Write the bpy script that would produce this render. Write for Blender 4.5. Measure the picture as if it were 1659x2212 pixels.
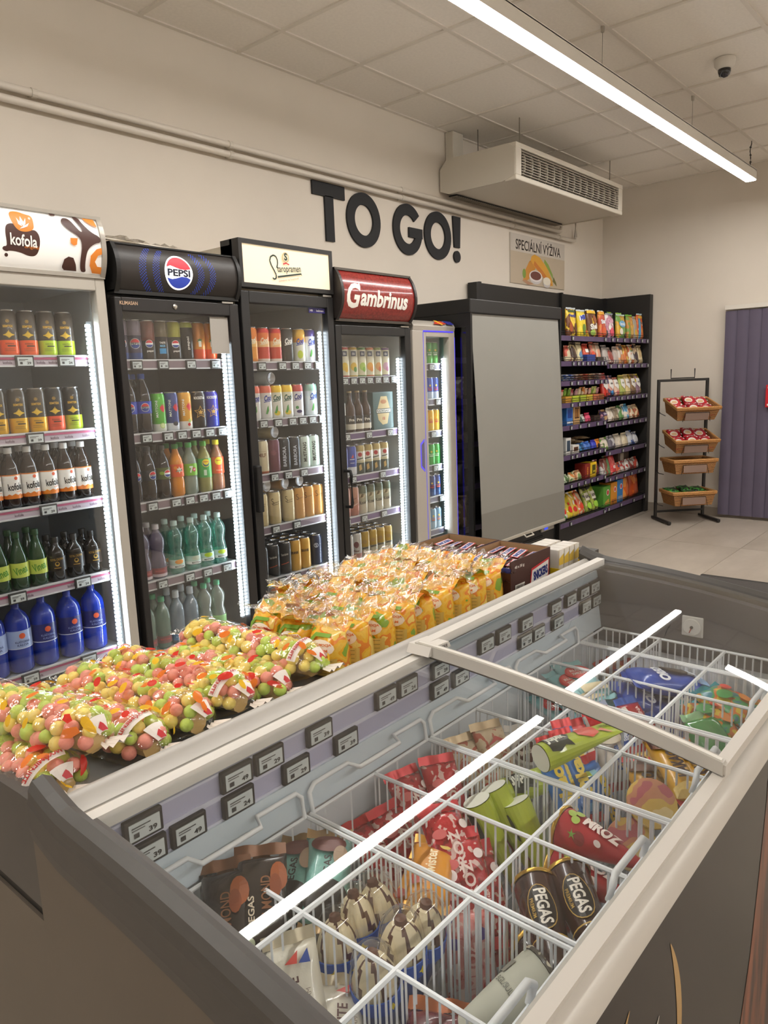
import bpy, bmesh, math, random
from mathutils import Matrix, Vector
from math import sin, cos, pi, radians
random.seed(7)
S = bpy.context.scene
COL = S.collection
for _o in list(bpy.data.objects): bpy.data.objects.remove(_o)

# ------------------------------------------------------------------ camera
cam_d = bpy.data.cameras.new('camera'); cam = bpy.data.objects.new('camera', cam_d); COL.objects.link(cam)
yaw, pit, rol = radians(40.72041), radians(-10.04638), radians(2.1314)
_f = Vector((cos(pit)*cos(yaw), cos(pit)*sin(yaw), sin(pit)))
_r = Vector((sin(yaw), -cos(yaw), 0)); _d = _f.cross(_r)
_r2 = cos(rol)*_r + sin(rol)*_d; _d2 = -sin(rol)*_r + cos(rol)*_d
cam.matrix_world = Matrix(((_r2.x, -_d2.x, -_f.x, 0), (_r2.y, -_d2.y, -_f.y, 0), (_r2.z, -_d2.z, -_f.z, 1.42), (0, 0, 0, 1)))
cam_d.sensor_fit = 'HORIZONTAL'; cam_d.sensor_width = 36; cam_d.lens = 36*1610.22/1659
cam_d.clip_start = .02; cam_d.clip_end = 60
S.camera = cam

# ------------------------------------------------------------------ world, exposure, lamps' strengths
W = bpy.data.worlds.new('world'); S.world = W; W.use_nodes = True
W.node_tree.nodes['Background'].inputs[0].default_value = (.9, .86, .8, 1)
W.node_tree.nodes['Background'].inputs[1].default_value = .15
vs = S.view_settings
vs.view_transform = 'Standard'; vs.look = 'None'; vs.gamma = 1; vs.use_curve_mapping = False; vs.exposure = .84
LINE_LIGHT = 30.0         # the long ceiling luminaires
LINE_COL = (1, .972, .935)
LED_W = 34.0              # fridge led strips
LED_COL = (.80, .91, 1)
try: S.cycles.transparent_max_bounces = 32
except Exception: pass

# ------------------------------------------------------------------ materials
def lin(h):
    h = h.lstrip('#'); o = []
    for i in (0, 2, 4):
        v = int(h[i:i+2], 16)/255; o.append(v/12.92 if v <= .04045 else ((v+.055)/1.055)**2.4)
    return (*o, 1)
_M = {}
def newmat(n):
    m = bpy.data.materials.new(n); m.use_nodes = True
    return m, m.node_tree.nodes, m.node_tree.links, m.node_tree.nodes['Principled BSDF']
def pm(h, rough=.45, metal=0, coat=0, noise=0, scale=30, bump=0, spec=.5):
    k = (h, rough, metal, coat, noise, scale, bump, spec)
    if k in _M: return _M[k]
    m, N, L, b = newmat('mat_%s_%d' % (h.lstrip('#'), len(_M)))
    b.inputs['Base Color'].default_value = lin(h); b.inputs['Roughness'].default_value = rough
    b.inputs['Metallic'].default_value = metal; b.inputs['Coat Weight'].default_value = coat
    b.inputs['Specular IOR Level'].default_value = spec
    if noise or bump:
        t = N.new('ShaderNodeTexCoord'); n = N.new('ShaderNodeTexNoise'); n.inputs['Scale'].default_value = scale; n.inputs['Detail'].default_value = 6
        L.new(t.outputs['Object'], n.inputs['Vector'])
        if noise:
            r = N.new('ShaderNodeValToRGB'); c = lin(h)
            r.color_ramp.elements[0].position = .3; r.color_ramp.elements[1].position = .7
            r.color_ramp.elements[0].color = (*[v*(1-noise) for v in c[:3]], 1); r.color_ramp.elements[1].color = (*[min(1, v*(1+noise)) for v in c[:3]], 1)
            L.new(n.outputs['Fac'], r.inputs['Fac']); L.new(r.outputs['Color'], b.inputs['Base Color'])
        if bump:
            u = N.new('ShaderNodeBump'); u.inputs['Strength'].default_value = bump; u.inputs['Distance'].default_value = .004
            L.new(n.outputs['Fac'], u.inputs['Height']); L.new(u.outputs['Normal'], b.inputs['Normal'])
    _M[k] = m; return m
def multi(name, cols, scale=20, rough=.3, coat=.3, vor=True, dist=.5, bump=.15, stretch=(1, 1, 1)):
    """printed film: organic patches of flat colours"""
    k = ('multi', name)
    if k in _M: return _M[k]
    m, N, L, b = newmat('print_'+name)
    t = N.new('ShaderNodeTexCoord'); mp = N.new('ShaderNodeMapping'); mp.inputs['Scale'].default_value = stretch
    oi = N.new('ShaderNodeObjectInfo')
    L.new(t.outputs['Object'], mp.inputs['Vector'])
    nz = N.new('ShaderNodeTexNoise'); nz.inputs['Scale'].default_value = scale; nz.inputs['Detail'].default_value = 1.5; nz.noise_dimensions = '4D'
    mu = N.new('ShaderNodeMath'); mu.operation = 'MULTIPLY'; mu.inputs[1].default_value = 40
    L.new(oi.outputs['Random'], mu.inputs[0]); L.new(mu.outputs[0], nz.inputs['W'])
    L.new(mp.outputs['Vector'], nz.inputs['Vector'])
    r = N.new('ShaderNodeValToRGB'); r.color_ramp.interpolation = 'CONSTANT'
    e = r.color_ramp.elements
    n = len(cols); pos = [0] + [.5+.32*((i/(n-1))*2-1)*.62 if n > 2 else .5 for i in range(1, n)]
    e[0].position = 0; e[0].color = lin(cols[0]); e[1].position = .38 if n > 2 else .5; e[1].color = lin(cols[1])
    for i in range(2, n):
        x = e.new(.38+.24*(i-1)/(n-1)*1.1); x.color = lin(cols[i])
    L.new(nz.outputs['Fac'], r.inputs['Fac']); L.new(r.outputs['Color'], b.inputs['Base Color'])
    b.inputs['Roughness'].default_value = rough; b.inputs['Coat Weight'].default_value = coat; b.inputs['Coat Roughness'].default_value = .1
    if bump:
        n2 = N.new('ShaderNodeTexNoise'); n2.inputs['Scale'].default_value = 45; n2.inputs['Detail'].default_value = 3
        L.new(t.outputs['Object'], n2.inputs['Vector'])
        u = N.new('ShaderNodeBump'); u.inputs['Strength'].default_value = bump; u.inputs['Distance'].default_value = .01
        L.new(n2.outputs['Fac'], u.inputs['Height']); L.new(u.outputs['Normal'], b.inputs['Normal'])
    _M[k] = m; return m
def emit(name, h, s):
    k = ('emit', name)
    if k in _M: return _M[k]
    m, N, L, b = newmat(name); c = lin(h) if isinstance(h, str) else (*h, 1)
    b.inputs['Base Color'].default_value = c; b.inputs['Emission Color'].default_value = c; b.inputs['Emission Strength'].default_value = s
    _M[k] = m; return m
def film(name, tint='#ffffff', refl=.05, graz=.6, rough=.02, body=0, bump=0, bscale=30):
    """clear sheet: transparent with a glossy reflection growing to grazing angles; body = share of matt tint"""
    k = ('film', name)
    if k in _M: return _M[k]
    m, N, L, b = newmat(name); out = N['Material Output']
    tr = N.new('ShaderNodeBsdfTransparent'); tr.inputs[0].default_value = lin(tint)
    gl = N.new('ShaderNodeBsdfGlossy'); gl.inputs['Roughness'].default_value = rough; gl.inputs[0].default_value = (1, 1, 1, 1)
    lw = N.new('ShaderNodeLayerWeight'); lw.inputs[0].default_value = .5
    pw = N.new('ShaderNodeMath'); pw.operation = 'POWER'; pw.inputs[1].default_value = 3.5
    ml = N.new('ShaderNodeMath'); ml.operation = 'MULTIPLY_ADD'; ml.inputs[1].default_value = graz; ml.inputs[2].default_value = refl
    L.new(lw.outputs['Facing'], pw.inputs[0]); L.new(pw.outputs[0], ml.inputs[0])
    mx = N.new('ShaderNodeMixShader'); L.new(ml.outputs[0], mx.inputs[0])
    src = tr.outputs[0]
    if body:
        df = N.new('ShaderNodeBsdfDiffuse'); df.inputs[0].default_value = lin(tint)
        m2 = N.new('ShaderNodeMixShader'); m2.inputs[0].default_value = body
        L.new(tr.outputs[0], m2.inputs[1]); L.new(df.outputs[0], m2.inputs[2]); src = m2.outputs[0]
    L.new(src, mx.inputs[1]); L.new(gl.outputs[0], mx.inputs[2]); L.new(mx.outputs[0], out.inputs['Surface'])
    if bump:
        t = N.new('ShaderNodeTexCoord'); n = N.new('ShaderNodeTexNoise'); n.inputs['Scale'].default_value = bscale; n.inputs['Detail'].default_value = 3
        u = N.new('ShaderNodeBump'); u.inputs['Strength'].default_value = bump; u.inputs['Distance'].default_value = .01
        L.new(t.outputs['Object'], n.inputs['Vector']); L.new(n.outputs['Fac'], u.inputs['Height']); L.new(u.outputs['Normal'], gl.inputs['Normal'])
    N.remove(b); _M[k] = m; return m
def liquid(h, a=.55): return film('liquid_'+h+str(a), h, .05, .5, .06, body=a)

# ------------------------------------------------------------------ mesh building
class MB:
    def __init__(s): s.v = []; s.f = []; s.m = []; s.mats = []
    def mi(s, mat):
        if mat not in s.mats: s.mats.append(mat)
        return s.mats.index(mat)
    def face(s, pts, mat):
        k = len(s.v); s.v += [tuple(p) for p in pts]; s.f.append(tuple(range(k, k+len(pts)))); s.m.append(s.mi(mat)); return s
    def box(s, x0, y0, z0, x1, y1, z1, mat, b=0):
        if x0 > x1: x0, x1 = x1, x0
        if y0 > y1: y0, y1 = y1, y0
        if z0 > z1: z0, z1 = z1, z0
        if b:
            b = min(b, (x1-x0)*.45, (y1-y0)*.45, (z1-z0)*.45)
            bm = bmesh.new(); bmesh.ops.create_cube(bm, size=1)
            for v in bm.verts: v.co = Vector((x0+(v.co.x+.5)*(x1-x0), y0+(v.co.y+.5)*(y1-y0), z0+(v.co.z+.5)*(z1-z0)))
            bmesh.ops.bevel(bm, geom=bm.edges[:], offset=b, segments=2, affect='EDGES', profile=.5)
            s.add_bm(bm, mat); bm.free(); return s
        k = len(s.v); m = s.mi(mat)
        s.v += [(x0, y0, z0), (x1, y0, z0), (x1, y1, z0), (x0, y1, z0), (x0, y0, z1), (x1, y0, z1), (x1, y1, z1), (x0, y1, z1)]
        for q in ((3, 2, 1, 0), (4, 5, 6, 7), (0, 1, 5, 4), (1, 2, 6, 5), (2, 3, 7, 6), (3, 0, 4, 7)):
            s.f.append(tuple(k+i for i in q)); s.m.append(m)
        return s
    def add_bm(s, bm, mat):
        k = len(s.v); bm.verts.index_update(); m = s.mi(mat)
        s.v += [tuple(v.co) for v in bm.verts]
        for f in bm.faces: s.f.append(tuple(k+v.index for v in f.verts)); s.m.append(m)
    def prism(s, pts, mat, axis='x', a=0, b=1):
        """polygon pts (2-D) extruded along axis from a to b.  x: pts=(y,z)  y: pts=(x,z)  z: pts=(x,y)"""
        f = {'x': lambda p, t: (t, p[0], p[1]), 'y': lambda p, t: (p[0], t, p[1]), 'z': lambda p, t: (p[0], p[1], t)}[axis]
        k = len(s.v); n = len(pts); m = s.mi(mat)
        s.v += [f(p, a) for p in pts] + [f(p, b) for p in pts]
        s.f.append(tuple(range(k, k+n))); s.f.append(tuple(range(k+2*n-1, k+n-1, -1))); s.m += [m, m]
        for i in range(n):
            j = (i+1) % n; s.f.append((k+i, k+n+i, k+n+j, k+j)); s.m.append(m)
        return s
    def tube(s, pts, r, mat, n=6, closed=False):
        P = [Vector(p) for p in pts]; m = s.mi(mat); k = len(s.v); c = len(P)
        for i, p in enumerate(P):
            a = P[i-1] if i > 0 or closed else p; b = P[(i+1) % c] if i < c-1 or closed else p
            d = (b-a).normalized()
            u = d.cross(Vector((0, 0, 1)));
            if u.length < 1e-3: u = d.cross(Vector((0, 1, 0)))
            u.normalize(); w = d.cross(u)
            rr = r[i] if isinstance(r, (list, tuple)) else r
            for q in range(n):
                t = 2*pi*q/n; s.v.append(tuple(p+rr*(cos(t)*u+sin(t)*w)))
        for i in range(c if closed else c-1):
            for q in range(n):
                a = k+i*n; b = k+((i+1) % c)*n
                s.f.append((a+q, a+(q+1) % n, b+(q+1) % n, b+q)); s.m.append(m)
        if not closed:
            s.f.append(tuple(range(k+n-1, k-1, -1))); s.f.append(tuple(range(k+(c-1)*n, k+c*n))); s.m += [m, m]
        return s
    def lathe(s, prof, mats, n=20, o=(0, 0, 0), a0=0, a1=2*pi):
        """prof: list of (r,z); mats: one material or one per segment"""
        k = len(s.v); full = abs(a1-a0-2*pi) < 1e-6; nn = n if full else n+1
        for r, z in prof:
            for q in range(nn):
                t = a0+(a1-a0)*q/n; s.v.append((o[0]+r*cos(t), o[1]+r*sin(t), o[2]+z))
        for i in range(len(prof)-1):
            mt = s.mi(mats[i] if isinstance(mats, (list, tuple)) else mats)
            for q in range(n):
                q2 = (q+1) % nn; a = k+i*nn; b = a+nn
                s.f.append((a+q, a+q2, b+q2, b+q)); s.m.append(mt)
        return s
    def mesh(s, name, smooth=False, ang=38):
        me = bpy.data.meshes.new(name); me.from_pydata(s.v, [], s.f)
        for m in s.mats: me.materials.append(m)
        me.polygons.foreach_set('material_index', s.m)
        if smooth:
            me.polygons.foreach_set('use_smooth', [True]*len(s.f))
            me.set_sharp_from_angle(angle=radians(ang))
        me.update(); return me
def obj(name, me, parent=None, loc=(0, 0, 0), rot=(0, 0, 0), label=None, cat=None, group=None, kind=None, smooth=False, ang=38, scale=None):
    if isinstance(me, MB): me = me.mesh(name, smooth, ang)
    o = bpy.data.objects.new(name, me); COL.objects.link(o)
    o.location = loc; o.rotation_euler = rot
    if scale: o.scale = scale
    if parent: o.parent = parent
    if label: o['label'] = label if len(label.split()) <= 16 else label.replace(' shelf in the ', ' shelf, ')
    if cat: o['category'] = cat
    if group: o['group'] = group
    if kind: o['kind'] = kind
    return o
def thing(name, label, cat, loc=(0, 0, 0), rot=(0, 0, 0), group=None): return obj(name, None, None, loc, rot, label, cat, group)
def place(p, loc, rot=(0, 0, 0), label=None, group=None, scale=None):
    """p: prototype dict(name, cat, mesh, parts=[(name, mesh, [sub parts])])"""
    o = obj(p['name'], p['mesh'], None, loc, rot, label or p.get('label'), p['cat'], group or p.get('group'), scale=scale)
    def kids(par, L):
        for q in L:
            c = obj(q[0], q[1], par)
            if len(q) > 3 and q[3]: c['kind'] = q[3]
            if len(q) > 2: kids(c, q[2])
    kids(o, p.get('parts', [])); return o

# ------------------------------------------------------------------ lettering and flat print
_T = {}
def T(s, bold=.0):
    k = (s, bold)
    if k in _T: return _T[k]
    cu = bpy.data.curves.new('t', 'FONT'); cu.body = s; cu.size = 1; cu.resolution_u = 3; cu.offset = bold
    ob = bpy.data.objects.new('t', cu); COL.objects.link(ob)
    me = bpy.data.meshes.new_from_object(ob.evaluated_get(bpy.context.evaluated_depsgraph_get()))
    V = [(v.co.x, v.co.y) for v in me.vertices]; Fc = [tuple(p.vertices) for p in me.polygons]
    bpy.data.objects.remove(ob); bpy.data.curves.remove(cu); bpy.data.meshes.remove(me)
    if not V: V = [(0, 0)]
    x0 = min(v[0] for v in V); x1 = max(v[0] for v in V); y0 = min(v[1] for v in V); y1 = max(v[1] for v in V)
    _T[k] = ([((x-(x0+x1)/2), (y-(y0+y1)/2)) for x, y in V], Fc, x1-x0, y1-y0); return _T[k]
def circ(u, v, r, ry=None, n=20, a0=0, a1=2*pi):
    ry = ry or r; return [(u+r*cos(a0+(a1-a0)*i/n), v+ry*sin(a0+(a1-a0)*i/n)) for i in range(n)]
def soft(pts, n=2):
    for _ in range(n): pts = [q for a, b in zip(pts, pts[1:]+pts[:1]) for q in ((.75*a[0]+.25*b[0], .75*a[1]+.25*b[1]), (.25*a[0]+.75*b[0], .25*a[1]+.75*b[1]))]
    return pts
def rect(u0, v0, u1, v1): return [(u0, v0), (u1, v0), (u1, v1), (u0, v1)]
def star(u, v, r, n=5, q=.45): return [(u+(r if i % 2 == 0 else r*q)*sin(pi*i/n), v+(r if i % 2 == 0 else r*q)*cos(pi*i/n)) for i in range(2*n)]
def decal(items, fmap, step=None, eps=.0006):
    """items: ('t',text,width,u,v,col[,rot,bold,height,shear]) | ('p',pts,col) -> one MB.  fmap(u,v,e)->xyz"""
    mb = MB()
    for li, it in enumerate(items):
        bm = bmesh.new()
        if it[0] == 't':
            _, s, w, u, v, colr = it[:6]; rot = it[6] if len(it) > 6 else 0; bold = it[7] if len(it) > 7 else .015
            V, Fc, tw, th = T(s, bold); k = w/max(tw, .01); ky = (it[8]/max(th, .01)) if len(it) > 8 and it[8] else k
            sh = it[9] if len(it) > 9 else 0
            bv = [bm.verts.new((u+(x*k+y*ky*sh)*cos(rot)-y*ky*sin(rot), v+(x*k+y*ky*sh)*sin(rot)+y*ky*cos(rot), 0)) for x, y in V]
            for f in Fc:
                try: bm.faces.new([bv[i] for i in f])
                except ValueError: pass
        else:
            colr = it[2]; bm.faces.new([bm.verts.new((p[0], p[1], 0)) for p in it[1]])
            bmesh.ops.triangulate(bm, faces=bm.faces[:])
        if step:
            for ax in (0, 1):
                st = step[ax]
                if not st: continue
                vals = [w.co[ax] for w in bm.verts]; a, b = min(vals), max(vals)
                q = math.ceil(a/st)*st
                while q < b:
                    no = [0, 0, 0]; no[ax] = 1; co = [0, 0, 0]; co[ax] = q
                    bmesh.ops.bisect_plane(bm, geom=bm.verts[:]+bm.edges[:]+bm.faces[:], plane_co=co, plane_no=no); q += st
        e = eps*(1+li*.6) if eps > 0 else 0
        for w in bm.verts: w.co = Vector(fmap(w.co.x, w.co.y, e))
        mt = colr if not isinstance(colr, str) else pm(colr, .4)
        mb.add_bm(bm, mt); bm.free()
    return mb
def on_front(y, x=0, z=0): return lambda u, v, e: (x+u, y-e, z+v)
def on_cyl(r, a=-pi/2): return lambda u, v, e: ((r+e)*cos(a+u/r), (r+e)*sin(a+u/r), v)
# ================================================================== the room
XW, YW, ZC = 7.50, 3.40, 3.185
XL, YF = -3.4, -3.6
wall_m = pm('#dad1c4', .85, noise=.02, scale=3, bump=.03)
def struct(name, mb, **k): return obj(name, mb, kind='structure', **k)
struct('wall_back', MB().box(XL-.1, YW, 0, XW+.1, YW+.12, ZC+.3, wall_m), label='cream plastered wall behind the row of fridges')
struct('wall_right', MB().box(XW, YF-.1, 0, XW+.12, YW, ZC+.3, wall_m), label='cream plastered end wall behind the basket rack')
struct('wall_left', MB().box(XL-.12, YF-.1, 0, XL, YW, ZC+.3, wall_m))
struct('wall_front', MB().box(XL, YF-.12, 0, XW, YF, ZC+.3, wall_m))
bb = pm('#9c9184', .5, noise=.06, scale=8)
struct('baseboard_right', MB().box(XW-.012, YF, 0, XW, YW, .085, bb))
struct('baseboard_back', MB().box(XL, YW-.012, 0, XW-.012, YW, .085, bb))
# floor: grey stone tiles 0.6 m wide with pale joints
grout = pm('#cfc6b8', .8)
fl = struct('floor', MB().box(XL-.1, YF-.1, -.12, XW+.1, YW+.1, -.004, grout), label='grey-beige stone tile floor with pale joints')
def floor_mat():
    m, N, L, b = newmat('floor_tile'); t = N.new('ShaderNodeTexCoord'); n = N.new('ShaderNodeTexNoise'); n.inputs['Scale'].default_value = 1.3; n.inputs['Detail'].default_value = 9; n.inputs['Roughness'].default_value = .62
    mp = N.new('ShaderNodeMapping'); mp.inputs['Scale'].default_value = (1, 2.2, 1)
    oi = N.new('ShaderNodeObjectInfo'); ad = N.new('ShaderNodeVectorMath'); ad.operation = 'MULTIPLY_ADD'; ad.inputs[1].default_value = (9, 9, 9)
    L.new(oi.outputs['Random'], ad.inputs[0]); L.new(t.outputs['Object'], ad.inputs[2]); L.new(ad.outputs[0], mp.inputs['Vector']); L.new(mp.outputs[0], n.inputs['Vector'])
    r = N.new('ShaderNodeValToRGB'); r.color_ramp.elements[0].position = .32; r.color_ramp.elements[1].position = .7
    r.color_ramp.elements[0].color = lin('#a69b8d'); r.color_ramp.elements[1].color = lin('#bfb4a6')
    L.new(n.outputs['Fac'], r.inputs['Fac']); L.new(r.outputs['Color'], b.inputs['Base Color']); b.inputs['Roughness'].default_value = .42
    return m
fm = floor_mat()
TX, TY = 1.2, .605
tile = MB().box(-TX/2+.002, -TY/2+.002, -.004, TX/2-.002, TY/2-.002, 0, fm).mesh('floor_tile')
y = 2.225+TY
while y > YF-.3:
    yy = y-TY/2+TY; x = XL
    i = 0
    while x < XW:
        x1 = min(x+TX, XW)
        obj('floor_tile', tile, fl, ((x+TX/2) if x+TX <= XW else XW-TX/2+.0, yy, -.00001*i), scale=None); i += 1
        x += TX
    y -= TY
    if yy-TY/2 < YF: break
# ceiling: lay-in tiles sitting 7 mm above a white tee grid
GX = [2.868+.592*k for k in range(-11, 9)]; GX = [XL]+[g for g in GX if XL+.1 < g < XW-.08]+[XW]
GY = [3.034-.606*k for k in range(0, 12)]; GY = [YW]+[g for g in GY if YF+.1 < g]+[YF]
ceil_m = pm('#efe9e0', .9, noise=.03, scale=60, bump=.06); rail_m = pm('#e0d9ce', .5)
ce = struct('ceiling', MB().box(XL-.1, YF-.1, ZC+.02, XW+.1, YW+.1, ZC+.14, ceil_m), label='suspended ceiling of square white lay-in tiles')
_tm = {}
for i in range(len(GX)-1):
    for j in range(len(GY)-1):
        w, d = GX[i+1]-GX[i], GY[j]-GY[j+1]; k = (round(w, 3), round(d, 3))
        if k not in _tm: _tm[k] = MB().box(-w/2+.006, -d/2+.006, 0, w/2-.006, d/2-.006, .016, ceil_m).mesh('ceiling_tile')
        obj('ceiling_tile', _tm[k], ce, ((GX[i]+GX[i+1])/2, (GY[j]+GY[j+1])/2, ZC+random.uniform(0, .0015)))
for g in GX: obj('grid_rail', MB().box(-.012, YF, -.007, .012, YW, .012, rail_m), ce, (min(max(g, XL+.012), XW-.012), 0, ZC))
for g in GY: obj('grid_rail', MB().box(XL, -.012, -.0065, XW, .012, .0115, rail_m), ce, (0, min(max(g, YF+.012), YW-.012), ZC))

# ------------------------------------------------------------------ line lights hung from the ceiling
def line_light(y, x0, x1, label, wires, cable=None, rot=0, at=None):
    t = thing('line_light', label, 'light', at or ((x0+x1)/2, y, 2.885), (0, 0, rot)); h = (x1-x0)/2
    wm = pm('#e6e2da', .35); 
    obj('housing', MB().box(-h, -.042, .006, h, -.034, .075, wm).box(-h, .034, .006, h, .042, .075, wm).box(-h, -.042, .07, h, .042, .08, wm).box(-h-.002, -.042, .0, -h+.003, .042, .08, wm).box(h-.003, -.042, 0, h+.002, .042, .08, wm), t)
    obj('diffuser', MB().box(-h+.003, -.034, -.002, h-.003, .034, .012, emit('diffuser', LINE_COL, LINE_LIGHT)), t)
    for x in wires:
        w = obj('suspension_wire', MB().tube([(0, 0, 0), (0, 0, .218)], .0012, pm('#8d8880', .4, .6)), t, (x-(x0+x1)/2, 0, .08))
        obj('ceiling_cup', MB().lathe([(0, -.03), (.009, -.03), (.011, 0), (0, 0)], pm('#b8b2a8', .35, .7), 10), w, (0, 0, .216))
        obj('wire_clip', MB().box(-.02, -.012, 0, .02, .012, .012, pm('#a8a298', .35, .6), .002), w)
    if cable:
        p = [(cable-(x0+x1)/2+.008*sin(q*1.9), .004*cos(q*1.3), .08+q*.0275) for q in range(9)]
        c = obj('power_cable', MB().tube(p, .004, pm('#1b1917', .5), 6), t)
        for q in (2, 4, 6): obj('cable_tie', MB().box(-.008, -.006, -.003, .012, .006, .003, pm('#141312', .5)), c, p[q])
line_light(1.832, -2.6, 6.80, 'long white pendant strip light nearest the fridges', (-2, -.6, .62, 2.0, 4.006, 5.39), 6.757)
line_light(0, -2.1, 2.1, 'white pendant strip light hung crosswise near the end wall', (-1.8, -.4, 1.0, 1.9), rot=pi/2, at=(5.95, -1.15, 2.885))
line_light(-2.1, -2.6, 5.2, 'unseen pendant strip light added for ambient light along the far side of the shop', (-2, 0, 2, 4))  # out of view, added to fill the room with ambient light

# ------------------------------------------------------------------ security camera on the ceiling
t = thing('security_camera', 'small white dome security camera on the ceiling', 'camera', (4.93, 1.50, ZC-.001))
wm = pm('#d9d4cb', .4)
obj('base', MB().lathe([(0, 0), (.058, 0), (.06, -.012), (.056, -.035), (.045, -.05), (.036, -.056), (0, -.056)], wm, 28), t, smooth=True)
d = obj('dome', MB().lathe([(.035, -.054), (.035, -.07), (.03, -.086), (.018, -.097), (0, -.101)], pm('#17161a', .08, coat=.5), 24), t, smooth=True)
obj('lens', MB().lathe([(0, 0), (.011, 0), (.011, -.006), (.0, -.008)], pm('#4a4550', .1), 16), d, (-.02, -.016, -.084), (.5, -.9, 0))
obj('visor', MB().lathe([(.0365, -.056), (.0365, -.072), (.03, -.0885)], wm, 12, a0=.3, a1=2.2), d, smooth=True)

# ------------------------------------------------------------------ ceiling air conditioner
AX0, AX1, AYF, AYB, AZ0, AZ1 = 4.70, 6.46, 2.765, 3.385, 2.735, 2.962
ac_m = pm('#d8d1c3', .45); ac2 = pm('#cfc8ba', .5); dark = pm('#171615', .6)
t = thing('air_conditioner', 'long cream ceiling air conditioner with grille hung beside the end wall', 'air conditioner', ((AX0+AX1)/2, AYB, AZ0))
hx = (AX1-AX0)/2; dy = AYF-AYB; hz = AZ1-AZ0
body = [(0, .03), (-.06, .0), (dy+.06, .0), (dy+.02, .015), (dy+.02, hz-.02), (dy+.04, hz), (-.05, hz), (0, hz-.06)]
obj('casing', MB().prism(body, ac_m, 'x', -hx+.012, hx-.012), t)
for s in (-1, 1):
    e = obj('end_panel', MB().prism([(p[0]*1.0, p[1]) for p in [(.0, .02), (-.07, -.006), (dy+.1, -.006), (dy, .02), (dy, hz-.03), (dy+.05, hz+.004), (-.06, hz+.004), (0, hz-.06)]], ac2, 'x', s*(hx-.013), s*(hx+.004)), t)
obj('top_lip', MB().box(-hx, dy-.012, hz-.028, hx, dy+.07, hz+.006, ac_m, .006), t)
obj('bottom_lip', MB().box(-hx, dy-.012, -.008, hx, dy+.08, .028, ac_m, .008), t)
for s in (-1, 1): obj('corner_block', MB().box(s*hx, dy-.01, .026, s*(hx-.075), dy+.06, hz-.026, ac_m, .006), t)
# grille
g = obj('grille', MB().box(-hx+.075, dy+.014, .03, hx-.075, dy+.03, hz-.03, dark), t)
sl = MB().box(-hx+.078, -.004, -.0022, hx-.078, .012, .0022, pm('#bdb6a8', .5)).mesh('slat')
for k in range(9): obj('slat', sl, g, (0, dy-.004, .042+k*(hz-.084)/8))
for k in range(15):
    x = -hx+.13+k*(2*hx-.26)/14
    obj('vane', MB().prism([(dy+.012, .034), (dy-.006, hz/2-.04), (dy-.006, hz/2+.04), (dy+.012, hz-.034)], pm('#c8c1b3', .5), 'x', -.003, .003), g, (x, 0, 0))
ig = obj('intake_grille', MB().box(-hx+.06, -.10, -.010, hx-.06, -.03, -.002, dark), t)
fin = MB().box(-.004, -.098, -.014, .004, -.032, -.004, pm('#a89f92', .5)).mesh('intake_fin')
for k in range(62): obj('intake_fin', fin, ig, (-hx+.075+k*(2*hx-.15)/61, 0, 0))
for x, yv in ((4.92-.5*(AX0+AX1), 2.855-AYB), (4.92-.5*(AX0+AX1), 3.2-AYB), (6.42-.5*(AX0+AX1), 2.855-AYB), (6.42-.5*(AX0+AX1), 3.2-AYB)):
    obj('hanger_rod', MB().tube([(x, yv, hz-.01), (x, yv, ZC-AZ0)], .004, pm('#8c867c', .35, .8)), t)
obj('duct', MB().box(-hx+.085, -.06, hz-.05, -hx+.215, .012, ZC-AZ0-.005, ac2, .006), t)

# ------------------------------------------------------------------ pipes along the wall
pw = pm('#d8d0c4', .35, coat=.2)
def pipe(pts, label): 
    t = obj('wall_pipe', MB().tube(pts, .0165, pw, 12), None, label=label, cat='pipe', group='white pipes along the fridge wall', smooth=True); return t
PY = YW-.036
up = pipe([(-3.3, PY, 2.689), (6.50, PY, 2.689), (6.525, PY, 2.70), (6.535, PY, 2.725), (6.535, PY, 2.742)], 'upper of two white pipes running along the fridge wall')
lo = pipe([(-3.3, PY, 2.640), (6.79, PY, 2.640), (6.815, PY, 2.650), (6.825, PY, 2.675), (6.825, PY, 2.86), (6.79, PY, 2.89), (6.44, PY-.03, 2.89)], 'lower of two white pipes running along the fridge wall')
for x, par, z in ((.35, up, 2.689), (1.70, up, 2.689), (2.755, up, 2.689), (2.755, lo, 2.64), (4.22, up, 2.689), (4.22, lo, 2.64), (5.70, up, 2.689), (5.70, lo, 2.64), (6.50, lo, 2.64)):
    obj('pipe_clip', MB().tube([(x-.012, PY, z), (x+.012, PY, z)], .0205, pm('#d2cabd', .4), 12).box(x-.01, PY, z-.012, x+.01, YW, z+.012, pm('#d2cabd', .4)), par)

# ------------------------------------------------------------------ black raised letters TO GO!
bk = pm('#18181a', .7); LY = YW-.014
def letter(ch, polys, x0, x1, label):
    m = MB()
    for pts in polys:
        if isinstance(pts, tuple):        # ring (outer, inner)
            a, b = pts; n = len(a)
            for i in range(n):
                j = (i+1) % n
                for q in ((a[i], a[j], b[j], b[i]),):
                    m.face([(p[0], LY, p[1]) for p in q], bk)
                m.face([(a[i][0], LY, a[i][1]), (a[i][0], YW, a[i][1]), (a[j][0], YW, a[j][1]), (a[j][0], LY, a[j][1])], bk)
                m.face([(b[i][0], LY, b[i][1]), (b[j][0], LY, b[j][1]), (b[j][0], YW, b[j][1]), (b[i][0], YW, b[i][1])], bk)
        else: m.prism(pts, bk, 'y', LY, YW-.001)
    obj('wall_letter', m, label=label, cat='letter', group='black letters on the fridge wall')
z0, z1 = 2.283, 2.617
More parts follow.
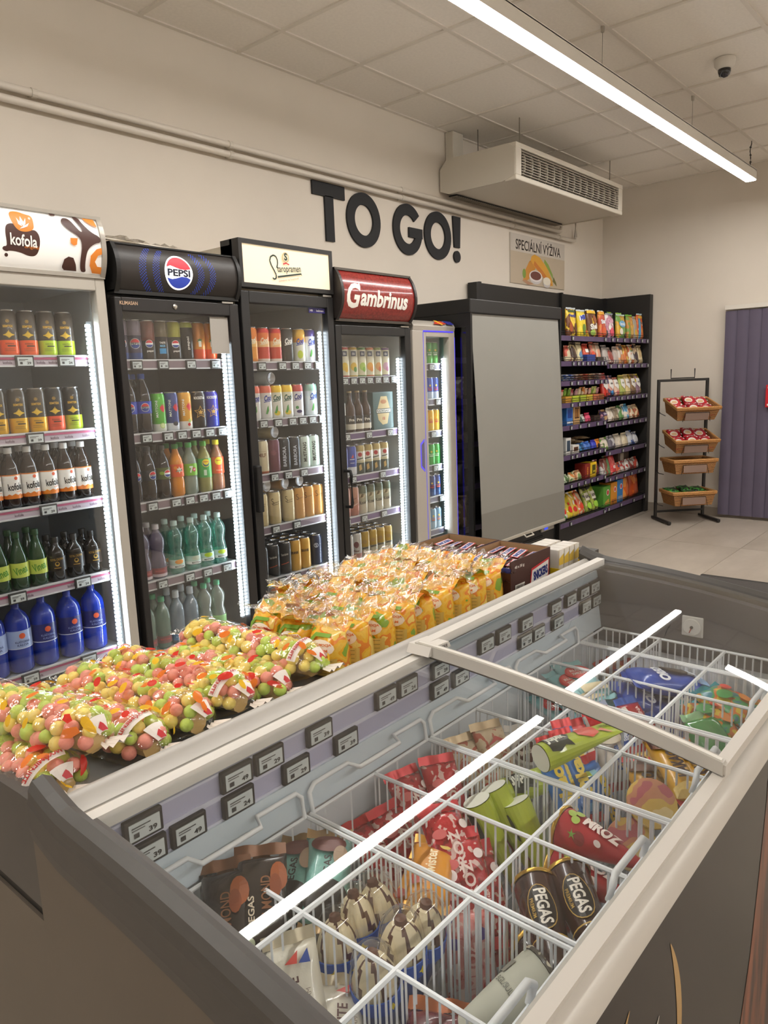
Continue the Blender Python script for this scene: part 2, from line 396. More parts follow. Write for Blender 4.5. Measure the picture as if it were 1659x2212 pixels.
def ring(cx, cz, rx, rz, t, tz, a0=0, a1=2*pi, n=48):
    n2 = n; A = [(cx+rx*cos(a0+(a1-a0)*i/n2), cz+rz*sin(a0+(a1-a0)*i/n2)) for i in range(n2)]
    B = [(cx+(rx-t)*cos(a0+(a1-a0)*i/n2), cz+(rz-tz)*sin(a0+(a1-a0)*i/n2)) for i in range(n2)]
    return (A, B)
letter('T', [rect(3.383, 2.545, 3.668, z1+.008), rect(3.487, z0, 3.562, 2.55)], 0, 0, 'big black raised letter T on the fridge wall')
letter('O', [ring(3.846, 2.45, .164, .17, .073, .074)], 0, 0, 'big black letter O right after the T on the fridge wall')
def letter_G():
    cx, cz = 4.307, 2.448; a0, a1 = radians(38), radians(345); n = 44
    A = [(cx+.162*cos(a0+(a1-a0)*i/n), cz+.17*sin(a0+(a1-a0)*i/n)) for i in range(n+1)]
    B = [(cx+.091*cos(a0+(a1-a0)*i/n), cz+.096*sin(a0+(a1-a0)*i/n)) for i in range(n+1)]
    m = MB()
    m.prism(A+B[::-1], bk, 'y', LY, YW-.001); m.prism(rect(cx+.010, cz-.048, cx+.163, cz+.018), bk, 'y', LY-.0005, YW-.001)
    obj('wall_letter', m, label='big black raised letter G on the fridge wall', cat='letter', group='black letters on the fridge wall')
letter_G()
letter('O', [ring(4.661, 2.447, .164, .168, .073, .074)], 0, 0, 'big black letter O between the G and the exclamation mark')
letter('!', [[(4.853, 2.612), (4.953, 2.612), (4.94, 2.388), (4.868, 2.388)], circ(4.903, 2.322, .043, n=28)], 0, 0, 'big black exclamation mark ending the wall lettering')

# ------------------------------------------------------------------ sign above the gondola
t = thing('wall_sign', 'flat sign with black lettering and a corn cob picture above the gondola', 'sign', (6.17, YW-.004, 2.19))
obj('board', MB().box(-.485, -.006, 0, .485, .002, .405, pm('#c6beb3', .6)), t)
obj('picture', decal([('p', rect(-.485, 0, .485, .262), '#bdae98'),
  ('p', [(-.28, .03), (-.26, .10), (-.17, .20), (-.10, .22), (-.06, .15), (-.16, .06), (-.24, .02)], '#c98a35'), ('p', circ(-.26, .09, .03, .04), '#7f9a45'),
  ('p', [(-.13, .245), (-.08, .265), (.02, .245), (.16, .16), (.25, .06), (.26, .02), (.20, .015), (.06, .09), (-.10, .17), (-.15, .21)], '#dca23c'),
  ('p', [(-.10, .175), (.06, .09), (.2, .02), (.24, .03), (.08, .13), (-.08, .21)], '#cf7f33'),
  ('p', [(.10, .24), (.17, .20), (.25, .12), (.27, .07), (.17, .15), (.09, .21)], '#8aa64b'), ('p', [(.25, .06), (.33, .02), (.32, .05), (.27, .1)], '#6e6b3a'),
  ('p', circ(-.06, .075, .115, .062, 24, pi, 2*pi+.01)+[], '#c9c4c4'), ('p', circ(-.06, .082, .115, .048, 24), '#e2dcd8'), ('p', circ(-.06, .085, .095, .037, 24), '#6d3b33'),
  ('p', circ(.14, .045, .07, .05, 20, pi, 2*pi), '#c6c1c0'), ('p', circ(.14, .052, .07, .035, 20), '#e4ddcc'),
  ('p', [(-.3, .03), (-.2, .0), (-.1, .012), (-.25, .04)], '#b08568')], on_front(-.006), eps=.0004), t)
obj('lettering', decal([('t', 'SPECIÁLNÍ VÝŽIVA', .80, 0, .332, '#2a2522', 0, .012, .105)], on_front(-.006), eps=.0008), t)

# ------------------------------------------------------------------ vertical blind on the end wall
t = thing('vertical_blind', 'purple-grey vertical blind hanging on the end wall beside the basket rack', 'blind', (XW-.055, 2.165, 0))
obj('headrail', MB().box(-.03, -1.9, 1.935, .035, .006, 1.975, pm('#d9d3c8', .4), .003), t)
vb = pm('#5d5567', .75, noise=.05, scale=4); sm = MB()
n = 6; pts = [(-.012*sin(pi*i/n), .127*(i/n-.5)) for i in range(n+1)]
sm.prism(pts+[(p[0]+.0015, p[1]) for p in pts[::-1]], vb, 'z', .03, 1.925)
sm = sm.mesh('blind_slat', True, 60)
for k in range(18): obj('blind_slat', sm, t, (.0, -.062-.104*k, 0), (0, 0, .16))
t2 = thing('red_notice', 'red notice plate hung on the purple-grey vertical blind', 'sign', (XW-.10, 1.665, 1.15))
obj('plate', MB().box(-.004, -.12, -.10, .004, .12, .10, pm('#c8202c', .4), .002), t2)
obj('border', MB().box(-.0052, -.105, -.085, -.0041, .105, -.07, pm('#f0e8e0', .5)).box(-.0052, -.105, .07, -.0041, .105, .085, pm('#f0e8e0', .5)), t2)
# dark mat
mm = pm('#4b4744', .9, noise=.1, scale=120, bump=.3)
t = thing('floor_mat', 'dark grey rubber mat on the tiles beyond the ice cream freezer', 'mat', (4.4, .9, .0))
obj('pad', MB().box(-.83, -1.9, 0, .83, .71, .012, mm, .004), t)
for s in (-1, 1): obj('edging', MB().box(s*.83, -1.9, 0, s*.80, .71, .014, pm('#35322f', .7), .003), t)
# ================================================================== drinks
SILVER = pm('#b9b9bb', .25, .9)
P = {}
def can(k, label, bands, items=(), r=.033, h=.166, lid=None, step=.006):
    prof = [(0, .010), (r*.60, .007), (r*.76, .0005), (r*.82, 0), (r*.9, .004), (r, .013)]; zs = [b[0]*h for b in bands]
    mats = [pm('#b4b4b6', .35, .6)]*4 + [pm(bands[0][1], .3, .25, .3)]
    z = .013
    for (f, colr), z1 in zip(bands, zs):
        z1 = min(z1, h-.016)
        if z1 > z: prof.append((r, z1)); mats.append(pm(colr, .3, .25, .3)); z = z1
    prof.append((r*.86, h-.004)); mats.append(pm(bands[-1][1], .3, .25, .3))
    body = MB().lathe(prof, mats, 22).mesh('can_body', True, 50)
    lm = SILVER if not lid else pm(lid, .3, .7)
    L = MB().lathe([(r*.86, h-.004), (r*.88, h), (r*.82, h), (r*.78, h-.005), (0, h-.005)], lm, 22).mesh('can_lid', True, 30)
    parts = [('lid', L, [('pull_tab', PULL(h, r))])]
    if items: parts.append(('print', decal(items, on_cyl(r), (step, None), .0005).mesh('can_print')))
    P[k] = dict(name='drink_can', cat='can', mesh=body, parts=parts, label=label, r=r, h=h)
_pt = {}
def PULL(h, r):
    k = (h, r)
    if k not in _pt: _pt[k] = MB().box(-.004, -.011, h-.005, .004, .008, h-.003, pm('#8f8f92', .3, .9)).mesh('pull_tab')
    return _pt[k]
def bottle(k, label, prof, body, cap, capz, lab=None, items=(), capr=.0145, caph=.02, rl=None, step=.006, name='drink_bottle'):
    """prof (r,z); lab = [(z0,z1,col)...] printed sleeve; items decals on the sleeve"""
    B = MB().lathe(prof, body, 20).mesh('bottle_body', True, 60)
    C = MB().lathe([(0, capz-.001), (capr, capz-.001), (capr, capz+caph*.85), (capr*.92, capz+caph), (0, capz+caph)], cap if not isinstance(cap, str) else pm(cap, .4), 16).mesh('cap', True, 40)
    parts = [('cap', C)]
    if lab or items:
        def rad(z):
            for (r0, z0), (r1, z1) in zip(prof, prof[1:]):
                if z0 <= z <= z1 and z1 > z0: return r0+(r1-r0)*(z-z0)/(z1-z0)
            return prof[1][0]
        R_ = rl or (max(rad(z) for l in lab for z in (l[0], (l[0]+l[1])/2, l[1]))+.0008 if lab else max(p[0] for p in prof)+.0008)
        subs = []
        if items: subs = [('lettering', decal(items, on_cyl(R_), (step, None), .0005).mesh('label_print'))]
        if lab:
            pr = [(R_, lab[0][0])]+[(R_, l[1]) for l in lab]
            Lm = MB().lathe(pr, [pm(l[2], .4, 0, .2) for l in lab], 20).mesh('label', True, 60)
            parts.append(('label', Lm, subs))
        else: parts += subs
    P[k] = dict(name=name, cat='bottle', mesh=B, parts=parts, label=label, r=max(p[0] for p in prof), h=capz+caph)

# --- energy drink cans: black body, coloured foot, yellow pulse line
def pulse(z, w=.036, col='#e0b73a'):
    q = []; n = 26
    for i in range(n+1):
        u = -w/2+w*i/n; a = abs(u)/(w/2); q.append((u, z+.0008+(.017*(1-a)**2.2+.001)*(.45+.55*abs(sin(i*2.1)))))
    for i in range(n, -1, -1):
        u = -w/2+w*i/n; a = abs(u)/(w/2); q.append((u, z-.0008-(.013*(1-a)**2.2+.001)*(.45+.55*abs(sin(i*1.7)))))
    return ('p', q, col)
def semtex(k, foot, word, body, lab):
    can(k, lab, [(.36, foot), (.92, body), (1, body)], [('t', 'SEMTEX', .034, 0, .108, '#d9a93a', 0, .03, .0085), ('p', circ(0, .126, .0055), '#d9a93a'), ('p', circ(0, .126, .0042), body), ('p', star(0, .126, .0035, 3, .4), '#d9a93a'), pulse(.078), ('t', word, .026, 0, .047, '#2a2a20', 0, .01, .005), ('p', rect(-.008, .037, .018, .041), '#2a2a20'), ('p', rect(-.018, .028, .012, .029), '#3a3a2c'), ('p', rect(-.018, .022, .016, .023), '#3a3a2c')])
SX = 'in the brown-splash-header fridge'
semtex('sx_or', '#f2632f', 'BLOODORANGE', '#4b433c', 'dark energy drink can with an orange foot band on the top shelf '+SX)
semtex('sx_gr', '#b9d42f', 'CACTUS', '#4b433c', 'dark energy drink can with a lime foot band on the top shelf '+SX)
semtex('sx_ye', '#e3ac1f', 'ORIGINAL', '#3a3124', 'black and yellow energy drink can on the second shelf '+SX)
semtex('sx_or2', '#ee5a3a', 'BLOODORANGE', '#161412', 'black energy drink can with an orange foot on the second shelf '+SX)
semtex('sx_gr2', '#b9d42f', 'CACTUS', '#161412', 'black energy drink can with a lime foot on the second shelf '+SX)
# --- cola bottles
def pet(h=.215, r=.032, waist=0): 
    return [(0, .002), (r*.7, 0), (r, .012), (r, h*.28), (r*(1-waist), h*.40), (r, h*.52), (r, h*.62), (r*.86, h*.74), (r*.5, h*.86), (.0125, h*.91), (.0125, h*.955)]
dk = pm('#20130d', .12, coat=.4)
bottle('kof', 'brown cola bottle with a white and orange label '+SX, pet(.218, .032), dk, '#e8e6e2', .205, [(.040, .052, '#e2802c'), (.052, .124, '#efece6'), (.124, .128, '#e2802c')], [('t', 'kofola', .052, .004, .084, '#17130f', .05, .02, .026), ('p', circ(.008, .115, .007, .007, 6), '#d7562c'), ('p', [(-.03, .052), (-.02, .058), (-.012, .053), (0, .059), (.01, .053), (.02, .058), (.03, .052)], '#e2802c'), ('t', 'original', .02, .014, .066, '#e2802c')])
bottle('vin', 'green lemonade bottle with a yellow-green label '+SX, [(0, .002), (.024, 0), (.033, .012), (.033, .10), (.030, .125), (.018, .165), (.0125, .185), (.0125, .2)], pm('#123a17', .1, coat=.4), '#1d4a1c', .198, [(.050, .105, '#c5d35c')], [('t', 'Vinea', .05, 0, .078, '#4f8f2a', .28, .02, .03)])
bottle('roy', 'dark stubby cola bottle with gold lettering '+SX, [(0, .002), (.024, 0), (.033, .01), (.034, .10), (.031, .12), (.019, .138), (.0135, .145), (.0135, .155)], pm('#15100c', .12, coat=.4), '#16120f', .153, [(.045, .10, '#1c1512')], [('t', 'ROYAL CROWN', .048, 0, .09, '#b08a3c', .05, .01, .009), ('p', circ(0, .072, .008, .009), '#c09a43'), ('p', circ(0, .074, .005, .005), '#1c1512'), ('p', rect(-.012, .055, .012, .058), '#b08a3c')])
blue = film('blue_pet', '#2140b8', .06, .5, .08, body=.75)
for kk, lc, tc in (('kl1', '#1b2470', '#8fa0d8'), ('kl2', '#a9bbe6', '#1c2a6c')):
    bottle(kk, 'big blue water bottle with a %s label ' % ('navy' if kk == 'kl1' else 'pale blue')+SX, [(0, .002), (.034, 0), (.0455, .014), (.046, .185), (.0425, .207), (.032, .226), (.018, .24), (.0135, .248), (.0135, .256)], blue, '#22339a', .252, [(.098, .101, '#d9def0'), (.101, .165, lc), (.165, .168, lc)], [('p', circ(0, .148, .011), '#e2623c'), ('t', 'KLÁŠTORNÁ', .052, 0, .126, tc, 0, .015, .010), ('t', 'KALCIA', .040, 0, .113, tc, 0, .012, .008)], caph=.014)
# --- pepsi fridge
PX = 'in the globe-header fridge'
def globe(u, v, r, word=True):
    L = [('p', circ(u, v, r), '#f3f2f0'), ('p', circ(u, v, r*.9, r*.9, 20, .25, pi-.1), '#d8303a'), ('p', circ(u, v, r*.9, r*.9, 20, pi+.25, 2*pi-.1), '#24408e')]
    if word: L.append(('t', 'PEPSI', r*1.6, u, v, '#111a2e', 0, .03, r*.42))
    return L
can('pep', 'blue cola can with a round globe logo on the top shelf '+PX, [(.2, '#27407f'), (.62, '#3b3550'), (1, '#8a7d8c')], globe(0, .07, .021), r=.0302)
can('pmx', 'black and red-topped sugar-free cola can on the top shelf '+PX, [(.5, '#2a211e'), (1, '#7a3a2a')], globe(.002, .07, .016, False)+[('t', 'pepsi', .026, .004, .04, '#efe9e2', 0, .02, .01)], r=.0302)
can('pmt', 'black sugar-free cola can with a blue square on the top shelf '+PX, [(.6, '#2a211e'), (1, '#6a5a38')], [('p', rect(-.014, .03, .014, .052), '#3a8fc4'), ('t', 'TASTE', .024, 0, .075, '#efe9e2', 0, .02, .008), ('t', 'MAX', .022, 0, .062, '#6fb3dc', 0, .03, .01)], r=.0302)
can('pli', 'lime-topped cola can with a globe logo on the top shelf '+PX, [(.45, '#2a211e'), (.6, '#3a3524'), (1, '#b5b33c')], globe(.002, .07, .016, False)+[('t', 'pepsi', .026, .004, .04, '#efe9e2', 0, .02, .01)], r=.0302)
can('pdk', 'dark cola can with upright lettering on the top shelf '+PX, [(.85, '#241d1c'), (1, '#a9ae3a')], [('t', 'pepsi', .055, .004, .075, '#e9e4dc', pi/2, .02, .013)], r=.0302)
can('mir', 'orange soda can with a green burst on the top shelf '+PX, [(.3, '#d9501f'), (1, '#d8862c')], [('p', star(0, .085, .014, 7), '#4f8a45'), ('p', rect(-.006, .06, .006, .085), '#f0ead8')], r=.0302)
can('mg', 'tall green water can with red eagle on the second shelf '+PX, [(.22, '#dfe3d6'), (1, '#58ab32')], [('t', 'MATTONI', .07, -.012, .10, '#eef0e6', pi/2, .015, .010), ('p', [(.0, .105), (.012, .12), (.018, .108), (.02, .125), (.024, .10), (.018, .085), (.008, .09)], '#d32e3a'), ('p', circ(.008, .03, .012), '#a8c46a'), ('p', circ(.008, .03, .009), '#d4e0a6')], r=.0305, h=.168)
can('mb', 'tall navy water can with red eagle on the second shelf '+PX, [(.22, '#d9dbe0'), (1, '#2b3a78')], [('t', 'MATTONI', .07, -.012, .10, '#eef0e6', pi/2, .015, .010), ('p', [(.0, .105), (.012, .12), (.018, .108), (.02, .125), (.024, .10), (.018, .085), (.008, .09)], '#d32e3a'), ('p', circ(.008, .034, .012, .009), '#2c2c36')], r=.0305, h=.168)
can('mo', 'tall amber water can with red eagle on the second shelf '+PX, [(.24, '#e4dcd2'), (1, '#d79a2e')], [('t', 'MATTONI', .07, -.012, .10, '#eef0e6', pi/2, .015, .010), ('p', [(.0, .105), (.012, .12), (.018, .108), (.02, .125), (.024, .10), (.018, .085), (.008, .09)], '#d32e3a'), ('p', circ(.008, .026, .007), '#c9352c'), ('p', circ(.012, .042, .008), '#b4c070')], r=.0305, h=.168)
for kk, c0, c1 in (('rs1', '#1d1512', '#241a16'), ('rs2', '#2b3aa0', '#403a9a')):
    can(kk, ('black' if kk == 'rs1' else 'violet-blue')+' energy drink can with a big gold star on the second shelf '+PX, [(.5, c0), (1, c1)], [('t', 'ROCKSTAR', .05, 0, .138, '#f1efe8', 0, .03, .012), ('p', star(0, .075, .03), '#c99a45'), ('p', star(0, .075, .024), c0), ('p', star(0, .075, .013), '#d9ab52')])
colap = pet(.225, .0315, .08)
bottle('pb', 'cola bottle with a blue label and globe logo on the second shelf '+PX, pet(.245, .033), pm('#1c1210', .1, coat=.5), '#28499f', .228, [(.085, .135, '#2b3fae')], globe(0, .11, .018))
bottle('pb2', 'cola bottle with a navy label and globe logo on the third shelf '+PX, colap, pm('#1b1210', .1, coat=.5), '#22262e', .212, [(.09, .135, '#1d222f')], globe(.006, .112, .017))
bottle('pl2', 'cola bottle with a lime label on the third shelf '+PX, colap, pm('#1d1411', .1, coat=.5), '#2a2a22', .212, [(.088, .138, '#55602a')], globe(.01, .112, .016, False)+[('p', circ(-.015, .115, .01, .007), '#8fae3a')])
bottle('mi2', 'orange soda bottle with a red-orange label on the third shelf '+PX, colap, pm('#d9861f', .12, coat=.4), '#3f8f3a', .212, [(.09, .145, '#e8602c')], [('p', star(0, .12, .016, 6), '#f4efe2'), ('t', 'mirinda', .03, 0, .118, '#2f6d3c', .15, .02, .009), ('p', circ(-.016, .13, .007), '#f0973a')])
bottle('7u', 'clear lemonade bottle with a big 7 on the third shelf '+PX, colap, liquid('#c9d6c6', .35), '#3fae4a', .212, [(.088, .14, '#7cbb33')], [('t', '7', .016, -.002, .115, '#f4f6ee', 0, .06, .03), ('p', circ(.011, .114, .009), '#c8303c'), ('t', 'UP', .012, .011, .114, '#f6f0ea', 0, .03)])
bottle('lg', 'green iced tea bottle with a round yellow badge on the third shelf '+PX, colap, liquid('#b7b06c', .6), '#5fae3c', .212, [(.07, .155, '#4fa552')], [('p', circ(.0, .135, .018), '#f2d235'), ('p', circ(0, .135, .0155), '#2d6a7c'), ('p', circ(0, .14, .013), '#f0d638'), ('t', 'Lipton', .022, 0, .141, '#d22f35', 0, .03, .008), ('p', rect(-.012, .08, .0, .105), '#cfe0c8')])
bottle('lp', 'peach iced tea bottle with orange label on the third shelf '+PX, colap, liquid('#b1795a', .7), '#f0d92c', .212, [(.08, .155, '#e2552f')], [('p', circ(0, .137, .018), '#f2d235'), ('t', 'Lipton', .024, 0, .14, '#c92f35', 0, .03, .009), ('t', 'PEACH', .026, 0, .095, '#f3d8b8', 0, .01, .006)])
hour = [(0, .002), (.024, 0), (.034, .012), (.034, .075), (.031, .095), (.026, .115), (.031, .135), (.034, .155), (.033, .175), (.024, .195), (.0135, .208), (.0135, .222)]
aqua = film('aqua_pet', '#aee6d8', .10, .8, .06, body=.17); mauve = film('mauve_pet', '#a79ab4', .07, .6, .08, body=.32)
bottle('mag', 'mauve water bottle with a red band on the fourth shelf '+PX, hour, mauve, '#cfc8cc', .218, [(.012, .024, '#c9b8ba'), (.024, .05, '#8f4448')], [('t', 'MAGNESIA', .045, 0, .037, '#c8605a', 0, .02, .009)])
for kk, bc, nm in (('ma1', '#e09a44', 'an orange'), ('ma2', '#cfd8c0', 'a pale'), ('ma3', '#b8d43a', 'a lime')):
    bottle(kk, 'aqua water bottle with %s label picture on the fourth shelf ' % nm+PX, hour, aqua, '#bcd6d0', .218, [(.030, .043, '#e8ebe6'), (.043, .068, '#bfd8ca')], [('p', circ(.002, .058, .02, .010), bc), ('t', 'MATTONI', .046, .004, .037, '#2c4038', 0, .02, .008)])
plain = [(0, .002), (.024, 0), (.033, .012), (.033, .15), (.028, .175), (.017, .195), (.0135, .205), (.0135, .215)]
bottle('mt4', 'clear green mineral water bottle with a red label on the bottom shelf '+PX, plain, film('green_pet', '#a8c8b4', .07, .6, .08, body=.35), '#4fb07c', .212, [(.028, .06, '#8d5a58')], [('t', 'MATTONI', .045, 0, .046, '#d85a55', 0, .02, .009)])
bottle('aq', 'clear blue water bottle with a blue band on the bottom shelf '+PX, plain, film('blueish_pet', '#a9bccb', .07, .6, .08, body=.4), '#c9d4dc', .212, [(.02, .05, '#4f88b8')], [('t', 'AQUILA', .045, 0, .036, '#8fc0e4', 0, .02, .011)], caph=.03)
bottle('ap', 'pinched clear bottle with a green label on the bottom shelf '+PX, hour, film('clear_pet', '#c4d0c2', .08, .7, .08, body=.3), '#4fb07c', .218, [(.035, .075, '#8fc07a')])
# --- cool cans (cream header fridge)
CX = 'in the cream-header fridge'
def cool(k, bands, ink, lab, extra=()):
    can(k, lab, bands, [('t', 'Cool', .04, .004, .105, ink, .12, .05, .028, .25), ('p', [(-.018, .083), (.02, .09), (.02, .0925), (-.018, .087)], ink)]+list(extra))
leaf = ('p', [(-.012, .03), (-.004, .06), (.002, .07), (.004, .045), (-.004, .028)], '#4f9a45')
for kk, lv in (('a', 'top'), ('b', 'second')):
    Z = ' beer-mix can with slanted script on the %s shelf ' % lv+CX
    if kk == 'a':
        cool('co_or', [(.12, '#d9822a'), (.45, '#e3973a'), (.62, '#f0c070'), (1, '#e07f2e')], '#f3e6c8', 'orange'+Z)
        cool('co_re', [(.12, '#e6d8cc'), (.45, '#c64430'), (.62, '#eec084'), (.85, '#e27a3e'), (1, '#d43c38')], '#f4e4c6', 'red'+Z)
        cool('co_bk', [(1, '#332e2c')], '#f2efe8', 'dark grey'+Z)
        cool('co_ye', [(.6, '#e5e2cf'), (.75, '#e09a2c'), (1, '#dba83a')], '#2b3f9a', 'white and amber'+Z, [('p', circ(0, .04, .014, .02), '#bcc83c')])
        cool('co_pu', [(.6, '#dcdde2'), (.78, '#ccd0dc'), (1, '#4b3a80')], '#2b3f9a', 'white and violet'+Z, [leaf])
    else:
        cool('co_wr', [(.62, '#e6e3de'), (.78, '#dcd4cc'), (1, '#d8684e')], '#2b3f9a', 'white and coral'+Z, [leaf])
        cool('co_wy', [(.62, '#e6e3d8'), (.78, '#dcd8c0'), (1, '#e2b92f')], '#2f5a4a', 'white and yellow'+Z, [('p', circ(0, .03, .015, .012), '#d9bf3a'), leaf])
        cool('co_wm', [(.62, '#e4e0e0'), (.78, '#d6d0d4'), (1, '#b03a34')], '#2b2f7a', 'white and dark red'+Z, [('p', circ(-.004, .05, .008), '#4a8a48'), ('p', circ(.006, .03, .014, .008), '#3a2a5a')])
        cool('co_wg', [(.62, '#dfe6e4'), (.78, '#cfdedc'), (1, '#9fc8b4')], '#2b4a9a', 'white and mint'+Z, [leaf])
can('milf', 'beige craft beer can with dark band lettering on the third shelf '+CX, [(.1, '#b5694a'), (1, '#cbbd9c')], [('t', 'MILF', .04, 0, .095, '#7a4a34', 0, .03, .018), ('p', rect(-.02, .112, .02, .113), '#8a6a4a')])
can('plum', 'plum red beer can on the third shelf '+CX, [(1, '#6a3344')], [('p', star(0, .1, .016, 8, .7), '#7d4152')])
can('barb', 'black beer can with upright silver lettering on the third shelf '+CX, [(1, '#191c26')], [('t', 'BARBORA', .10, 0, .075, '#c9cfda', pi/2, .015, .017)])
can('must', 'pale green beer can with upright lettering on the third shelf '+CX, [(1, '#c4cfc2')], [('t', 'MUSTANG', .10, 0, .085, '#1c2420', pi/2, .03, .018)])
def script(z, w, ink): return [('p', circ(-.012, z+.012, .0075, .011), ink), ('p', circ(-.012, z+.012, .006, .0092), '#bfae82'), ('t', 'taropramen', w, .008, z, ink, .2, .01, .009)]
can('stg', 'pale gold beer can with dark script on the fourth shelf '+CX, [(1, '#c6b384')], [('t', 'S', .013, -.012, .118, '#5a4a2a', .1, 0, .03), ('t', 'taropramen', .032, .008, .112, '#5a4a2a', .2, .005, .008), ('p', [(-.012, .098), (.02, .104), (.02, .106), (-.012, .101)], '#5a4a2a')])
can('sta', 'amber beer can with dark script on the fourth shelf '+CX, [(1, '#c08c44')], [('t', 'S', .013, -.012, .118, '#6a4a22', .1, 0, .03), ('t', 'taropramen', .032, .008, .112, '#6a4a22', .2, .005, .008)])
can('stb', 'black beer can with white script on the fifth shelf '+CX, [(1, '#23211f')], [('t', 'Starobrno', .036, 0, .105, '#d6d0c4', .15, .01, .012), ('p', [(-.02, .05), (.02, .062), (.02, .066), (-.02, .055)], '#a84a2c')])
can('brg', 'gold beer can with block lettering on the fifth shelf '+CX, [(1, '#c8983a')], [('t', 'BRANIK', .042, 0, .1, '#1f1a12', .05, .03, .014)])
can('nvy', 'navy beer can with a pale ring logo on the fifth shelf '+CX, [(1, '#272c40')], [('p', circ(0, .11, .012), '#c9cfdc'), ('p', circ(0, .11, .0095), '#272c40'), ('t', 'S', .009, 0, .11, '#c9cfdc', 0, .02)])
can('brw', 'pale beer can with an orange roof logo on the bottom shelf '+CX, [(1, '#a9aaa6')], [('p', [(-.018, .128), (0, .14), (.018, .128), (.016, .125), (-.016, .125)], '#c8622c'), ('t', 'BRANIK', .04, 0, .115, '#26241f', 0, .03, .014)])
# --- red header fridge
GX_ = 'in the red-header fridge'
def birell(k, c0, c1, fr, lab): can(k, lab+' soft drink can on the top shelf '+GX_, [(.08, c0), (.55, '#d8d2b4'), (.94, '#d9d3bd'), (1, c0)], [('p', rect(-.014, .115, .014, .142), '#46506e'), ('t', 'Bi', .014, 0, .128, '#e4e4ea', 0, .03, .014), ('p', circ(0, .06, .018, .022), fr), ('p', circ(.008, .045, .01, .014), c1)], r=.0305)
birell('bi1', '#c0433a', '#e0b03a', '#e3c04a', 'red-rimmed'); birell('bi2', '#c9a33a', '#5a8a3a', '#d9b23f', 'yellow-rimmed'); birell('bi3', '#5f8a45', '#7fae45', '#a9c45a', 'green-rimmed'); birell('bi4', '#c86a3a', '#e39440', '#e6a547', 'orange-rimmed'); birell('bi5', '#8a9a4a', '#c96a4a', '#d49a5a', 'olive-rimmed'); birell('bi6', '#7a5a8a', '#b87a9a', '#c9a0b4', 'mauve-rimmed')
bottle('brown', 'brown glass beer bottle with pale label on the second shelf '+GX_, [(0, .002), (.026, 0), (.03, .008), (.0305, .12), (.028, .14), (.0145, .175), (.0125, .225)], pm('#3a1f14', .12, coat=.4), '#c9b48a', .22, [(.02, .05, '#d9d0bc'), (.05, .095, '#2a201a')], [('t', 'Pra', .03, 0, .072, '#efe9dc', .1, .03, .016)], capr=.0135, caph=.008)
def carton(k, w, d, h, colr, items, lab, name='drinks_carton'):
    B = MB().box(-w/2, -d/2, 0, w/2, d/2, h, pm(colr, .45, coat=.1), .003).mesh(name)
    P[k] = dict(name=name, cat='carton', mesh=B, parts=[('print', decal(items, on_front(-d/2), None, .0005).mesh('print'))] if items else [], label=lab, r=w/2, h=h)
bottle('gift', 'dark green liqueur bottle with a white label on the second shelf '+GX_, [(0, .002), (.04, 0), (.042, .01), (.042, .17), (.036, .2), (.016, .22), (.014, .235)], pm('#1f3a33', .25, coat=.3), '#1d2c28', .233, [(.10, .165, '#e4e2da')], [('t', 'Jelínek', .05, .0, .125, '#24302c', 0, .02, .016)])
carton('rad', .17, .12, .215, '#3b5a58', [('p', [(-.045, .06), (-.055, .11), (-.02, .19), (.03, .19), (.055, .12), (.03, .035), (-.01, .03)], '#cdb682'), ('p', rect(-.065, .095, .065, .122), '#1d2c2a'), ('p', rect(-.058, .1, .058, .118), '#e5e2d6'), ('t', 'RADEGAST', .11, 0, .109, '#1d2c2a', 0, .03, .012), ('t', '12', .02, 0, .066, '#b33a30', 0, .05, .016), ('p', circ(0, .16, .025, .012), '#b77a4a')], 'teal beer multipack with a diamond badge on the second shelf '+GX_)
can('blu', 'blue beer can with white foot on the third shelf '+GX_, [(.3, '#d9dce0'), (1, '#3148a0')], [('p', [(-.006, .1), (.006, .12), (.008, .1)], '#d8503a'), ('p', rect(-.014, .09, .014, .094), '#d9dce6'), ('p', rect(-.012, .07, .012, .074), '#b9c0d8')])
can('gmc', 'white and green beer can with a red seal on the third shelf '+GX_, [(.4, '#39453a'), (.48, '#cfc6a0'), (.78, '#e2ddd0'), (1, '#b39c5e')], [('p', circ(0, .112, .012), '#b3262e'), ('p', [(-.018, .082), (.018, .09), (.018, .095), (-.018, .088)], '#2f3c33'), ('p', [(-.006, .02), (-.008, .05), (.004, .06), (.008, .03)], '#c9a560')])
can('pnk', 'pinkish copper beer can on the fourth shelf '+GX_, [(.4, '#b8705c'), (1, '#b07a62')], [('p', [(-.02, .05), (.02, .07), (.02, .074), (-.02, .056)], '#d9b8a8'), ('t', 'Pilsner', .03, 0, .1, '#7a3f36', .3, .02, .01)])
can('koz', 'cream and olive beer can with dark script on the fourth shelf '+GX_, [(.42, '#cdc4ac'), (.72, '#a9a68c'), (1, '#5d6650')], [('t', 'Kozel', .036, .002, .068, '#23241f', .15, .03, .018), ('p', circ(0, .105, .016, .012), '#c9bd9a'), ('p', [(-.012, .095), (-.002, .12), (.01, .116), (.004, .1)], '#6a5a3c')])
can('gld', 'gold-topped beer can with dark script on the bottom shelf '+GX_, [(.45, '#b8b098'), (1, '#b3923e')], [('t', 'Gambrinus', .04, .002, .07, '#2c2a22', .1, .03, .014), ('p', circ(0, .105, .014, .012), '#a5854a')])
can('slv', 'silver-white beer can with a red picture on the bottom shelf '+GX_, [(.3, '#b9877a'), (1, '#c2bdb4')], [('p', circ(0, .1, .015, .018), '#7a4a44'), ('t', 'Pilsner', .034, 0, .065, '#7a3a34', 0, .02, .01)])
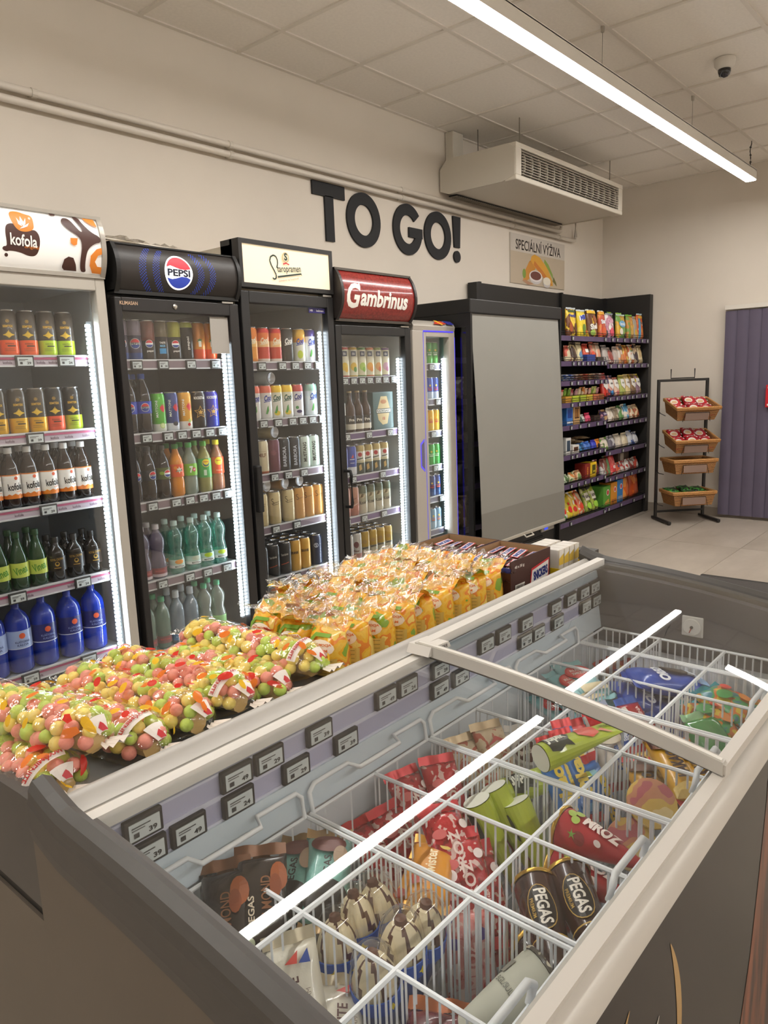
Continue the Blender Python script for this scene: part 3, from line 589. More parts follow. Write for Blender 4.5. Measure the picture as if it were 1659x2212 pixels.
# --- slim energy fridge
RX = 'in the slim silver fridge'
def rb(k, top, low, ink, lab): can(k, lab+RX, [(.35, low), (1, top)], [('p', rect(-.012, .055, .012, .062), ink), ('t', 'Red Bull', .03, 0, .07, ink, 0, .02, .008), ('p', circ(0, .085, .006), '#e8c43a')], r=.0265, h=.134)
rb('r0', '#26337a', '#c9c8c4', '#c8343c', 'blue and silver slim energy can on the top shelf '); rb('r0g', '#3f9a3c', '#4fae44', '#dfe8d0', 'green slim energy can on the top shelf ')
rb('r1', '#2a4aa4', '#b8c4d4', '#c8343c', 'blue and silver slim energy can on the second shelf '); rb('r2', '#dba81f', '#e0b52a', '#c8343c', 'yellow slim energy can on the third shelf ')
rb('r3', '#2f9a3a', '#38aa42', '#d8e8d0', 'green slim energy can on the fourth shelf '); rb('r4', '#233a74', '#2f5a94', '#d85a3c', 'navy slim energy can on the fifth shelf '); rb('r5', '#7fa4bc', '#a9c0cc', '#d8703c', 'pale blue slim energy can on the bottom shelf ')

# ------------------------------------------------------------------ electronic price tags
def tag_proto(w, h, num='29', red=False):
    scr = MB().box(-w/2+.006, -.0065, -h/2+.005, w/2-.006, -.004, h/2-.006, pm('#cdd3d2', .5)).mesh('screen')
    pr = decal([('t', num, w*.22, w*.2, -h*.15, '#2c2c2e', 0, .04, h*.22), ('p', rect(-w*.34, h*.14, w*.15, h*.19), '#4a4a4a'), ('p', rect(-w*.34, h*.04, w*.0, h*.09), '#6a6a6a'), ('p', rect(-w*.30, -h*.25, -w*.16, -h*.05), '#3a3a3c')], on_front(-.0065), None, .0003).mesh('digits')
    return dict(name='price_tag', cat='price tag', mesh=MB().box(-w/2, -.005, -h/2, w/2, .004, h/2, pm('#312f2e', .5), .002).mesh('price_tag_frame'), parts=[('screen', scr, [('digits', pr)])])
TAGS = [tag_proto(.066, .041, n) for n in ('29', '24', '39', '49')]; STAG = [tag_proto(.052, .038, n) for n in ('29', '34', '15')]
# ================================================================== fridges
FY = 2.70
grey_in = pm('#a3a8ac', .5); dark_in = pm('#4a4848', .5)
glass_m = film('fridge_glass', '#fcfdfd', .05, .75, .01)
def fridge(x0, x1, label, ztop, zdoor, glass, bodyc, framec, inner, lips, led=True, header=None, rail=None, name='display_fridge', back=.64, body_mat=None):
    """glass=(gx0,gx1,gz0,gz1) world; lips = shelf rail centre heights"""
    xc = (x0+x1)/2; w = (x1-x0)/2; t = thing(name, label, 'fridge', (xc, FY, 0))
    bm_ = body_mat or pm(bodyc, .45); fm_ = pm(framec, .42); th = .035
    g0, g1, gz0, gz1 = glass[0]-xc, glass[1]-xc, glass[2], glass[3]
    zt = zdoor+.0
    cab = MB().box(-w, .05, .08, -w+th, back, ztop-.02, bm_).box(w-th, .05, .08, w, back, ztop-.02, bm_).box(-w+th, back-.03, .08, w-th, back, ztop-.02, bm_).box(-w+th, .05, .08, w-th, back-.03, .26, bm_).box(-w+th, .05, zt-.03, w-th, back-.03, ztop-.02, bm_)
    obj('cabinet', cab, t)
    obj('plinth', MB().box(-w+.01, .06, 0, w-.01, back-.02, .08, pm('#191818', .6)), t)
    ln = .004
    obj('liner', MB().box(-w+th, .055, .26, -w+th+ln, back-.034, zt-.03, inner).box(w-th-ln, .055, .26, w-th, back-.034, zt-.03, inner).box(-w+th, back-.034, .26, w-th, back-.03, zt-.03, inner).box(-w+th, .055, .26, w-th, back-.034, .264, inner).box(-w+th, .055, zt-.034, w-th, back-.034, zt-.03, inner), t)
    d = obj('door', MB().box(-w, 0, .10, g0, .045, zdoor, fm_, .004).box(g1, 0, .10, w, .045, zdoor, fm_, .004).box(g0, 0, .10, g1, .045, gz0, fm_, .003).box(g0, 0, gz1, g1, .045, zdoor, fm_, .003), t)
    obj('pane', MB().box(g0-.002, .018, gz0-.002, g1+.002, .022, gz1+.002, glass_m), d)
    rm = rail or pm('#b7a9b4', .4); wires = pm('#9aa0a4', .3, .7)
    for z in lips:
        s = obj('shelf', MB().box(-w+th+.008, .078, z+.008, w-th-.008, .56, z+.014, pm('#b9bdc0', .35, .3)).tube([(-w+th+.008, .08, z-.014), (w-th-.008, .08, z-.014)], .003, wires).tube([(-w+th+.008, .30, z+.004), (w-th-.008, .30, z+.004)], .003, wires), t)
        obj('price_rail', MB().box(-w+th+.008, .068, z-.019, w-th-.008, .074, z+.019, rm).box(-w+th+.008, .0665, z+.014, w-th-.008, .075, z+.021, pm('#d6d6d8', .2, .2)).box(-w+th+.008, .0665, z-.021, w-th-.008, .075, z-.015, pm('#dcdde0', .2, .2)), s)
    if led:
        sx = w-th-.020; zl = max(.33, gz0+.06)
        for sd in led:
            X = sd*sx
            st = obj('led_strip', MB().box(X-.012, .047, zl, X+.010, .058, led_top(gz1), pm('#7f8588', .4, .2)), t)
            q = MB(); z = zl+.01
            while z < led_top(gz1)-.01:
                q.box(X-.0135*sd, .0450, z, X+.002*sd, .0545, z+.0085, LEDM); z += .0165
            obj('led', q, st, kind='stuff')
    return t, xc
def led_top(gz1): return gz1-.11
LEDM = emit('fridge_led', LED_COL, LED_W)
def curved_header(t, xc, x0, x1, z0, z1, bulge, mat, capm, items, lean=0, trim=None, capw=.018, pattern=()):
    """bulging sign box; items in world x,z"""
    def prof(z):
        f = min(1, max(0, (z-z0)/(z1-z0))); return -bulge*(4*f*(1-f))**.8 - lean*f
    n = 14; zz = [z0+(z1-z0)*i/n for i in range(n+1)]
    pts = [(prof(z), z) for z in zz]+[(.30, z1), (.30, z0)]
    a, b = x0-xc, x1-xc
    h = obj('header', MB().prism(pts, mat, 'x', a+capw, b-capw), t, smooth=True, ang=30)
    cp = [(p[0]-.008, p[1]) for p in pts[:-2]]; cp[0] = (cp[0][0], z0-.006); cp[-1] = (cp[-1][0], z1+.006)
    for s0, s1 in ((a, a+capw), (b-capw, b)): obj('end_cap', MB().prism(cp+[(.305, z1+.006), (.305, z0-.006)], capm, 'x', s0, s1), h)
    if trim: obj('trim', MB().box(a, prof(z1)-.012, z1-.004, b, .30, z1+.008, trim).box(a, -.006, z0-.012, b, .05, z0+.002, trim), h)
    else: obj('trim', MB().box(a, -.004, z0-.014, b, .05, z0, capm).box(a, .0, z1, b, .30, z1+.006, capm), h)
    if pattern: obj('dot_pattern', decal(pattern, lambda u, v, e: (u-xc, prof(v)-.0006, v), (None, .008), .0006), h, kind='stuff')
    for k, it in enumerate(items): obj('lettering' if it[0] == 't' else 'motif', decal([it], lambda u, v, e: (u-xc, prof(v)-e, v), (None, .008), .0006*(1+.6*k)), h)
    return h
FR = {}
# 1 --- grey fridge, white header with brown and orange splashes
sil = '#b7b1a6'
t, xc = fridge(.955, 1.562, 'grey-framed drinks fridge with a white header of brown and orange splashes', 2.05, 1.835, (.998, 1.523, .20, 1.79), sil, sil, grey_in, (1.535, 1.257, .987, .682, .366), (1,), rail=pm('#b9abb7', .4))
wht = emit('kofola_sheet', '#efece6', .12)
br, og = '#4a2c24', '#e2852c'
K1 = [(1.402, 2.022), (1.412, 2.034), (1.434, 2.034), (1.457, 2.003), (1.469, 1.99), (1.476, 1.991), (1.475, 2.005), (1.452, 2.039), (1.451, 2.043), (1.473, 2.043), (1.482, 2.022), (1.51, 1.993), (1.543, 1.98), (1.543, 1.96), (1.52, 1.955), (1.49, 1.933), (1.48, 1.903), (1.478, 1.87), (1.485, 1.852), (1.462, 1.852), (1.457, 1.884), (1.468, 1.943), (1.462, 1.971), (1.425, 1.991), (1.405, 2.009)]
kb = [(1.202, 1.981), (1.218, 1.99), (1.234, 1.989), (1.252, 1.98), (1.284, 1.974), (1.304, 1.977), (1.316, 1.955), (1.311, 1.915), (1.298, 1.89), (1.273, 1.887), (1.242, 1.898), (1.207, 1.9), (1.197, 1.895), (1.182, 1.902), (1.187, 1.912), (1.199, 1.913), (1.199, 1.93), (1.197, 1.956)]
ko = [(1.221, 2.029), (1.251, 2.035), (1.278, 2.027), (1.3, 2.025), (1.301, 1.996), (1.296, 1.976), (1.267, 1.965), (1.239, 1.969), (1.223, 2.001)]
leafw = '#f4efe8'
its = [('p', soft(kb), br), ('p', circ(1.196, 1.885, .006), br), ('p', soft(ko), og), ('p', [(1.258, 2.018), (1.266, 2.0), (1.262, 1.985), (1.252, 1.998)], leafw), ('p', [(1.243, 2.012), (1.256, 1.995), (1.258, 1.983), (1.246, 1.99)], leafw), ('p', [(1.275, 2.014), (1.272, 1.995), (1.262, 1.983), (1.266, 2.0)], leafw), ('p', [(1.284, 1.998), (1.276, 1.985), (1.262, 1.979), (1.247, 1.974), (1.262, 1.985)], leafw),
 ('t', 'kofola', .092, 1.257, 1.937, '#f6f2ec', -.03, .02, .04), ('t', 'original', .05, 1.283, 1.915, og, 0, .0, .012), ('t', '®', .008, 1.288, 2.014, leafw),
 ('p', soft(K1), br), ('p', [(1.391, 1.866), (1.398, 1.889), (1.414, 1.899), (1.432, 1.896), (1.442, 1.875), (1.447, 1.853), (1.4, 1.853), (1.392, 1.86)], br), ('p', [(1.365, 2.043), (1.388, 2.043), (1.385, 2.037), (1.369, 2.036)], br),
 ('p', [(1.425, 1.964), (1.453, 1.966), (1.447, 1.943), (1.436, 1.938), (1.425, 1.945)], og), ('p', [(1.543, 1.941), (1.522, 1.934), (1.498, 1.909), (1.495, 1.875), (1.508, 1.851), (1.543, 1.85), (1.543, 1.873), (1.525, 1.874), (1.515, 1.89), (1.527, 1.912), (1.543, 1.918)], og), ('p', [(1.489, 2.043), (1.532, 2.043), (1.538, 2.015), (1.518, 2.019), (1.498, 2.031)], og),
 ('p', [(1.0, 1.86), (1.03, 1.93), (1.08, 1.90), (1.06, 1.86)], br), ('p', circ(1.05, 1.99, .03, .04), og)]
curved_header(t, xc, .955, 1.562, 1.846, 2.048, .03, wht, pm('#a8a298', .35, .4), its, trim=pm('#a8a298', .35, .4))
rail_txt = MB()
for z in (1.535, 1.257, .987, .682, .366):
    m = decal([it for x in ([1.195, 1.315, 1.36, 1.50] if z > 1.5 else [1.17, 1.335, 1.39, 1.46]) for it in (('t', 'kofola', .032, x, z-.006, '#6a5560', 0, .02, .010),)]+[('p', rect(1.0, z+.004, 1.515, z+.012), '#a54a6a')], lambda u, v, e: (u-xc, .068-e, v), None, .0006)
    obj('rail_print', m, t)
t1 = t
# 2 --- black fridge, round globe header
blk = '#262322'
t, xc = fridge(1.596, 2.196, 'black drinks fridge with a black header carrying a red, white and blue globe', 1.99, 1.774, (1.626, 2.147, .26, 1.722), blk, blk, dark_in, (1.518, 1.219, .932, .591, .275), (1,), rail=pm('#85727a', .4))
dots = []
for s, (cx_, r_) in ((-1, (1.90, .115)), (-1, (1.93, .205)), (1, (1.86, .115)), (1, (1.83, .205))):
    for i in range(17):
        for q in range(5):
            a = -.72+1.44*i/16; a += (.5 if q % 2 else 0)*1.44/16
            u = cx_+s*(r_+q*.0065)*cos(a*(.115/r_)**.35); v = 1.88+(r_ if r_ < .15 else .12)*sin(a)*1.0
            if 1.80 < v < 1.965: dots.append(('p', circ(u, v, .0022*(1-abs(a)*.6), n=6), PB) if False else ('p', circ(u, v, .0024, n=6), '#3552c8'))
PB = emit('globe_white', '#f4f3f1', .5)
gl = [('p', circ(1.878, 1.88, .067, n=40), PB), ('p', [(1.822, 1.899), (1.84, 1.906), (1.862, 1.9), (1.886, 1.894), (1.91, 1.893), (1.933, 1.897)]+circ(1.878, 1.88, .0605, n=20, a0=.30, a1=pi-.33), emit('globe_red', '#d2323f', .35)), ('p', [(1.933, 1.857), (1.915, 1.864), (1.89, 1.865), (1.865, 1.857), (1.845, 1.853), (1.823, 1.857)]+circ(1.878, 1.88, .0605, n=20, a0=pi+.40, a1=2*pi-.38), emit('globe_blue', '#2c3f98', .35)), ('t', 'PEPSI', .108, 1.878, 1.879, '#131a33', 0, .035, .028)]
curved_header(t, xc, 1.596, 2.196, 1.80, 1.972, .032, pm('#2e2926', .4, noise=.05), pm('#1a1918', .45), gl, lean=-.005, pattern=dots)
obj('maker_badge', decal([('t', 'KLIMASAN', .078, 1.655, 1.752, '#c8a98c', 0, .02, .014)], lambda u, v, e: (u-xc, -.0005-e, v), None, .0006), t)
obj('lock', MB().lathe([(0, 0), (.009, 0), (.011, -.004), (.006, -.008), (0, -.008)], pm('#c8c4bc', .2, .9), 16), t, (1.866-xc, -.0, 1.748), (-pi/2, 0, 0))
obj('hinge', MB().box(.21, -.004, 1.774, .27, .03, 1.781, pm('#a8a49c', .3, .8)), t)
obj('notice_sheet', MB().box(.15, .012, 1.56, .245, .016, 1.715, pm('#a9a49c', .7)), t)
t2 = t
# 3 --- black fridge with cream cabinet and lit cream header
t, xc = fridge(2.215, 2.805, 'black-fronted drinks fridge with a flat lit cream header', 2.056, 1.837, (2.262, 2.762, .24, 1.785), '#cfc4b0', '#252424', pm('#a6aaac', .5), (1.506, 1.235, .973, .715, .449), (1,), rail=pm('#7c6b76', .4), body_mat=pm('#c9bda8', .55))
h = obj('header', MB().box(-.295, -.006, 1.852, .295, .055, 1.872, pm('#252322', .45)).box(-.295, -.006, 2.04, .295, .055, 2.06, pm('#252322', .45)).box(-.295, -.006, 1.872, -.275, .055, 2.04, pm('#252322', .45)).box(.275, -.006, 1.872, .295, .055, 2.04, pm('#252322', .45)).box(-.295, .04, 1.852, .295, .12, 2.06, pm('#252322', .45)), t)
obj('lit_panel', MB().box(-.275, 0, 1.872, .275, .012, 2.04, emit('cream_panel', '#f1debb', .30)), h)
ink = '#23382f'
def strk(pts, w):
    L = []; 
    for i, (p, q) in enumerate(zip(pts, pts[1:])):
        d = Vector((q[0]-p[0], q[1]-p[1])).normalized(); n_ = Vector((-d.y, d.x))*w
        L.append(('p', [(p[0]+n_.x, p[1]+n_.y), (p[0]-n_.x, p[1]-n_.y), (q[0]-n_.x, q[1]-n_.y), (q[0]+n_.x, q[1]+n_.y)], ink))
    return L
S_ = [(2.438, 1.95), (2.444, 1.968), (2.444, 1.985), (2.436, 2.0), (2.42, 2.005), (2.402, 1.996), (2.396, 1.978), (2.404, 1.958), (2.418, 1.938), (2.43, 1.918), (2.428, 1.902), (2.416, 1.897), (2.406, 1.903)]
its = strk(S_, .0035)+[('t', 'taropramen', .150, 2.512, 1.944, ink, .075, .012, .036), ('p', [(2.436, 1.913), (2.588, 1.937), (2.594, 1.925), (2.585, 1.930), (2.437, 1.905)], ink), ('t', 'Založeno na Smíchově', .13, 2.505, 1.902, '#b8464a', .25*.65, .0, .010),
  ('p', circ(2.492, 2.0, .022, .024, 14), '#cdb98a'), ('p', circ(2.492, 2.0, .016, .018, 14), '#efe2c2'), ('t', 'S', .02, 2.492, 2.003, ink, 0, .04, .034), ('p', [(2.472, 1.972), (2.492, 1.978), (2.512, 1.972), (2.51, 1.966), (2.492, 1.971), (2.474, 1.966)], '#cf3a44')]
obj('lettering', decal(its, lambda u, v, e: (u-xc, -.0-e, v), None, .0006), h)
obj('top_sticker', decal([('p', rect(.135, 1.758, .247, 1.782), '#2c2470'), ('t', 'IceStream', .05, .212, 1.77, '#e4e2ee', 0, .03, .010), ('t', 'HB', .02, .153, 1.77, '#e4e2ee', 0, .05, .010)], lambda u, v, e: (u, .0165-e, v), None, .0006), t)
obj('hinge', MB().box(.22, -.004, 1.837, .28, .03, 1.846, pm('#a8a49c', .3, .8)), t)
obj('handle', MB().box(-.292, -.03, .83, -.262, .002, 1.05, pm('#1b1a1a', .5), .006), t)
t3 = t
# 4 --- black fridge with curved red header
t, xc = fridge(2.812, 3.425, 'black drinks fridge with a curved red header and white blackletter-like name', 1.985, 1.705, (2.856, 3.376, .24, 1.658), blk, '#232221', pm('#a9b0b2', .5), (1.422, 1.124, .89, .663, .40), (1,), rail=pm('#6b557a', .4))
redm = pm('#8c2a25', .22, noise=.3, scale=90, coat=.5)
def goth():
    w = '#f4efe6'; L = []
    hull = [(2.958, 1.918), (2.925, 1.908), (2.900, 1.895), (2.880, 1.872), (2.868, 1.842), (2.865, 1.815), (2.872, 1.798), (2.892, 1.790), (2.916, 1.800), (2.918, 1.790), (2.938, 1.796), (2.936, 1.862), (2.905, 1.872), (2.900, 1.860), (2.914, 1.856), (2.915, 1.818), (2.900, 1.806), (2.890, 1.812), (2.886, 1.835), (2.893, 1.862), (2.908, 1.880), (2.930, 1.890), (2.946, 1.893)]
    G = hull
    L.append(('t', 'G', .098, 2.905, 1.850, w, -.03, .03, .125, .18)); L.append(('p', [(2.935, 1.905), (2.958, 1.930), (2.962, 1.915), (2.945, 1.897)], w)); L.append(('t', 'ambrinus', .385, 3.155, 1.842, w, -.02, .035, .088, .12)); return L
GI = [(i[0], [(p[0]-.0+.0, p[1]-.012) for p in i[1]], i[2]) if i[0] == 'p' else i for i in goth()]
curved_header(t, xc, 2.812, 3.425, 1.735, 1.978, .05, redm, pm('#2a2523', .4), GI, trim=pm('#5a544e', .3, .6))
obj('handle', MB().tube([(-.285, .002, .765), (-.285, -.04, .765), (-.285, -.045, .785), (-.285, -.045, .935), (-.285, -.04, .955), (-.285, .002, .955)], .0085, pm('#1b1a1a', .5), 8), t, smooth=True)
obj('hinge', MB().box(.22, -.004, 1.706, .29, .03, 1.713, pm('#a8a49c', .3, .8)), t)
t4 = t
# 5 --- slim silver fridge
FY = 2.70
t, xc = fridge(3.445, 3.862, 'slim silver fridge with glowing blue edges beside the roller-blind cooler', 1.70, 1.695, (3.572, 3.802, .40, 1.66), '#a9a49c', '#b3aca1', pm('#9fb4b0', .4), (1.488, 1.276, 1.08, .869, .671, .462), (1,), rail=pm('#6f6a7a', .4))
sv = pm('#c4beb4', .3, .45)
pr = [(0, 1.695), (-.004, 1.72), (.01, 1.742), (.04, 1.755), (.20, 1.765), (.30, 1.765), (.30, 1.695)]
h = obj('header', MB().prism(pr, sv, 'x', -.206, .206), t, smooth=True)
obj('emblem', decal([('p', [(-.01, 1.735), (.03, 1.752), (.09, 1.755), (.12, 1.738), (.07, 1.732)], '#c23a2a'), ('p', [(.02, 1.757), (.05, 1.756), (.08, 1.73), (.06, 1.73)], '#e8b52a'), ('p', [(.10, 1.757), (.19, 1.754), (.19, 1.733), (.13, 1.733)], '#2c2f86')], lambda u, v, e: (u, -.004-e+max(0, (v-1.735))*1.4, v), (None, .006), .002), h)
bl = emit('blue_edge', '#3a30ff', .7)
obj('edge_light', MB().box(-.11, -.003, 1.688, .19, .0, 1.694, bl).box(.2065, .0, .28, .2085, .006, 1.66, bl).box(-.112, -.002, .28, -.1095, 0, 1.69, emit('blue_edge_dim', '#4a48c8', .5)), t)
obj('handle_recess', MB().prism([(-.125, .868), (-.165, .90), (-.165, 1.04), (-.125, 1.067)], emit('handle_blue', '#5a52d8', .35), 'y', -.0015, .004).prism([(-.128, .885), (-.155, .908), (-.155, 1.032), (-.128, 1.05)], pm('#6d6a78', .5), 'y', -.0025, .004), t)
t5 = t

# ------------------------------------------------------------------ stocking
def row(keys, xs, lip, group, y0=2.779, rz=-.2, rows=1, dx=0, nolab=False, jit=.15):
    for k, x in zip(keys, xs):
        p = P[k]; pitch = p['r']*2+.003
        for q in range(rows):
            place(p, (x+dx, y0+p['r']+q*pitch, lip+.0145), (0, 0, rz+random.uniform(-jit, jit)), label=(('front-row ', 'second-row ', 'third-row ', 'fourth-row ')[q] if rows > 1 else '')+p['label'], group=group)
SHN = ('top', 'second', 'third', 'fourth', 'fifth', 'bottom')
def tags(xs, z, where, protos=TAGS):
    for i, x in enumerate(xs):
        place(protos[i % len(protos)], (x, FY+.062, z-.002), (0, 0, 0), label='electronic price tag clipped to the %s' % where, group='price tags on the %s' % where)
kl = 'shelf rail of the white-header brown-splash fridge'
row(['sx_or']*3+['sx_gr']*2, [1.15, 1.227, 1.297, 1.368, 1.439], 1.535, 'energy cans on the top shelf of the brown-splash fridge', rz=-.35)
row(['sx_ye']*3+['sx_or2', 'sx_gr2'], [1.155, 1.228, 1.300, 1.368, 1.438], 1.257, 'energy cans on the second shelf of the brown-splash fridge', rz=-.35)
row(['kof']*6, [1.105, 1.174, 1.243, 1.313, 1.383, 1.453], .987, 'white-label cola bottles in the brown-splash fridge', rows=2, rz=-.02)
row(['vin']*3+['roy']*3, [1.095, 1.165, 1.235, 1.309, 1.384, 1.458], .682, 'glass-look bottles on the fourth shelf of the brown-splash fridge', rows=2, rz=-.25)
row(['kl2']*2+['kl1']*3, [1.043, 1.136, 1.233, 1.337, 1.438], .366, 'blue water bottles in the brown-splash fridge', rz=-.1)
for i, (z, xs) in enumerate(zip((1.535, 1.257, .987, .682, .366), ([1.253, 1.409], [1.259], [1.277], [1.126, 1.379], [1.137, 1.369]))): tags(xs, z, SHN[i]+' '+kl)
row(['pep', 'pep', 'pmx', 'pmt', 'pli', 'pdk', 'mir', 'mir'], [1.668, 1.731, 1.794, 1.857, 1.920, 1.983, 2.046, 2.109], 1.518, 'cans on the top shelf of the globe-header fridge', rz=-.4, jit=.08)
row(['pb', 'pb', 'mg', 'mb', 'mo', 'rs1', 'rs2'], [1.680, 1.748, 1.815, 1.880, 1.947, 2.022, 2.091], 1.219, 'drinks on the second shelf of the globe-header fridge', rz=-.35, jit=.08)
row(['pb', 'pb'], [1.680, 1.748], 1.219, 'drinks on the second shelf of the globe-header fridge', y0=2.85)
row(['pb2', 'pb2', 'pl2', 'mi2', '7u', 'lg', 'lp'], [1.672, 1.742, 1.812, 1.880, 1.950, 2.028, 2.098], .932, 'bottles on the third shelf of the globe-header fridge', rz=-.25, rows=2, jit=.1)
row(['mag', 'mag', 'ma1', 'ma2', 'ma3', 'ma3'], [1.678, 1.751, 1.843, 1.930, 2.003, 2.078], .591, 'bottles on the fourth shelf of the globe-header fridge', rz=-.3, rows=2, jit=.1)
row(['mt4', 'mt4', 'aq', 'aq', 'ap', 'ap'], [1.672, 1.746, 1.820, 1.896, 1.972, 2.046], .275, 'bottles on the bottom shelf of the globe-header fridge', rz=-.3, rows=2, jit=.1)
kl = 'shelf rail of the globe-header fridge'
for i, (z, xs) in enumerate(zip((1.518, 1.219, .932, .591), ([1.703, 1.827, 1.965, 2.095], [1.718, 1.821, 1.89, 1.963, 2.035, 2.104], [1.716, 1.832, 1.902, 1.974, 2.043, 2.112], [1.73, 1.869, 1.965, 2.074]))): tags(xs, z, SHN[i]+' '+kl, STAG)
row(['co_or', 'co_re', 'co_re', 'co_bk', 'co_ye', 'co_pu'], [2.345, 2.419, 2.496, 2.573, 2.655, 2.728], 1.506, 'beer-mix cans on the top shelf of the cream-header fridge', rz=-.45, jit=.1)
row(['co_wr', 'co_wr', 'co_wy', 'co_wy', 'co_wm', 'co_wg'], [2.340, 2.412, 2.481, 2.551, 2.622, 2.722], 1.235, 'beer-mix cans on the second shelf of the cream-header fridge', rz=-.45, jit=.15)
row(['milf', 'plum', 'barb', 'barb', 'must', 'must'], [2.370, 2.444, 2.513, 2.581, 2.650, 2.719], .973, 'craft beer cans in the cream-header fridge', rz=-.6, jit=.1)
row(['stg', 'stg', 'stg', 'sta', 'sta', 'sta'], [2.345, 2.428, 2.520, 2.592, 2.661, 2.730], .715, 'gold beer cans in the cream-header fridge', rows=3, rz=-.6)
row(['stb', 'stb', 'stb', 'brg', 'brg', 'nvy'], [2.325, 2.400, 2.478, 2.546, 2.614, 2.700], .449, 'dark and gold beer cans in the cream-header fridge', rows=3, rz=-.6)
row(['brw', 'brw', 'brw'], [2.33, 2.41, 2.49], .2515, 'cans on the floor of the cream-header fridge', y0=2.80, rz=-.6)
for k, x, z, lv in (('co_wg', 2.452, 1.3925+.0435, 'second'), ('stg', 2.452, .973+.0145+.166+.033, 'third'), ('sta', 2.50, .715+.0145+.166+.033, 'fourth'), ('stb', 2.60, .715+.0145+.166+.033, 'fourth'), ('brg', 2.38, .715+.0145+.166+.033, 'fourth')):
    if k == 'co_wg': z = 1.235+.0145+.166+.033
    o = place(P[k], (x, 2.80, z), (-pi/2, 0, .12), label='can lying on top of others on the %s shelf in the cream-header fridge' % lv, group='lying cans on the %s shelf of the cream-header fridge' % lv)
kl = 'shelf rail of the cream-header fridge'
for i, (z, xs) in enumerate(zip((1.506, 1.235, .973, .715, .449), ([2.362, 2.491, 2.577, 2.66, 2.736], [2.35, 2.443, 2.537, 2.606, 2.674, 2.746], [2.398, 2.488, 2.596], [2.386, 2.527], [2.334, 2.407, 2.508, 2.612]))): tags(xs, z, SHN[i]+' '+kl, STAG)
row(['bi1', 'bi1', 'bi2', 'bi3', 'bi4', 'bi5', 'bi6'], [2.905, 2.975, 3.044, 3.113, 3.180, 3.247, 3.314], 1.422, 'soft drink cans on the top shelf of the red-header fridge', rz=-.5, jit=.08)
row(['gift', 'brown', 'brown', 'brown'], [2.925, 3.008, 3.072, 3.136], 1.124, 'bottles on the second shelf of the red-header fridge', rz=-.5, jit=.05)
place(P['rad'], (3.26, 2.84, 1.124+.0145), (0, 0, -.03), group=None)
row(['blu', 'blu', 'gmc', 'gmc', 'gmc', 'gmc'], [2.930, 3.000, 3.070, 3.138, 3.206, 3.276], .89, 'beer cans on the third shelf of the red-header fridge', rows=3, rz=-.6)
row(['pnk', 'pnk', 'koz', 'koz', 'koz', 'koz'], [2.936, 3.006, 3.076, 3.145, 3.214, 3.283], .663, 'beer cans on the fourth shelf of the red-header fridge', rows=3, rz=-.6)
row(['slv', 'slv', 'gld', 'gld', 'gld', 'gld'], [2.945, 3.013, 3.080, 3.148, 3.216, 3.284], .40, 'beer cans on the bottom shelf of the red-header fridge', rows=4, rz=-.6)
kl = 'shelf rail of the red-header fridge'
for i, (z, xs) in enumerate(zip((1.422, 1.124, .89, .663), ([2.928, 2.997, 3.064, 3.129, 3.196, 3.262, 3.332], [2.925, 3.103, 3.285], [2.96, 3.208], [2.898, 3.037, 3.207]))): tags(xs, z, SHN[i]+' '+kl, STAG)
row(['r0', 'r0', 'r0g', 'r0g'], [3.610, 3.668, 3.726, 3.784], 1.488, 'slim cans on the top shelf of the slim silver fridge', rz=-.6)
for z, k, lv in ((1.276, 'r1', 'second'), (1.08, 'r2', 'third'), (.869, 'r3', 'fourth'), (.671, 'r4', 'fifth'), (.462, 'r5', 'bottom')):
    row([k]*4, [3.610, 3.668, 3.726, 3.784], z, 'slim cans on the %s shelf of the slim silver fridge' % lv, rz=-.6)
kl = 'shelf rail of the slim silver fridge'
for i, (z, xs) in enumerate(zip((1.488, 1.276, 1.08, .869, .671), ([3.62, 3.70], [3.63, 3.755], [3.62, 3.70], [3.62, 3.715], [3.62, 3.77]))): tags(xs, z, SHN[i]+' '+kl, STAG)
# crumpled clear film bag left on top of the globe-header fridge
mb = MB(); n, mrow = 16, 9
def crump(u, v): return .012+.022*abs(sin(7*u+3*v))*cos(v*1.3)**2*(1-abs(u)*.55)+.008*sin(19*u)*sin(13*v)
V = [[(.20*u, .07*v+.02*sin(5*u), max(.002, crump(u, v)*(1-.7*abs(v)**3))) for u in [-1+2*i/n for i in range(n+1)]] for v in [-1+2*j/mrow for j in range(mrow+1)]]
for j in range(mrow):
    for i in range(n): mb.face([V[j][i], V[j][i+1], V[j+1][i+1], V[j+1][i]], film('crumpled_film', '#e9e2d6', .2, .7, .08, body=.18))
o = obj('film_bag', mb, None, (1.745, 2.80, 1.984), (0, 0, .12), 'crumpled clear film bag lying on top of the globe-header fridge', 'plastic bag', smooth=True, ang=25)
obj('seal_strip', MB().box(-.20, -.076, .001, .20, -.07, .005, pm('#d8cfc0', .6)), o)
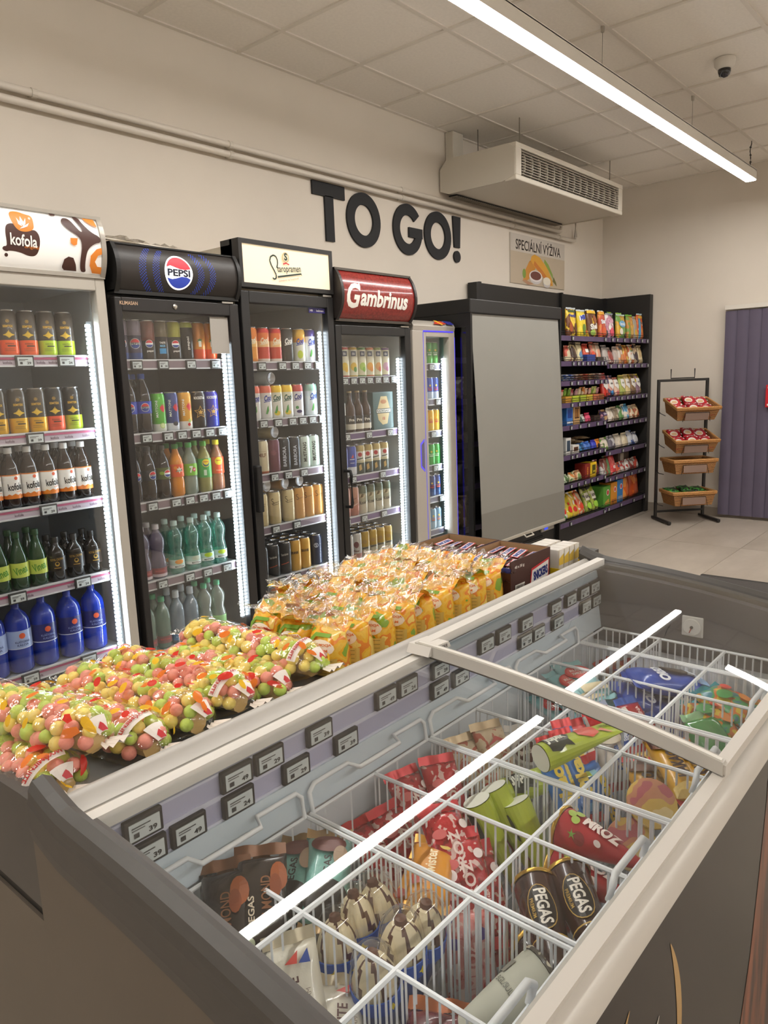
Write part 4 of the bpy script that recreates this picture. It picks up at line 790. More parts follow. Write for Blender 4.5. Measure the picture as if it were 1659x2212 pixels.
# ================================================================== packets: pillow bags and boxes
def pillow_mesh(w, h, d, mat, nx=8, nz=10, fin=.012, finmat=None, seed=0, base=.55, flat=False):
    """upright film bag: width w (x), height h (z from 0), thickness d (y); pinched seal on top; fuller at the foot"""
    rnd = random.Random(seed); mb = MB(); fmx = finmat or mat
    def th(u, v):
        a = max(0, 1-abs(u)**3.2)**.55; b = max(0, 1-abs(2*v-1)**4)**.6 if flat else max(0, (1-v**3.0))**.6*(1 if v > .1 else (.55+.45*v/.1))
        return d/2*a*b
    ph = [rnd.uniform(0, 6) for _ in range(4)]
    def pt(u, v, s):
        c = .12*d*sin(5*u+ph[0]+6*v)*sin(7*v+ph[1])*(1-abs(u))
        zz = v*h+(.0 if 0 < v < 1 else 0)
        return (u*w/2*(1-.05*sin(pi*v)), s*th(u, v)+c*.5, zz)
    for s in (-1, 1):
        for j in range(nz):
            for i in range(nx):
                u0, u1 = -1+2*i/nx, -1+2*(i+1)/nx; v0, v1 = j/nz, (j+1)/nz
                q = [pt(u0, v0, s), pt(u1, v0, s), pt(u1, v1, s), pt(u0, v1, s)]
                mb.face(q if s < 0 else q[::-1], mat)
    if fin:
        n = 10
        for i in range(n):
            u0, u1 = -1+2*i/n, -1+2*(i+1)/n
            c0, c1 = .1*d*sin(6*u0+ph[2]), .1*d*sin(6*u1+ph[2])
            mb.face([(u0*w/2, c0, h-.001), (u1*w/2, c1, h-.001), (u1*w/2, c1-.002, h+fin), (u0*w/2, c0-.002, h+fin)], fmx)
            if flat: mb.face([(u0*w/2, c0, -fin), (u1*w/2, c1, -fin), (u1*w/2, c1, .001), (u0*w/2, c0, .001)], fmx)
    bm = bmesh.new(); me = mb.mesh('bag', True, 60); bm.from_mesh(me); bmesh.ops.remove_doubles(bm, verts=bm.verts[:], dist=1e-5); bm.to_mesh(me); bm.free()
    me.polygons.foreach_set('use_smooth', [True]*len(me.polygons)); me.update()
    return me, th
def bag_proto(w, h, d, mat, items=(), finmat=None, seed=0, name='snack_bag', cat='bag', nx=8, nz=10, flat=False, step=(.02, .02), label=None):
    me, th = pillow_mesh(w, h, d, mat, nx, nz, finmat=finmat, seed=seed, flat=flat)
    parts = []
    if items: parts.append(('print', decal(items, lambda u, v, e: (u, -th(min(1, max(-1, 2*u/w)), min(1, max(0, v/h)))*1.02-.002-e, v), step, .001).mesh('print')))
    return dict(name=name, cat=cat, mesh=me, parts=parts, label=label)
def box_proto(w, h, d, col, items=(), name='snack_box', cat='box', label=None, flap=True):
    mb = MB().box(-w/2, -d/2, 0, w/2, d/2, h, pm(col, .45, coat=.1), .002)
    parts = []
    if flap: parts.append(('flap', MB().box(-w/2+.002, -d/2+.002, h, w/2-.002, d/2-.002, h+.0015, pm(col, .5)).mesh('flap')))
    if items: parts.append(('print', decal(items, on_front(-d/2), None, .0006).mesh('print')))
    return dict(name=name, cat=cat, mesh=mb.mesh(name), parts=parts, label=label)

# ================================================================== open cooler with its night blind drawn
CXa, CXb, CYF = 3.888, 5.062, 2.60
xc = (CXa+CXb)/2; hw = (CXb-CXa)/2; ckm = pm('#181716', .5); ck2 = pm('#1b1a19', .5)
t = thing('open_cooler', 'black open-front cooler with its grey roller night blind pulled down', 'cooler', (xc, CYF, 0))
obj('base', MB().box(-hw, .03, .0, hw, .72, .33, ckm, .004), t)
obj('back', MB().box(-hw, .68, .33, hw, .74, 1.885, ckm), t)
obj('canopy', MB().box(-hw, .0, 1.80, hw, .70, 1.885, ck2, .006), t)
cs = film('cooler_side_glass', '#e4e8e8', .04, .5, .02)
for s in (-1, 1):
    e = obj('side_panel', MB().box(s*hw, .0, .10, s*(hw-.02), .035, 1.80, ckm).box(s*hw, .0, .33, s*(hw-.02), .68, .40, ckm).box(s*hw, .64, .4, s*(hw-.02), .68, 1.80, ckm).box(s*hw, .035, 1.72, s*(hw-.02), .64, 1.80, ckm), t)
    obj('pane', MB().box(s*(hw-.008), .035, .40, s*(hw-.012), .64, 1.72, cs), e)
for z in (.44, .72, 1.0, 1.28, 1.54):
    s = obj('shelf', MB().box(-hw+.022, .14, z-.012, hw-.022, .66, z, pm('#2f2d2c', .4)), t)
    obj('price_rail', MB().box(-hw+.022, .125, z-.035, hw-.022, .14, z, pm('#4a3f58', .4)), s)
# blind: slightly slack sheet with a darker doubled hem
def blind_y(z): f = (1.79-z)/1.46; return .012-.055*f-.012*sin(pi*f)
n = 24; bx0, bx1 = -hw+.022, hw-.03
def sheet(z0, z1, mat, off=0):
    m = MB()
    zz = [z0+(z1-z0)*i/n for i in range(n+1)]
    for a, b in zip(zz, zz[1:]):
        for k in range(10):
            u0, u1 = bx0+(bx1-bx0)*k/10, bx0+(bx1-bx0)*(k+1)/10
            w = lambda u, z: .004*sin(6*u+3*z)*(1.79-z)
            for o_ in (0, .0015):
                q = [(u0, blind_y(a)+w(u0, a)-off+o_, a), (u1, blind_y(a)+w(u1, a)-off+o_, a), (u1, blind_y(b)+w(u1, b)-off+o_, b), (u0, blind_y(b)+w(u0, b)-off+o_, b)]
                m.face(q, mat)
    return m
bd = obj('night_blind', sheet(.35, 1.798, pm('#8f8d86', .6, noise=.02, scale=3)), t, smooth=True)
obj('hem', sheet(.35, .56, pm('#7f7c75', .6), .0022), bd, smooth=True)
obj('bottom_bar', MB().box(bx0-.004, blind_y(.34)-.012, .332, bx1+.004, blind_y(.34)+.006, .352, pm('#b9b3a6', .35, .3), .003), bd)
obj('pull_handle', MB().tube([(-.05, blind_y(.34)-.01, .338), (-.05, blind_y(.34)-.03, .322), (.05, blind_y(.34)-.03, .322), (.05, blind_y(.34)-.01, .338)], .005, pm('#c9c3b6', .4), 6), bd)
obj('catch', MB().box(-hw-.006, -.05, .36, -hw+.05, -.02, .40, pm('#b3afa6', .3, .6), .004).lathe([(0, 0), (.016, 0), (.016, .03), (0, .03)], pm('#c9c6c0', .3, .6), 14, (-hw+.03, -.045, .335)), t)
cp = obj('control_panel', MB().box(.33, .018, .275, .52, .031, .325, pm('#a8a49c', .35, .5), .003), t)
obj('display', MB().box(.37, .015, .287, .42, .019, .313, emit('cooler_display', '#3348d8', .6)), cp)
obj('cooler_grille', MB().box(-.05, .024, .08, .36, .031, .25, pm('#171615', .6)), t)
gsl = MB().box(-.045, .018, -.006, .355, .026, .004, pm('#3a3733', .5)).mesh('louvre')
for k in range(9): obj('louvre', gsl, t, (0, 0, .10+k*.0165))
# packs seen through the side glass
for i, (z, w, h, cl, nm) in enumerate(((1.28, .11, .13, ['#b39a86', '#8a6f5f', '#c9b8a4'], 'beige'), (1.0, .10, .20, ['#6a5446', '#8a6f5a', '#4a3a32'], 'brown'), (.72, .10, .15, ['#4a3f3a', '#5f4f48'], 'dark'), (.44, .12, .20, ['#a8845a', '#c9a878', '#8a6a44'], 'tan'))):
    place(bag_proto(w, h, .06, multi('cool%d' % i, cl, 18), name='food_pack', cat='food pack', seed=i), (CXa+.115, CYF+.20, z), (0, 0, -.9), label='%s food pack seen through the glass side of the roller-blind cooler' % nm)

# ================================================================== gondola shelving along the wall
GA, GM, GB = 5.075, 6.44, 7.405
gm_ = pm('#1f1e1d', .5); gk = pm('#181716', .5); prl = pm('#5b4a69', .45, noise=.12, scale=14)
t = thing('gondola', 'black gondola shelving with purple price rails in the corner beside the cooler', 'shelving', ((GA+GB)/2, 3.39, 0))
ox, oy = (GA+GB)/2, 3.39
obj('back_panel', MB().box(GA-ox, -.06, .0, GM-.003-ox, -.02, 2.14, gm_), t); obj('back_panel', MB().box(GM+.003-ox, -.06, .0, GB-ox, -.02, 2.14, gm_), t)
for x in (GA, GM, GB-.03): obj('upright', MB().box(x-ox-.0, -.085, 0, x-ox+.03, -.015, 2.145, gk), t)
obj('side_panel', MB().box(GB-ox, -.53, 0, GB+.075-ox, -.01, 2.145, pm('#252321', .5), .003), t)
obj('left_end_cap', MB().box(GA-.04-ox, -.085, 1.95, GA-ox, -.005, 2.14, gm_), t)
obj('plinth', MB().box(GA-ox, -.505, 0, GB-ox, -.06, .125, gm_), t)
SL = [1.70, 1.496, 1.337, 1.159, .972, .725, .479, .158]; SR = [1.70, 1.468, 1.175, .938, .683, .44, .165]
LF = 2.862
def gshelf(x0, x1, z, nt, where, mid=None):
    d = .53 if z < .3 else (.50)
    s = obj('shelf', MB().box(x0-ox, LF+.008-oy, z+.004, x1-ox, -.06, z+.016, gk), t)
    r = obj('price_rail', MB().box(x0-ox+.004, LF-oy, z-.022, x1-ox-.004, LF+.008-oy, z+.018, prl), s)
    f = MB()
    f.tube([(x0-ox+.01, LF+.014-oy, z+.05), (x1-ox-.01, LF+.014-oy, z+.05)], .0022, gk, 4)
    f.tube([(x0-ox+.01, LF+.014-oy, z+.032), (x1-ox-.01, LF+.014-oy, z+.032)], .0018, gk, 4)
    k = int((x1-x0)/.16)
    for i in range(k+1):
        x = x0+.012+(x1-x0-.024)*i/k; f.tube([(x-ox, LF+.014-oy, z+.016), (x-ox, LF+.014-oy, z+.05)], .002, gk, 4)
    obj('wire_guard', f, s)
    a, b = max(x0, 5.70), x1
    for i in range(nt):
        x = a+.06+(b-a-.11)*i/max(1, nt-1)+random.uniform(-.02, .02)
        place(GT[i % 2], (x, LF-.005, z-.003), label='small square price tag on the %s of the black gondola' % where, group='price tags on the %s' % where)
GT = [tag_proto(.034, .034, n) for n in ('19', '35')]
nL = (2, 8, 7, 6, 5, 7, 6, 2); nR = (7, 7, 8, 7, 4, 6, 4)
ON = ('top', 'second', 'third', 'fourth', 'fifth', 'sixth', 'seventh', 'eighth')
for i, z in enumerate(SL): gshelf(GA+.03, GM+.012, z, nL[i], ON[i]+' left-bay rail')
for i, z in enumerate(SR): gshelf(GM+.016, GB-.002, z, nR[i], ON[i]+' right-bay rail')

_bi = [0]
def bag(x, z, w, h, d, cols, lab, tilt=-.06, y=None, items=(), scale=16, rz=0, fin=None):
    _bi[0] += 1; k = _bi[0]
    p = bag_proto(w, h-.012, d, multi('gon%d' % k, cols, scale, stretch=(1, 1, .8)), items, finmat=pm(fin, .35) if fin else None, seed=k)
    place(p, (x, (y if y is not None else LF+.03+d/2), z+.0165+abs(tilt)*d*.4), (tilt, 0, rz), label=lab)
def bx(x, z, w, h, d, col, lab, items=(), y=None, rz=0):
    place(box_proto(w, h, d, col, items), (x, (y if y is not None else LF+.026+d/2), z+.0165), (0, 0, rz), label=lab)
tp = ' on the top gondola shelf'
bag(5.86, 1.70, .17, .235, .06, ['#e8c32a', '#f0d048', '#7a4a2c'], 'yellow cereal bag with blue name and brown shapes'+tp, items=[('t', 'Nesquik', .11, 0, .165, '#2f3f9a', 0, .04, .035), ('p', rect(-.06, .195, .06, .212), '#3f5a3a'), ('p', circ(.035, .06, .03, .05), '#5a3322'), ('p', circ(-.05, .07, .018, .045), '#a8562c')], fin='#cfd8dc')
bag(6.05, 1.70, .155, .225, .06, ['#f0d22a', '#f2dc4a'], 'bright yellow cereal bag with white and blue lettering'+tp, items=[('p', [(-.06, .13), (.05, .15), (.05, .19), (-.06, .17)], '#f4f2ee'), ('t', 'Milli', .09, 0, .16, '#2c3fa8', .15, .05, .04), ('p', circ(0, .06, .03, .045), '#6a8a3a'), ('p', circ(.03, .04, .015), '#c9452c')], fin='#cfd8dc')
bag(6.25, 1.70, .18, .235, .07, ['#5a3520', '#6a3f26', '#e0b43a'], 'brown and yellow cereal bag with white lettering'+tp, items=[('t', 'Shell', .13, 0, .09, '#f2eee6', .1, .05, .05), ('p', circ(-.03, .035, .04, .025), '#9fc05a'), ('p', [(-.085, .2), (.085, .2), (.08, .23), (-.08, .23)], '#e8bd38'), ('p', circ(.02, .15, .035), '#9a5a34')], fin='#cfd8dc')
bag(6.45, 1.70, .13, .235, .06, ['#3f5a9a', '#d9823a', '#c9523a'], 'blue and orange cereal bag'+tp, items=[('t', 'Star', .09, 0, .14, '#eef0f6', .1, .05, .04), ('p', [(-.06, .2), (.06, .2), (.06, .23), (-.06, .23)], '#e8a83a'), ('p', circ(0, .05, .045, .04), '#d9623a')], fin='#cfd8dc')
bag(6.61, 1.70, .16, .22, .06, ['#4a4648', '#c98aa0', '#e8dfe0'], 'dark cereal bag with pink and white lettering'+tp, items=[('t', 'CiniM', .12, 0, .15, '#e9b4c8', .08, .05, .04), ('p', circ(0, .05, .04), '#e0526a'), ('p', circ(-.04, .09, .02), '#f2eee6')], fin='#8f9aa0')
bag(6.74, 1.70, .12, .24, .05, ['#3a7a4a', '#2f6a44', '#8fae3a'], 'dark green snack bag behind the yellow ones'+tp, y=2.97)
bag(6.86, 1.70, .20, .22, .06, ['#e0b43a', '#d9a52f', '#6fa04a'], 'wide yellow bag with a blue cloud logo'+tp, items=[('p', circ(0, .13, .07, .03), '#6fb0dc'), ('t', 'brumík', .10, 0, .13, '#f2f6fa', 0, .04, .03), ('p', circ(-.04, .06, .03), '#e8e0d0'), ('p', circ(.05, .03, .03, .02), '#5a2f1c')], fin='#b8d4c4')
bag(7.0, 1.70, .13, .245, .05, ['#7ab83a', '#8ac44a', '#c8b43a'], 'lime green snack bag standing at the back'+tp, y=2.99)
bag(7.07, 1.70, .15, .225, .06, ['#d9b04a', '#c98a3a', '#7a9a45'], 'ochre bag with green patches'+tp, fin='#6fb03a')
bag(7.20, 1.70, .10, .215, .05, ['#b5b0a8', '#a8a298', '#e0b43a'], 'pale grey bag with a yellow strip'+tp, y=2.93)
bag(7.31, 1.70, .13, .245, .06, ['#e8e0d4', '#d9622c', '#e08a3a'], 'white and orange muesli bag with a blue edge'+tp, items=[('p', [(-.06, .0), (-.035, .0), (-.02, .2), (-.05, .2)], '#4f9ac4'), ('t', 'TWISTER', .08, .015, .15, '#4a3a34', 0, .03, .02), ('p', [(-.05, .195), (.06, .2), (.06, .225), (-.05, .22)], '#e0a83a')], fin='#b8ccd0')
bx(5.32, 1.70, .26, .215, .2, '#4a2a1e', 'brown carton with cream panels on the top gondola shelf above the cooler', [('p', rect(-.11, .13, -.03, .2), '#c9b48a'), ('p', rect(-.01, .13, .05, .2), '#c9b48a'), ('p', [(.07, .13), (.12, .14), (.1, .2), (.085, .17)], '#e8a030')])
bx(5.55, 1.70, .14, .21, .2, '#c22a30', 'red carton with a white oval on the top gondola shelf above the cooler', [('p', circ(0, .14, .05, .03), '#f2eeea'), ('t', 'KitKat', .08, 0, .14, '#c22a30', .1, .03)])
def many(xs, z, spec, place_, y=None):
    for x, s in zip(xs, spec):
        if s[0] == 'B': bag(x, z, s[1], s[2], s[3], s[4], s[5]+place_, items=s[6] if len(s) > 6 else (), tilt=s[7] if len(s) > 7 else -.15, fin=s[8] if len(s) > 8 else None)
        else: bx(x, z, s[1], s[2], s[3], s[4], s[5]+place_, s[6] if len(s) > 6 else ())
w2 = ' on the second left-bay gondola shelf'
many([5.79, 5.90, 6.01, 6.13, 6.27, 6.37], 1.496, [('B', .10, .13, .05, ['#d9c9a8', '#c95a4a'], 'cream and red biscuit bag'), ('B', .11, .16, .05, ['#3a2a24', '#4a342c', '#c9b48a'], 'dark brown biscuit bag'), ('B', .10, .16, .05, ['#5f8ab0', '#e0d4a8', '#d9c9a0'], 'pale blue and cream bag'), ('B', .11, .15, .05, ['#c8402f', '#d95a3a'], 'red snack bag', [('p', rect(-.03, .07, .03, .10), '#f0ece4')]), ('B', .10, .165, .05, ['#d0b49a', '#e0735a', '#c9a88a'], 'peach snack bag with red discs', [('p', circ(-.02, .06, .022), '#e0553a'), ('p', circ(.03, .05, .022), '#e0553a')]), ('B', .10, .16, .05, ['#cdb8a0', '#d9987a'], 'tan snack bag with coral foot')], w2)
bx(6.15, 1.496, .16, .055, .05, '#2a3f8a', 'low blue box in front of the red bag'+w2, y=2.90); bx(6.34, 1.496, .12, .035, .05, '#3a3430', 'low dark box in front of the peach bag'+w2, y=2.90)
w2 = ' on the second right-bay gondola shelf'
many([6.53, 6.64, 6.75, 6.86, 6.98, 7.10, 7.22, 7.32], 1.468, [('B', .12, .17, .05, ['#8f8a86', '#b8b0aa'], 'silver-grey snack bag'), ('B', .12, .15, .06, ['#e0d8d0', '#a8544a', '#c9bcb4'], 'white bag with dark red print', [('p', circ(-.01, .05, .03, .035), '#9a4a44')], -.25), ('B', .11, .16, .05, ['#b5a8a0', '#c9b8ac'], 'pale mauve bag'), ('B', .12, .185, .05, ['#e0dad2', '#d9a070', '#cfc6bc'], 'white bag with a grey block and orange food', [('p', rect(-.03, .13, .04, .16), '#6a6866'), ('p', circ(0, .05, .035), '#d98a55')]), ('B', .10, .175, .05, ['#d98f3a', '#c96a2a', '#e0c05a'], 'orange and yellow bag'), ('B', .12, .18, .05, ['#e0b43a', '#e8e0d0', '#d06a30'], 'yellow-topped bag with white window', [('p', circ(0, .06, .035, .03), '#eeeae0'), ('t', 'snack', .05, 0, .12, '#3a7a5a', 0, .03)]), ('B', .10, .19, .05, ['#4a2f3a', '#3a2a30', '#b8a080'], 'dark plum bag'), ('B', .11, .175, .05, ['#d9c49a', '#c9b080', '#e0d0a8'], 'beige bag with dark stripes', [('p', rect(.02, .13, .05, .14), '#3a3430'), ('p', rect(.02, .11, .05, .12), '#3a3430'), ('p', rect(.02, .09, .05, .10), '#3a3430')])], w2)
# third left-bay shelf: flat chocolate bars lying in piles
_bar = {}
def flatbar(x, y, z, cols, lab, L=.17, w=.07, th=.016, rz=0, name='chocolate_bar', grp=None):
    k = tuple(cols)+(L, w, th)
    if k not in _bar:
        me, _ = pillow_mesh(w, L, th, multi('bar%d' % len(_bar), cols, 30), 4, 6, fin=.008, seed=len(_bar), flat=True); _bar[k] = dict(name=name, cat='bar', mesh=me, parts=[('band', MB().box(-w*.42, -th*.52, L*.3, w*.42, -th*.42, L*.62, pm(cols[-1], .4)).mesh('band'))])
    return place(_bar[k], (x, y, z), (-pi/2, 0, rz), label=lab, group=grp)
pal = [(['#2a50b0', '#3a6ac8', '#e8e8f0'], 'blue'), (['#2f58b8', '#c8d4ec'], 'light blue'), (['#b8302c', '#8a2a24', '#e8d8c0'], 'red'), (['#6a3a28', '#8a4a30', '#d9b080'], 'brown'), (['#a83a2c', '#c9563a'], 'brick red'), (['#8a5a3a', '#c9a070'], 'tan'), (['#9a3a3a', '#5a2a24', '#d8c8b8'], 'maroon'), (['#b0a498', '#d8d0c8'], 'silver')]
for i, (c_, nm) in enumerate(pal):
    for k in range(3): flatbar(5.76+.092*i, LF+.03, 1.337+.026+k*.0185, c_, '%s chocolate bar lying in a pile on the third left-bay gondola shelf' % nm, rz=random.uniform(-.05, .05), grp='%s chocolate bars in one pile' % nm)
w3 = ' on the third right-bay gondola shelf'
win = lambda c_, t_: [('p', [(-.04, .15), (.04, .15), (.045, .09), (0, .055), (-.045, .09)], '#ece8e2'), ('t', t_, .05, 0, .115, c_, 0, .03, .02)]
many([6.53, 6.66, 6.78, 6.92, 7.04, 7.17, 7.29], 1.175, [('B', .13, .215, .06, ['#c8241f', '#d43a2c', '#b02420'], 'tall red nut bag with a white shield', win('#4a3a34', 'Jojo')), ('B', .12, .19, .06, ['#c23a34', '#4a3a5a', '#d9a090'], 'dark red bag with a blue disc', win('#4a3a34', 'nuts')+[('p', circ(-.02, .03, .02), '#3a8fd0')]), ('B', .11, .17, .06, ['#c99a7a', '#d9746a', '#e0b8a0'], 'pink-beige nut bag', win('#6a4a3a', 'ch')), ('B', .13, .19, .06, ['#c9b84a', '#a8b45a', '#d9c46a'], 'yellow-green nut bag with a white shield', win('#6a7a3a', 'nut')), ('B', .11, .195, .06, ['#d9c48a', '#c9a86a'], 'cream nut bag', win('#7a5a34', 'nut')), ('B', .12, .195, .06, ['#6a4a34', '#8a6a45', '#c9a83a'], 'brown nut bag with a white shield', win('#4a3424', 'nut')), ('B', .12, .195, .06, ['#8a6a7c', '#a88494', '#c9b43a'], 'mauve nut bag with a white shield', win('#5a4450', 'nut'))], w3)
w4 = ' on the fourth left-bay gondola shelf'
for i, (x, c_, nm) in enumerate(((5.76, '#c9973a', 'amber'), (5.89, '#b8c83a', 'lime'), (6.03, '#a9b83a', 'yellow-green'), (6.16, '#c9b43a', 'mustard'), (6.29, '#c4704a', 'salmon'), (6.39, '#9a5a34', 'brown'))):
    bx(x, 1.159, .11, .05, .2, c_, '%s open display box of sweets' % nm+w4)
    for q in range(2):
        bag(x-.028+.056*q, 1.159+.053, .05, .055+.012*((i+q) % 2), .03, [['#c85a5a', '#e8c4b4'], ['#7aa83a', '#d4dc8a'], ['#d0a0a8', '#b04a54'], ['#e08a3a', '#f0dcc0']][(i+q) % 4], '%s sweets pouch standing in the %s display box' % (['pink', 'green', 'rosy', 'orange'][(i+q) % 4], nm)+w4, y=LF+.09, tilt=.3)
w5 = ' on the fifth left-bay gondola shelf'
many([5.78, 5.91, 6.05, 6.17, 6.31], .972, [('X', .11, .15, .12, '#3f78c4', 'blue carton of bars', [('p', rect(-.04, .06, .04, .13), '#1f3f8a'), ('p', rect(-.05, .015, .05, .03), '#e8ecf4')]), ('X', .12, .15, .12, '#c8a06a', 'kraft carton of brown bars', [('p', rect(-.04, .05, .045, .14), '#4a2f1c'), ('p', rect(-.03, .06, -.005, .13), '#a8743c'), ('p', rect(.01, .06, .035, .13), '#a8743c')]), ('B', .13, .07, .06, ['#d8dcd4', '#3a5a50'], 'white and dark green bar pack'), ('B', .10, .08, .05, ['#c82a50', '#e04a70'], 'magenta bar pack'), ('X', .12, .05, .1, '#3a2a24', 'low dark carton')], w5)
w5 = ' on the fourth right-bay gondola shelf'
many([6.53, 6.66, 6.78, 6.90, 7.03, 7.15, 7.27], .938, [('B', .13, .12, .08, ['#b87a8a', '#4a2f5a', '#c9a070'], 'purple and tan cracker pack', [('p', rect(-.045, .06, .045, .10), '#4a2a5a'), ('t', 'LENA', .06, 0, .08, '#e8e0ea', 0, .03)]), ('B', .12, .13, .08, ['#d9ccb8', '#e4dcd0', '#a89078'], 'cream rice cake pack'), ('B', .12, .135, .08, ['#dcd0bc', '#c9b89c', '#8a7a64'], 'oat-coloured rice cake pack'), ('B', .12, .14, .08, ['#e0d8c8', '#5a8a4a'], 'cream pack with green top'), ('B', .12, .15, .08, ['#dcd4c4', '#5aa0c8'], 'cream pack with blue top'), ('B', .11, .13, .08, ['#d9802c', '#e4d4b8', '#b8602a'], 'orange and cream pack'), ('B', .11, .135, .08, ['#c9602a', '#e0c49a', '#a8522a'], 'rust and cream pack')], w5)
w6 = ' on the sixth left-bay gondola shelf'
many([5.76, 5.90, 6.04, 6.17, 6.30, 6.38], .725, [('X', .09, .14, .1, '#d8d8d4', 'white carton with dark front', [('p', rect(-.03, .03, .03, .12), '#3a4a5a')]), ('X', .12, .07, .08, '#e0dcd4', 'low white carton with brown bars', [('p', rect(-.04, .02, .04, .055), '#5a3a24')]), ('B', .13, .07, .06, ['#2f74a8', '#4a94c4', '#1f4a7a'], 'light blue wafer pack'), ('B', .13, .075, .06, ['#2a4f9a', '#4a78c4'], 'mid blue wafer pack'), ('B', .10, .08, .05, ['#2a2fa8', '#3a4ac0'], 'royal blue wafer pack'), ('B', .09, .08, .05, ['#e0a52a', '#c97a1f', '#3a2a1c'], 'yellow wafer pack')], w6)
w6 = ' on the fifth right-bay gondola shelf'
many([6.54, 6.70, 6.86, 7.00, 7.13, 7.25], .683, [('B', .15, .12, .07, ['#e4dccc', '#dcd0bc', '#6a9a3a'], 'cream bag with green leaf'), ('B', .15, .125, .08, ['#a8a8ac', '#c4c2c4', '#6a6470'], 'silver-grey bread bag'), ('B', .13, .13, .08, ['#cfc4b4', '#e0d4c0'], 'beige bread bag'), ('B', .12, .13, .07, ['#d8c8a8', '#e4d8bc'], 'pale yellow bread bag'), ('B', .11, .14, .07, ['#e0e2e6', '#3f64b4', '#d4d8e0'], 'white bag with blue stripes'), ('B', .10, .12, .07, ['#e4e6ea', '#2f4a94'], 'white bag with navy stripes')], w6)
for i in range(7): flatbar(6.00+.085*i, 3.02, .725+.045+.03*(i % 3), ['#8a7054', '#a88c68', '#c0a680'], 'kraft-brown wafer slab leaning at the back of the gondola', L=.16, w=.08, th=.025, rz=.3, name='wafer_slab', grp='kraft-brown wafer slabs at the back of the gondola')
w7 = ' on the seventh left-bay gondola shelf'
many([5.76, 5.88, 6.00, 6.13, 6.25, 6.36], .479, [('B', .11, .075, .06, ['#8fae7a', '#c9d4b8', '#5a7a4a'], 'green and white tea pack'), ('B', .11, .08, .06, ['#6fa05a', '#d9cfa8', '#d98a4a'], 'green pack with orange end'), ('B', .11, .085, .06, ['#c98a5a', '#d9c8a0', '#7a9a5a'], 'peach and green pack'), ('X', .10, .13, .1, '#8a2a24', 'dark red carton with orange letters', [('t', 'ORION', .08, 0, .06, '#d98a3a', pi/2, .03, .03)]), ('X', .12, .13, .1, '#e8c22a', 'yellow carton with dark window', [('p', rect(-.03, .035, .04, .11), '#4a4a1f'), ('p', rect(-.01, .045, .03, .06), '#c9b83a')]), ('B', .09, .14, .05, ['#8a3a40', '#d9b8b4', '#6a2a30'], 'maroon and pink pouch')], w7)
w7 = ' on the sixth right-bay gondola shelf'
many([6.51, 6.61, 6.73, 6.84, 6.95, 7.06, 7.16, 7.27], .44, [('B', .09, .17, .05, ['#d0ccc8', '#8a4a44'], 'white pouch with dark top'), ('B', .11, .19, .06, ['#4a7a54', '#8a4a3a', '#6a9a6a'], 'green and brown pouch'), ('B', .12, .20, .06, ['#c82f34', '#d8484a', '#e87a74'], 'red pouch with white feet', [('t', 'KK', .05, 0, .07, '#f0e4e0', 0, .05), ('p', rect(-.04, .0, .04, .02), '#f0ece8')]), ('B', .11, .10, .06, ['#3a3f7a', '#c9553a', '#d8b0a0'], 'navy and red low pack'), ('B', .10, .105, .06, ['#e0dcd6', '#a83a34', '#c9c0b8'], 'white low pack with a red top'), ('B', .10, .11, .06, ['#dcd8d2', '#b0423a'], 'pale low pack with red edges'), ('B', .10, .11, .06, ['#e4e0da', '#8a3a34', '#c4bcb4'], 'off-white low pack with maroon edges'), ('B', .10, .115, .06, ['#d8d0c8', '#c04a3a'], 'cream low pack with scarlet edges')], w7)
bx(7.1, .44, .26, .19, .1, '#5a4438', 'brown carton at the back'+w7, [('p', rect(-.08, .1, 0, .17), '#cfc4b4')], y=3.02)
w8 = ' on the bottom left-bay gondola shelf'
many([5.75, 5.86, 5.97, 6.08, 6.22, 6.35], .158, [('B', .12, .20, .06, ['#e8b82a', '#e4e0d4', '#5aa04a'], 'white and yellow crisp bag', [('p', circ(0, .07, .028), '#d8342c')], -.35), ('B', .12, .21, .06, ['#e4e0d8', '#d8c22a', '#c9b83a'], 'white crisp bag with red disc', [('p', circ(0, .07, .03), '#d8342c'), ('p', circ(0, .12, .015), '#d8342c')], -.35), ('B', .12, .22, .06, ['#ece8e0', '#d8b43a'], 'white crisp bag with two red discs', [('p', circ(-.02, .06, .025), '#c83028'), ('p', circ(.025, .11, .025), '#c83028')], -.35), ('B', .11, .22, .06, ['#e0d8cc', '#d86a3a', '#c4b89c'], 'white and orange crisp bag', [('p', circ(0, .07, .03), '#d84a34')], -.35), ('B', .13, .24, .06, ['#b8b07a', '#8a9a3a', '#3f3a34'], 'silver-green crisp bag', [('p', rect(-.04, .10, .04, .17), '#d9d4c4'), ('t', 'SUN', .06, 0, .135, '#2c2a28', 0, .04), ('p', circ(0, .05, .04, .03), '#a8d44a')], -.3), ('B', .12, .24, .06, ['#c0b884', '#9aa83a', '#4a453c'], 'olive-green crisp bag', [('p', rect(-.04, .10, .04, .17), '#e0dccc'), ('t', 'SUN', .06, 0, .135, '#2c2a28', 0, .04), ('p', circ(0, .05, .04, .03), '#9fd04a')], -.3)], w8)
w8 = ' on the bottom right-bay gondola shelf'
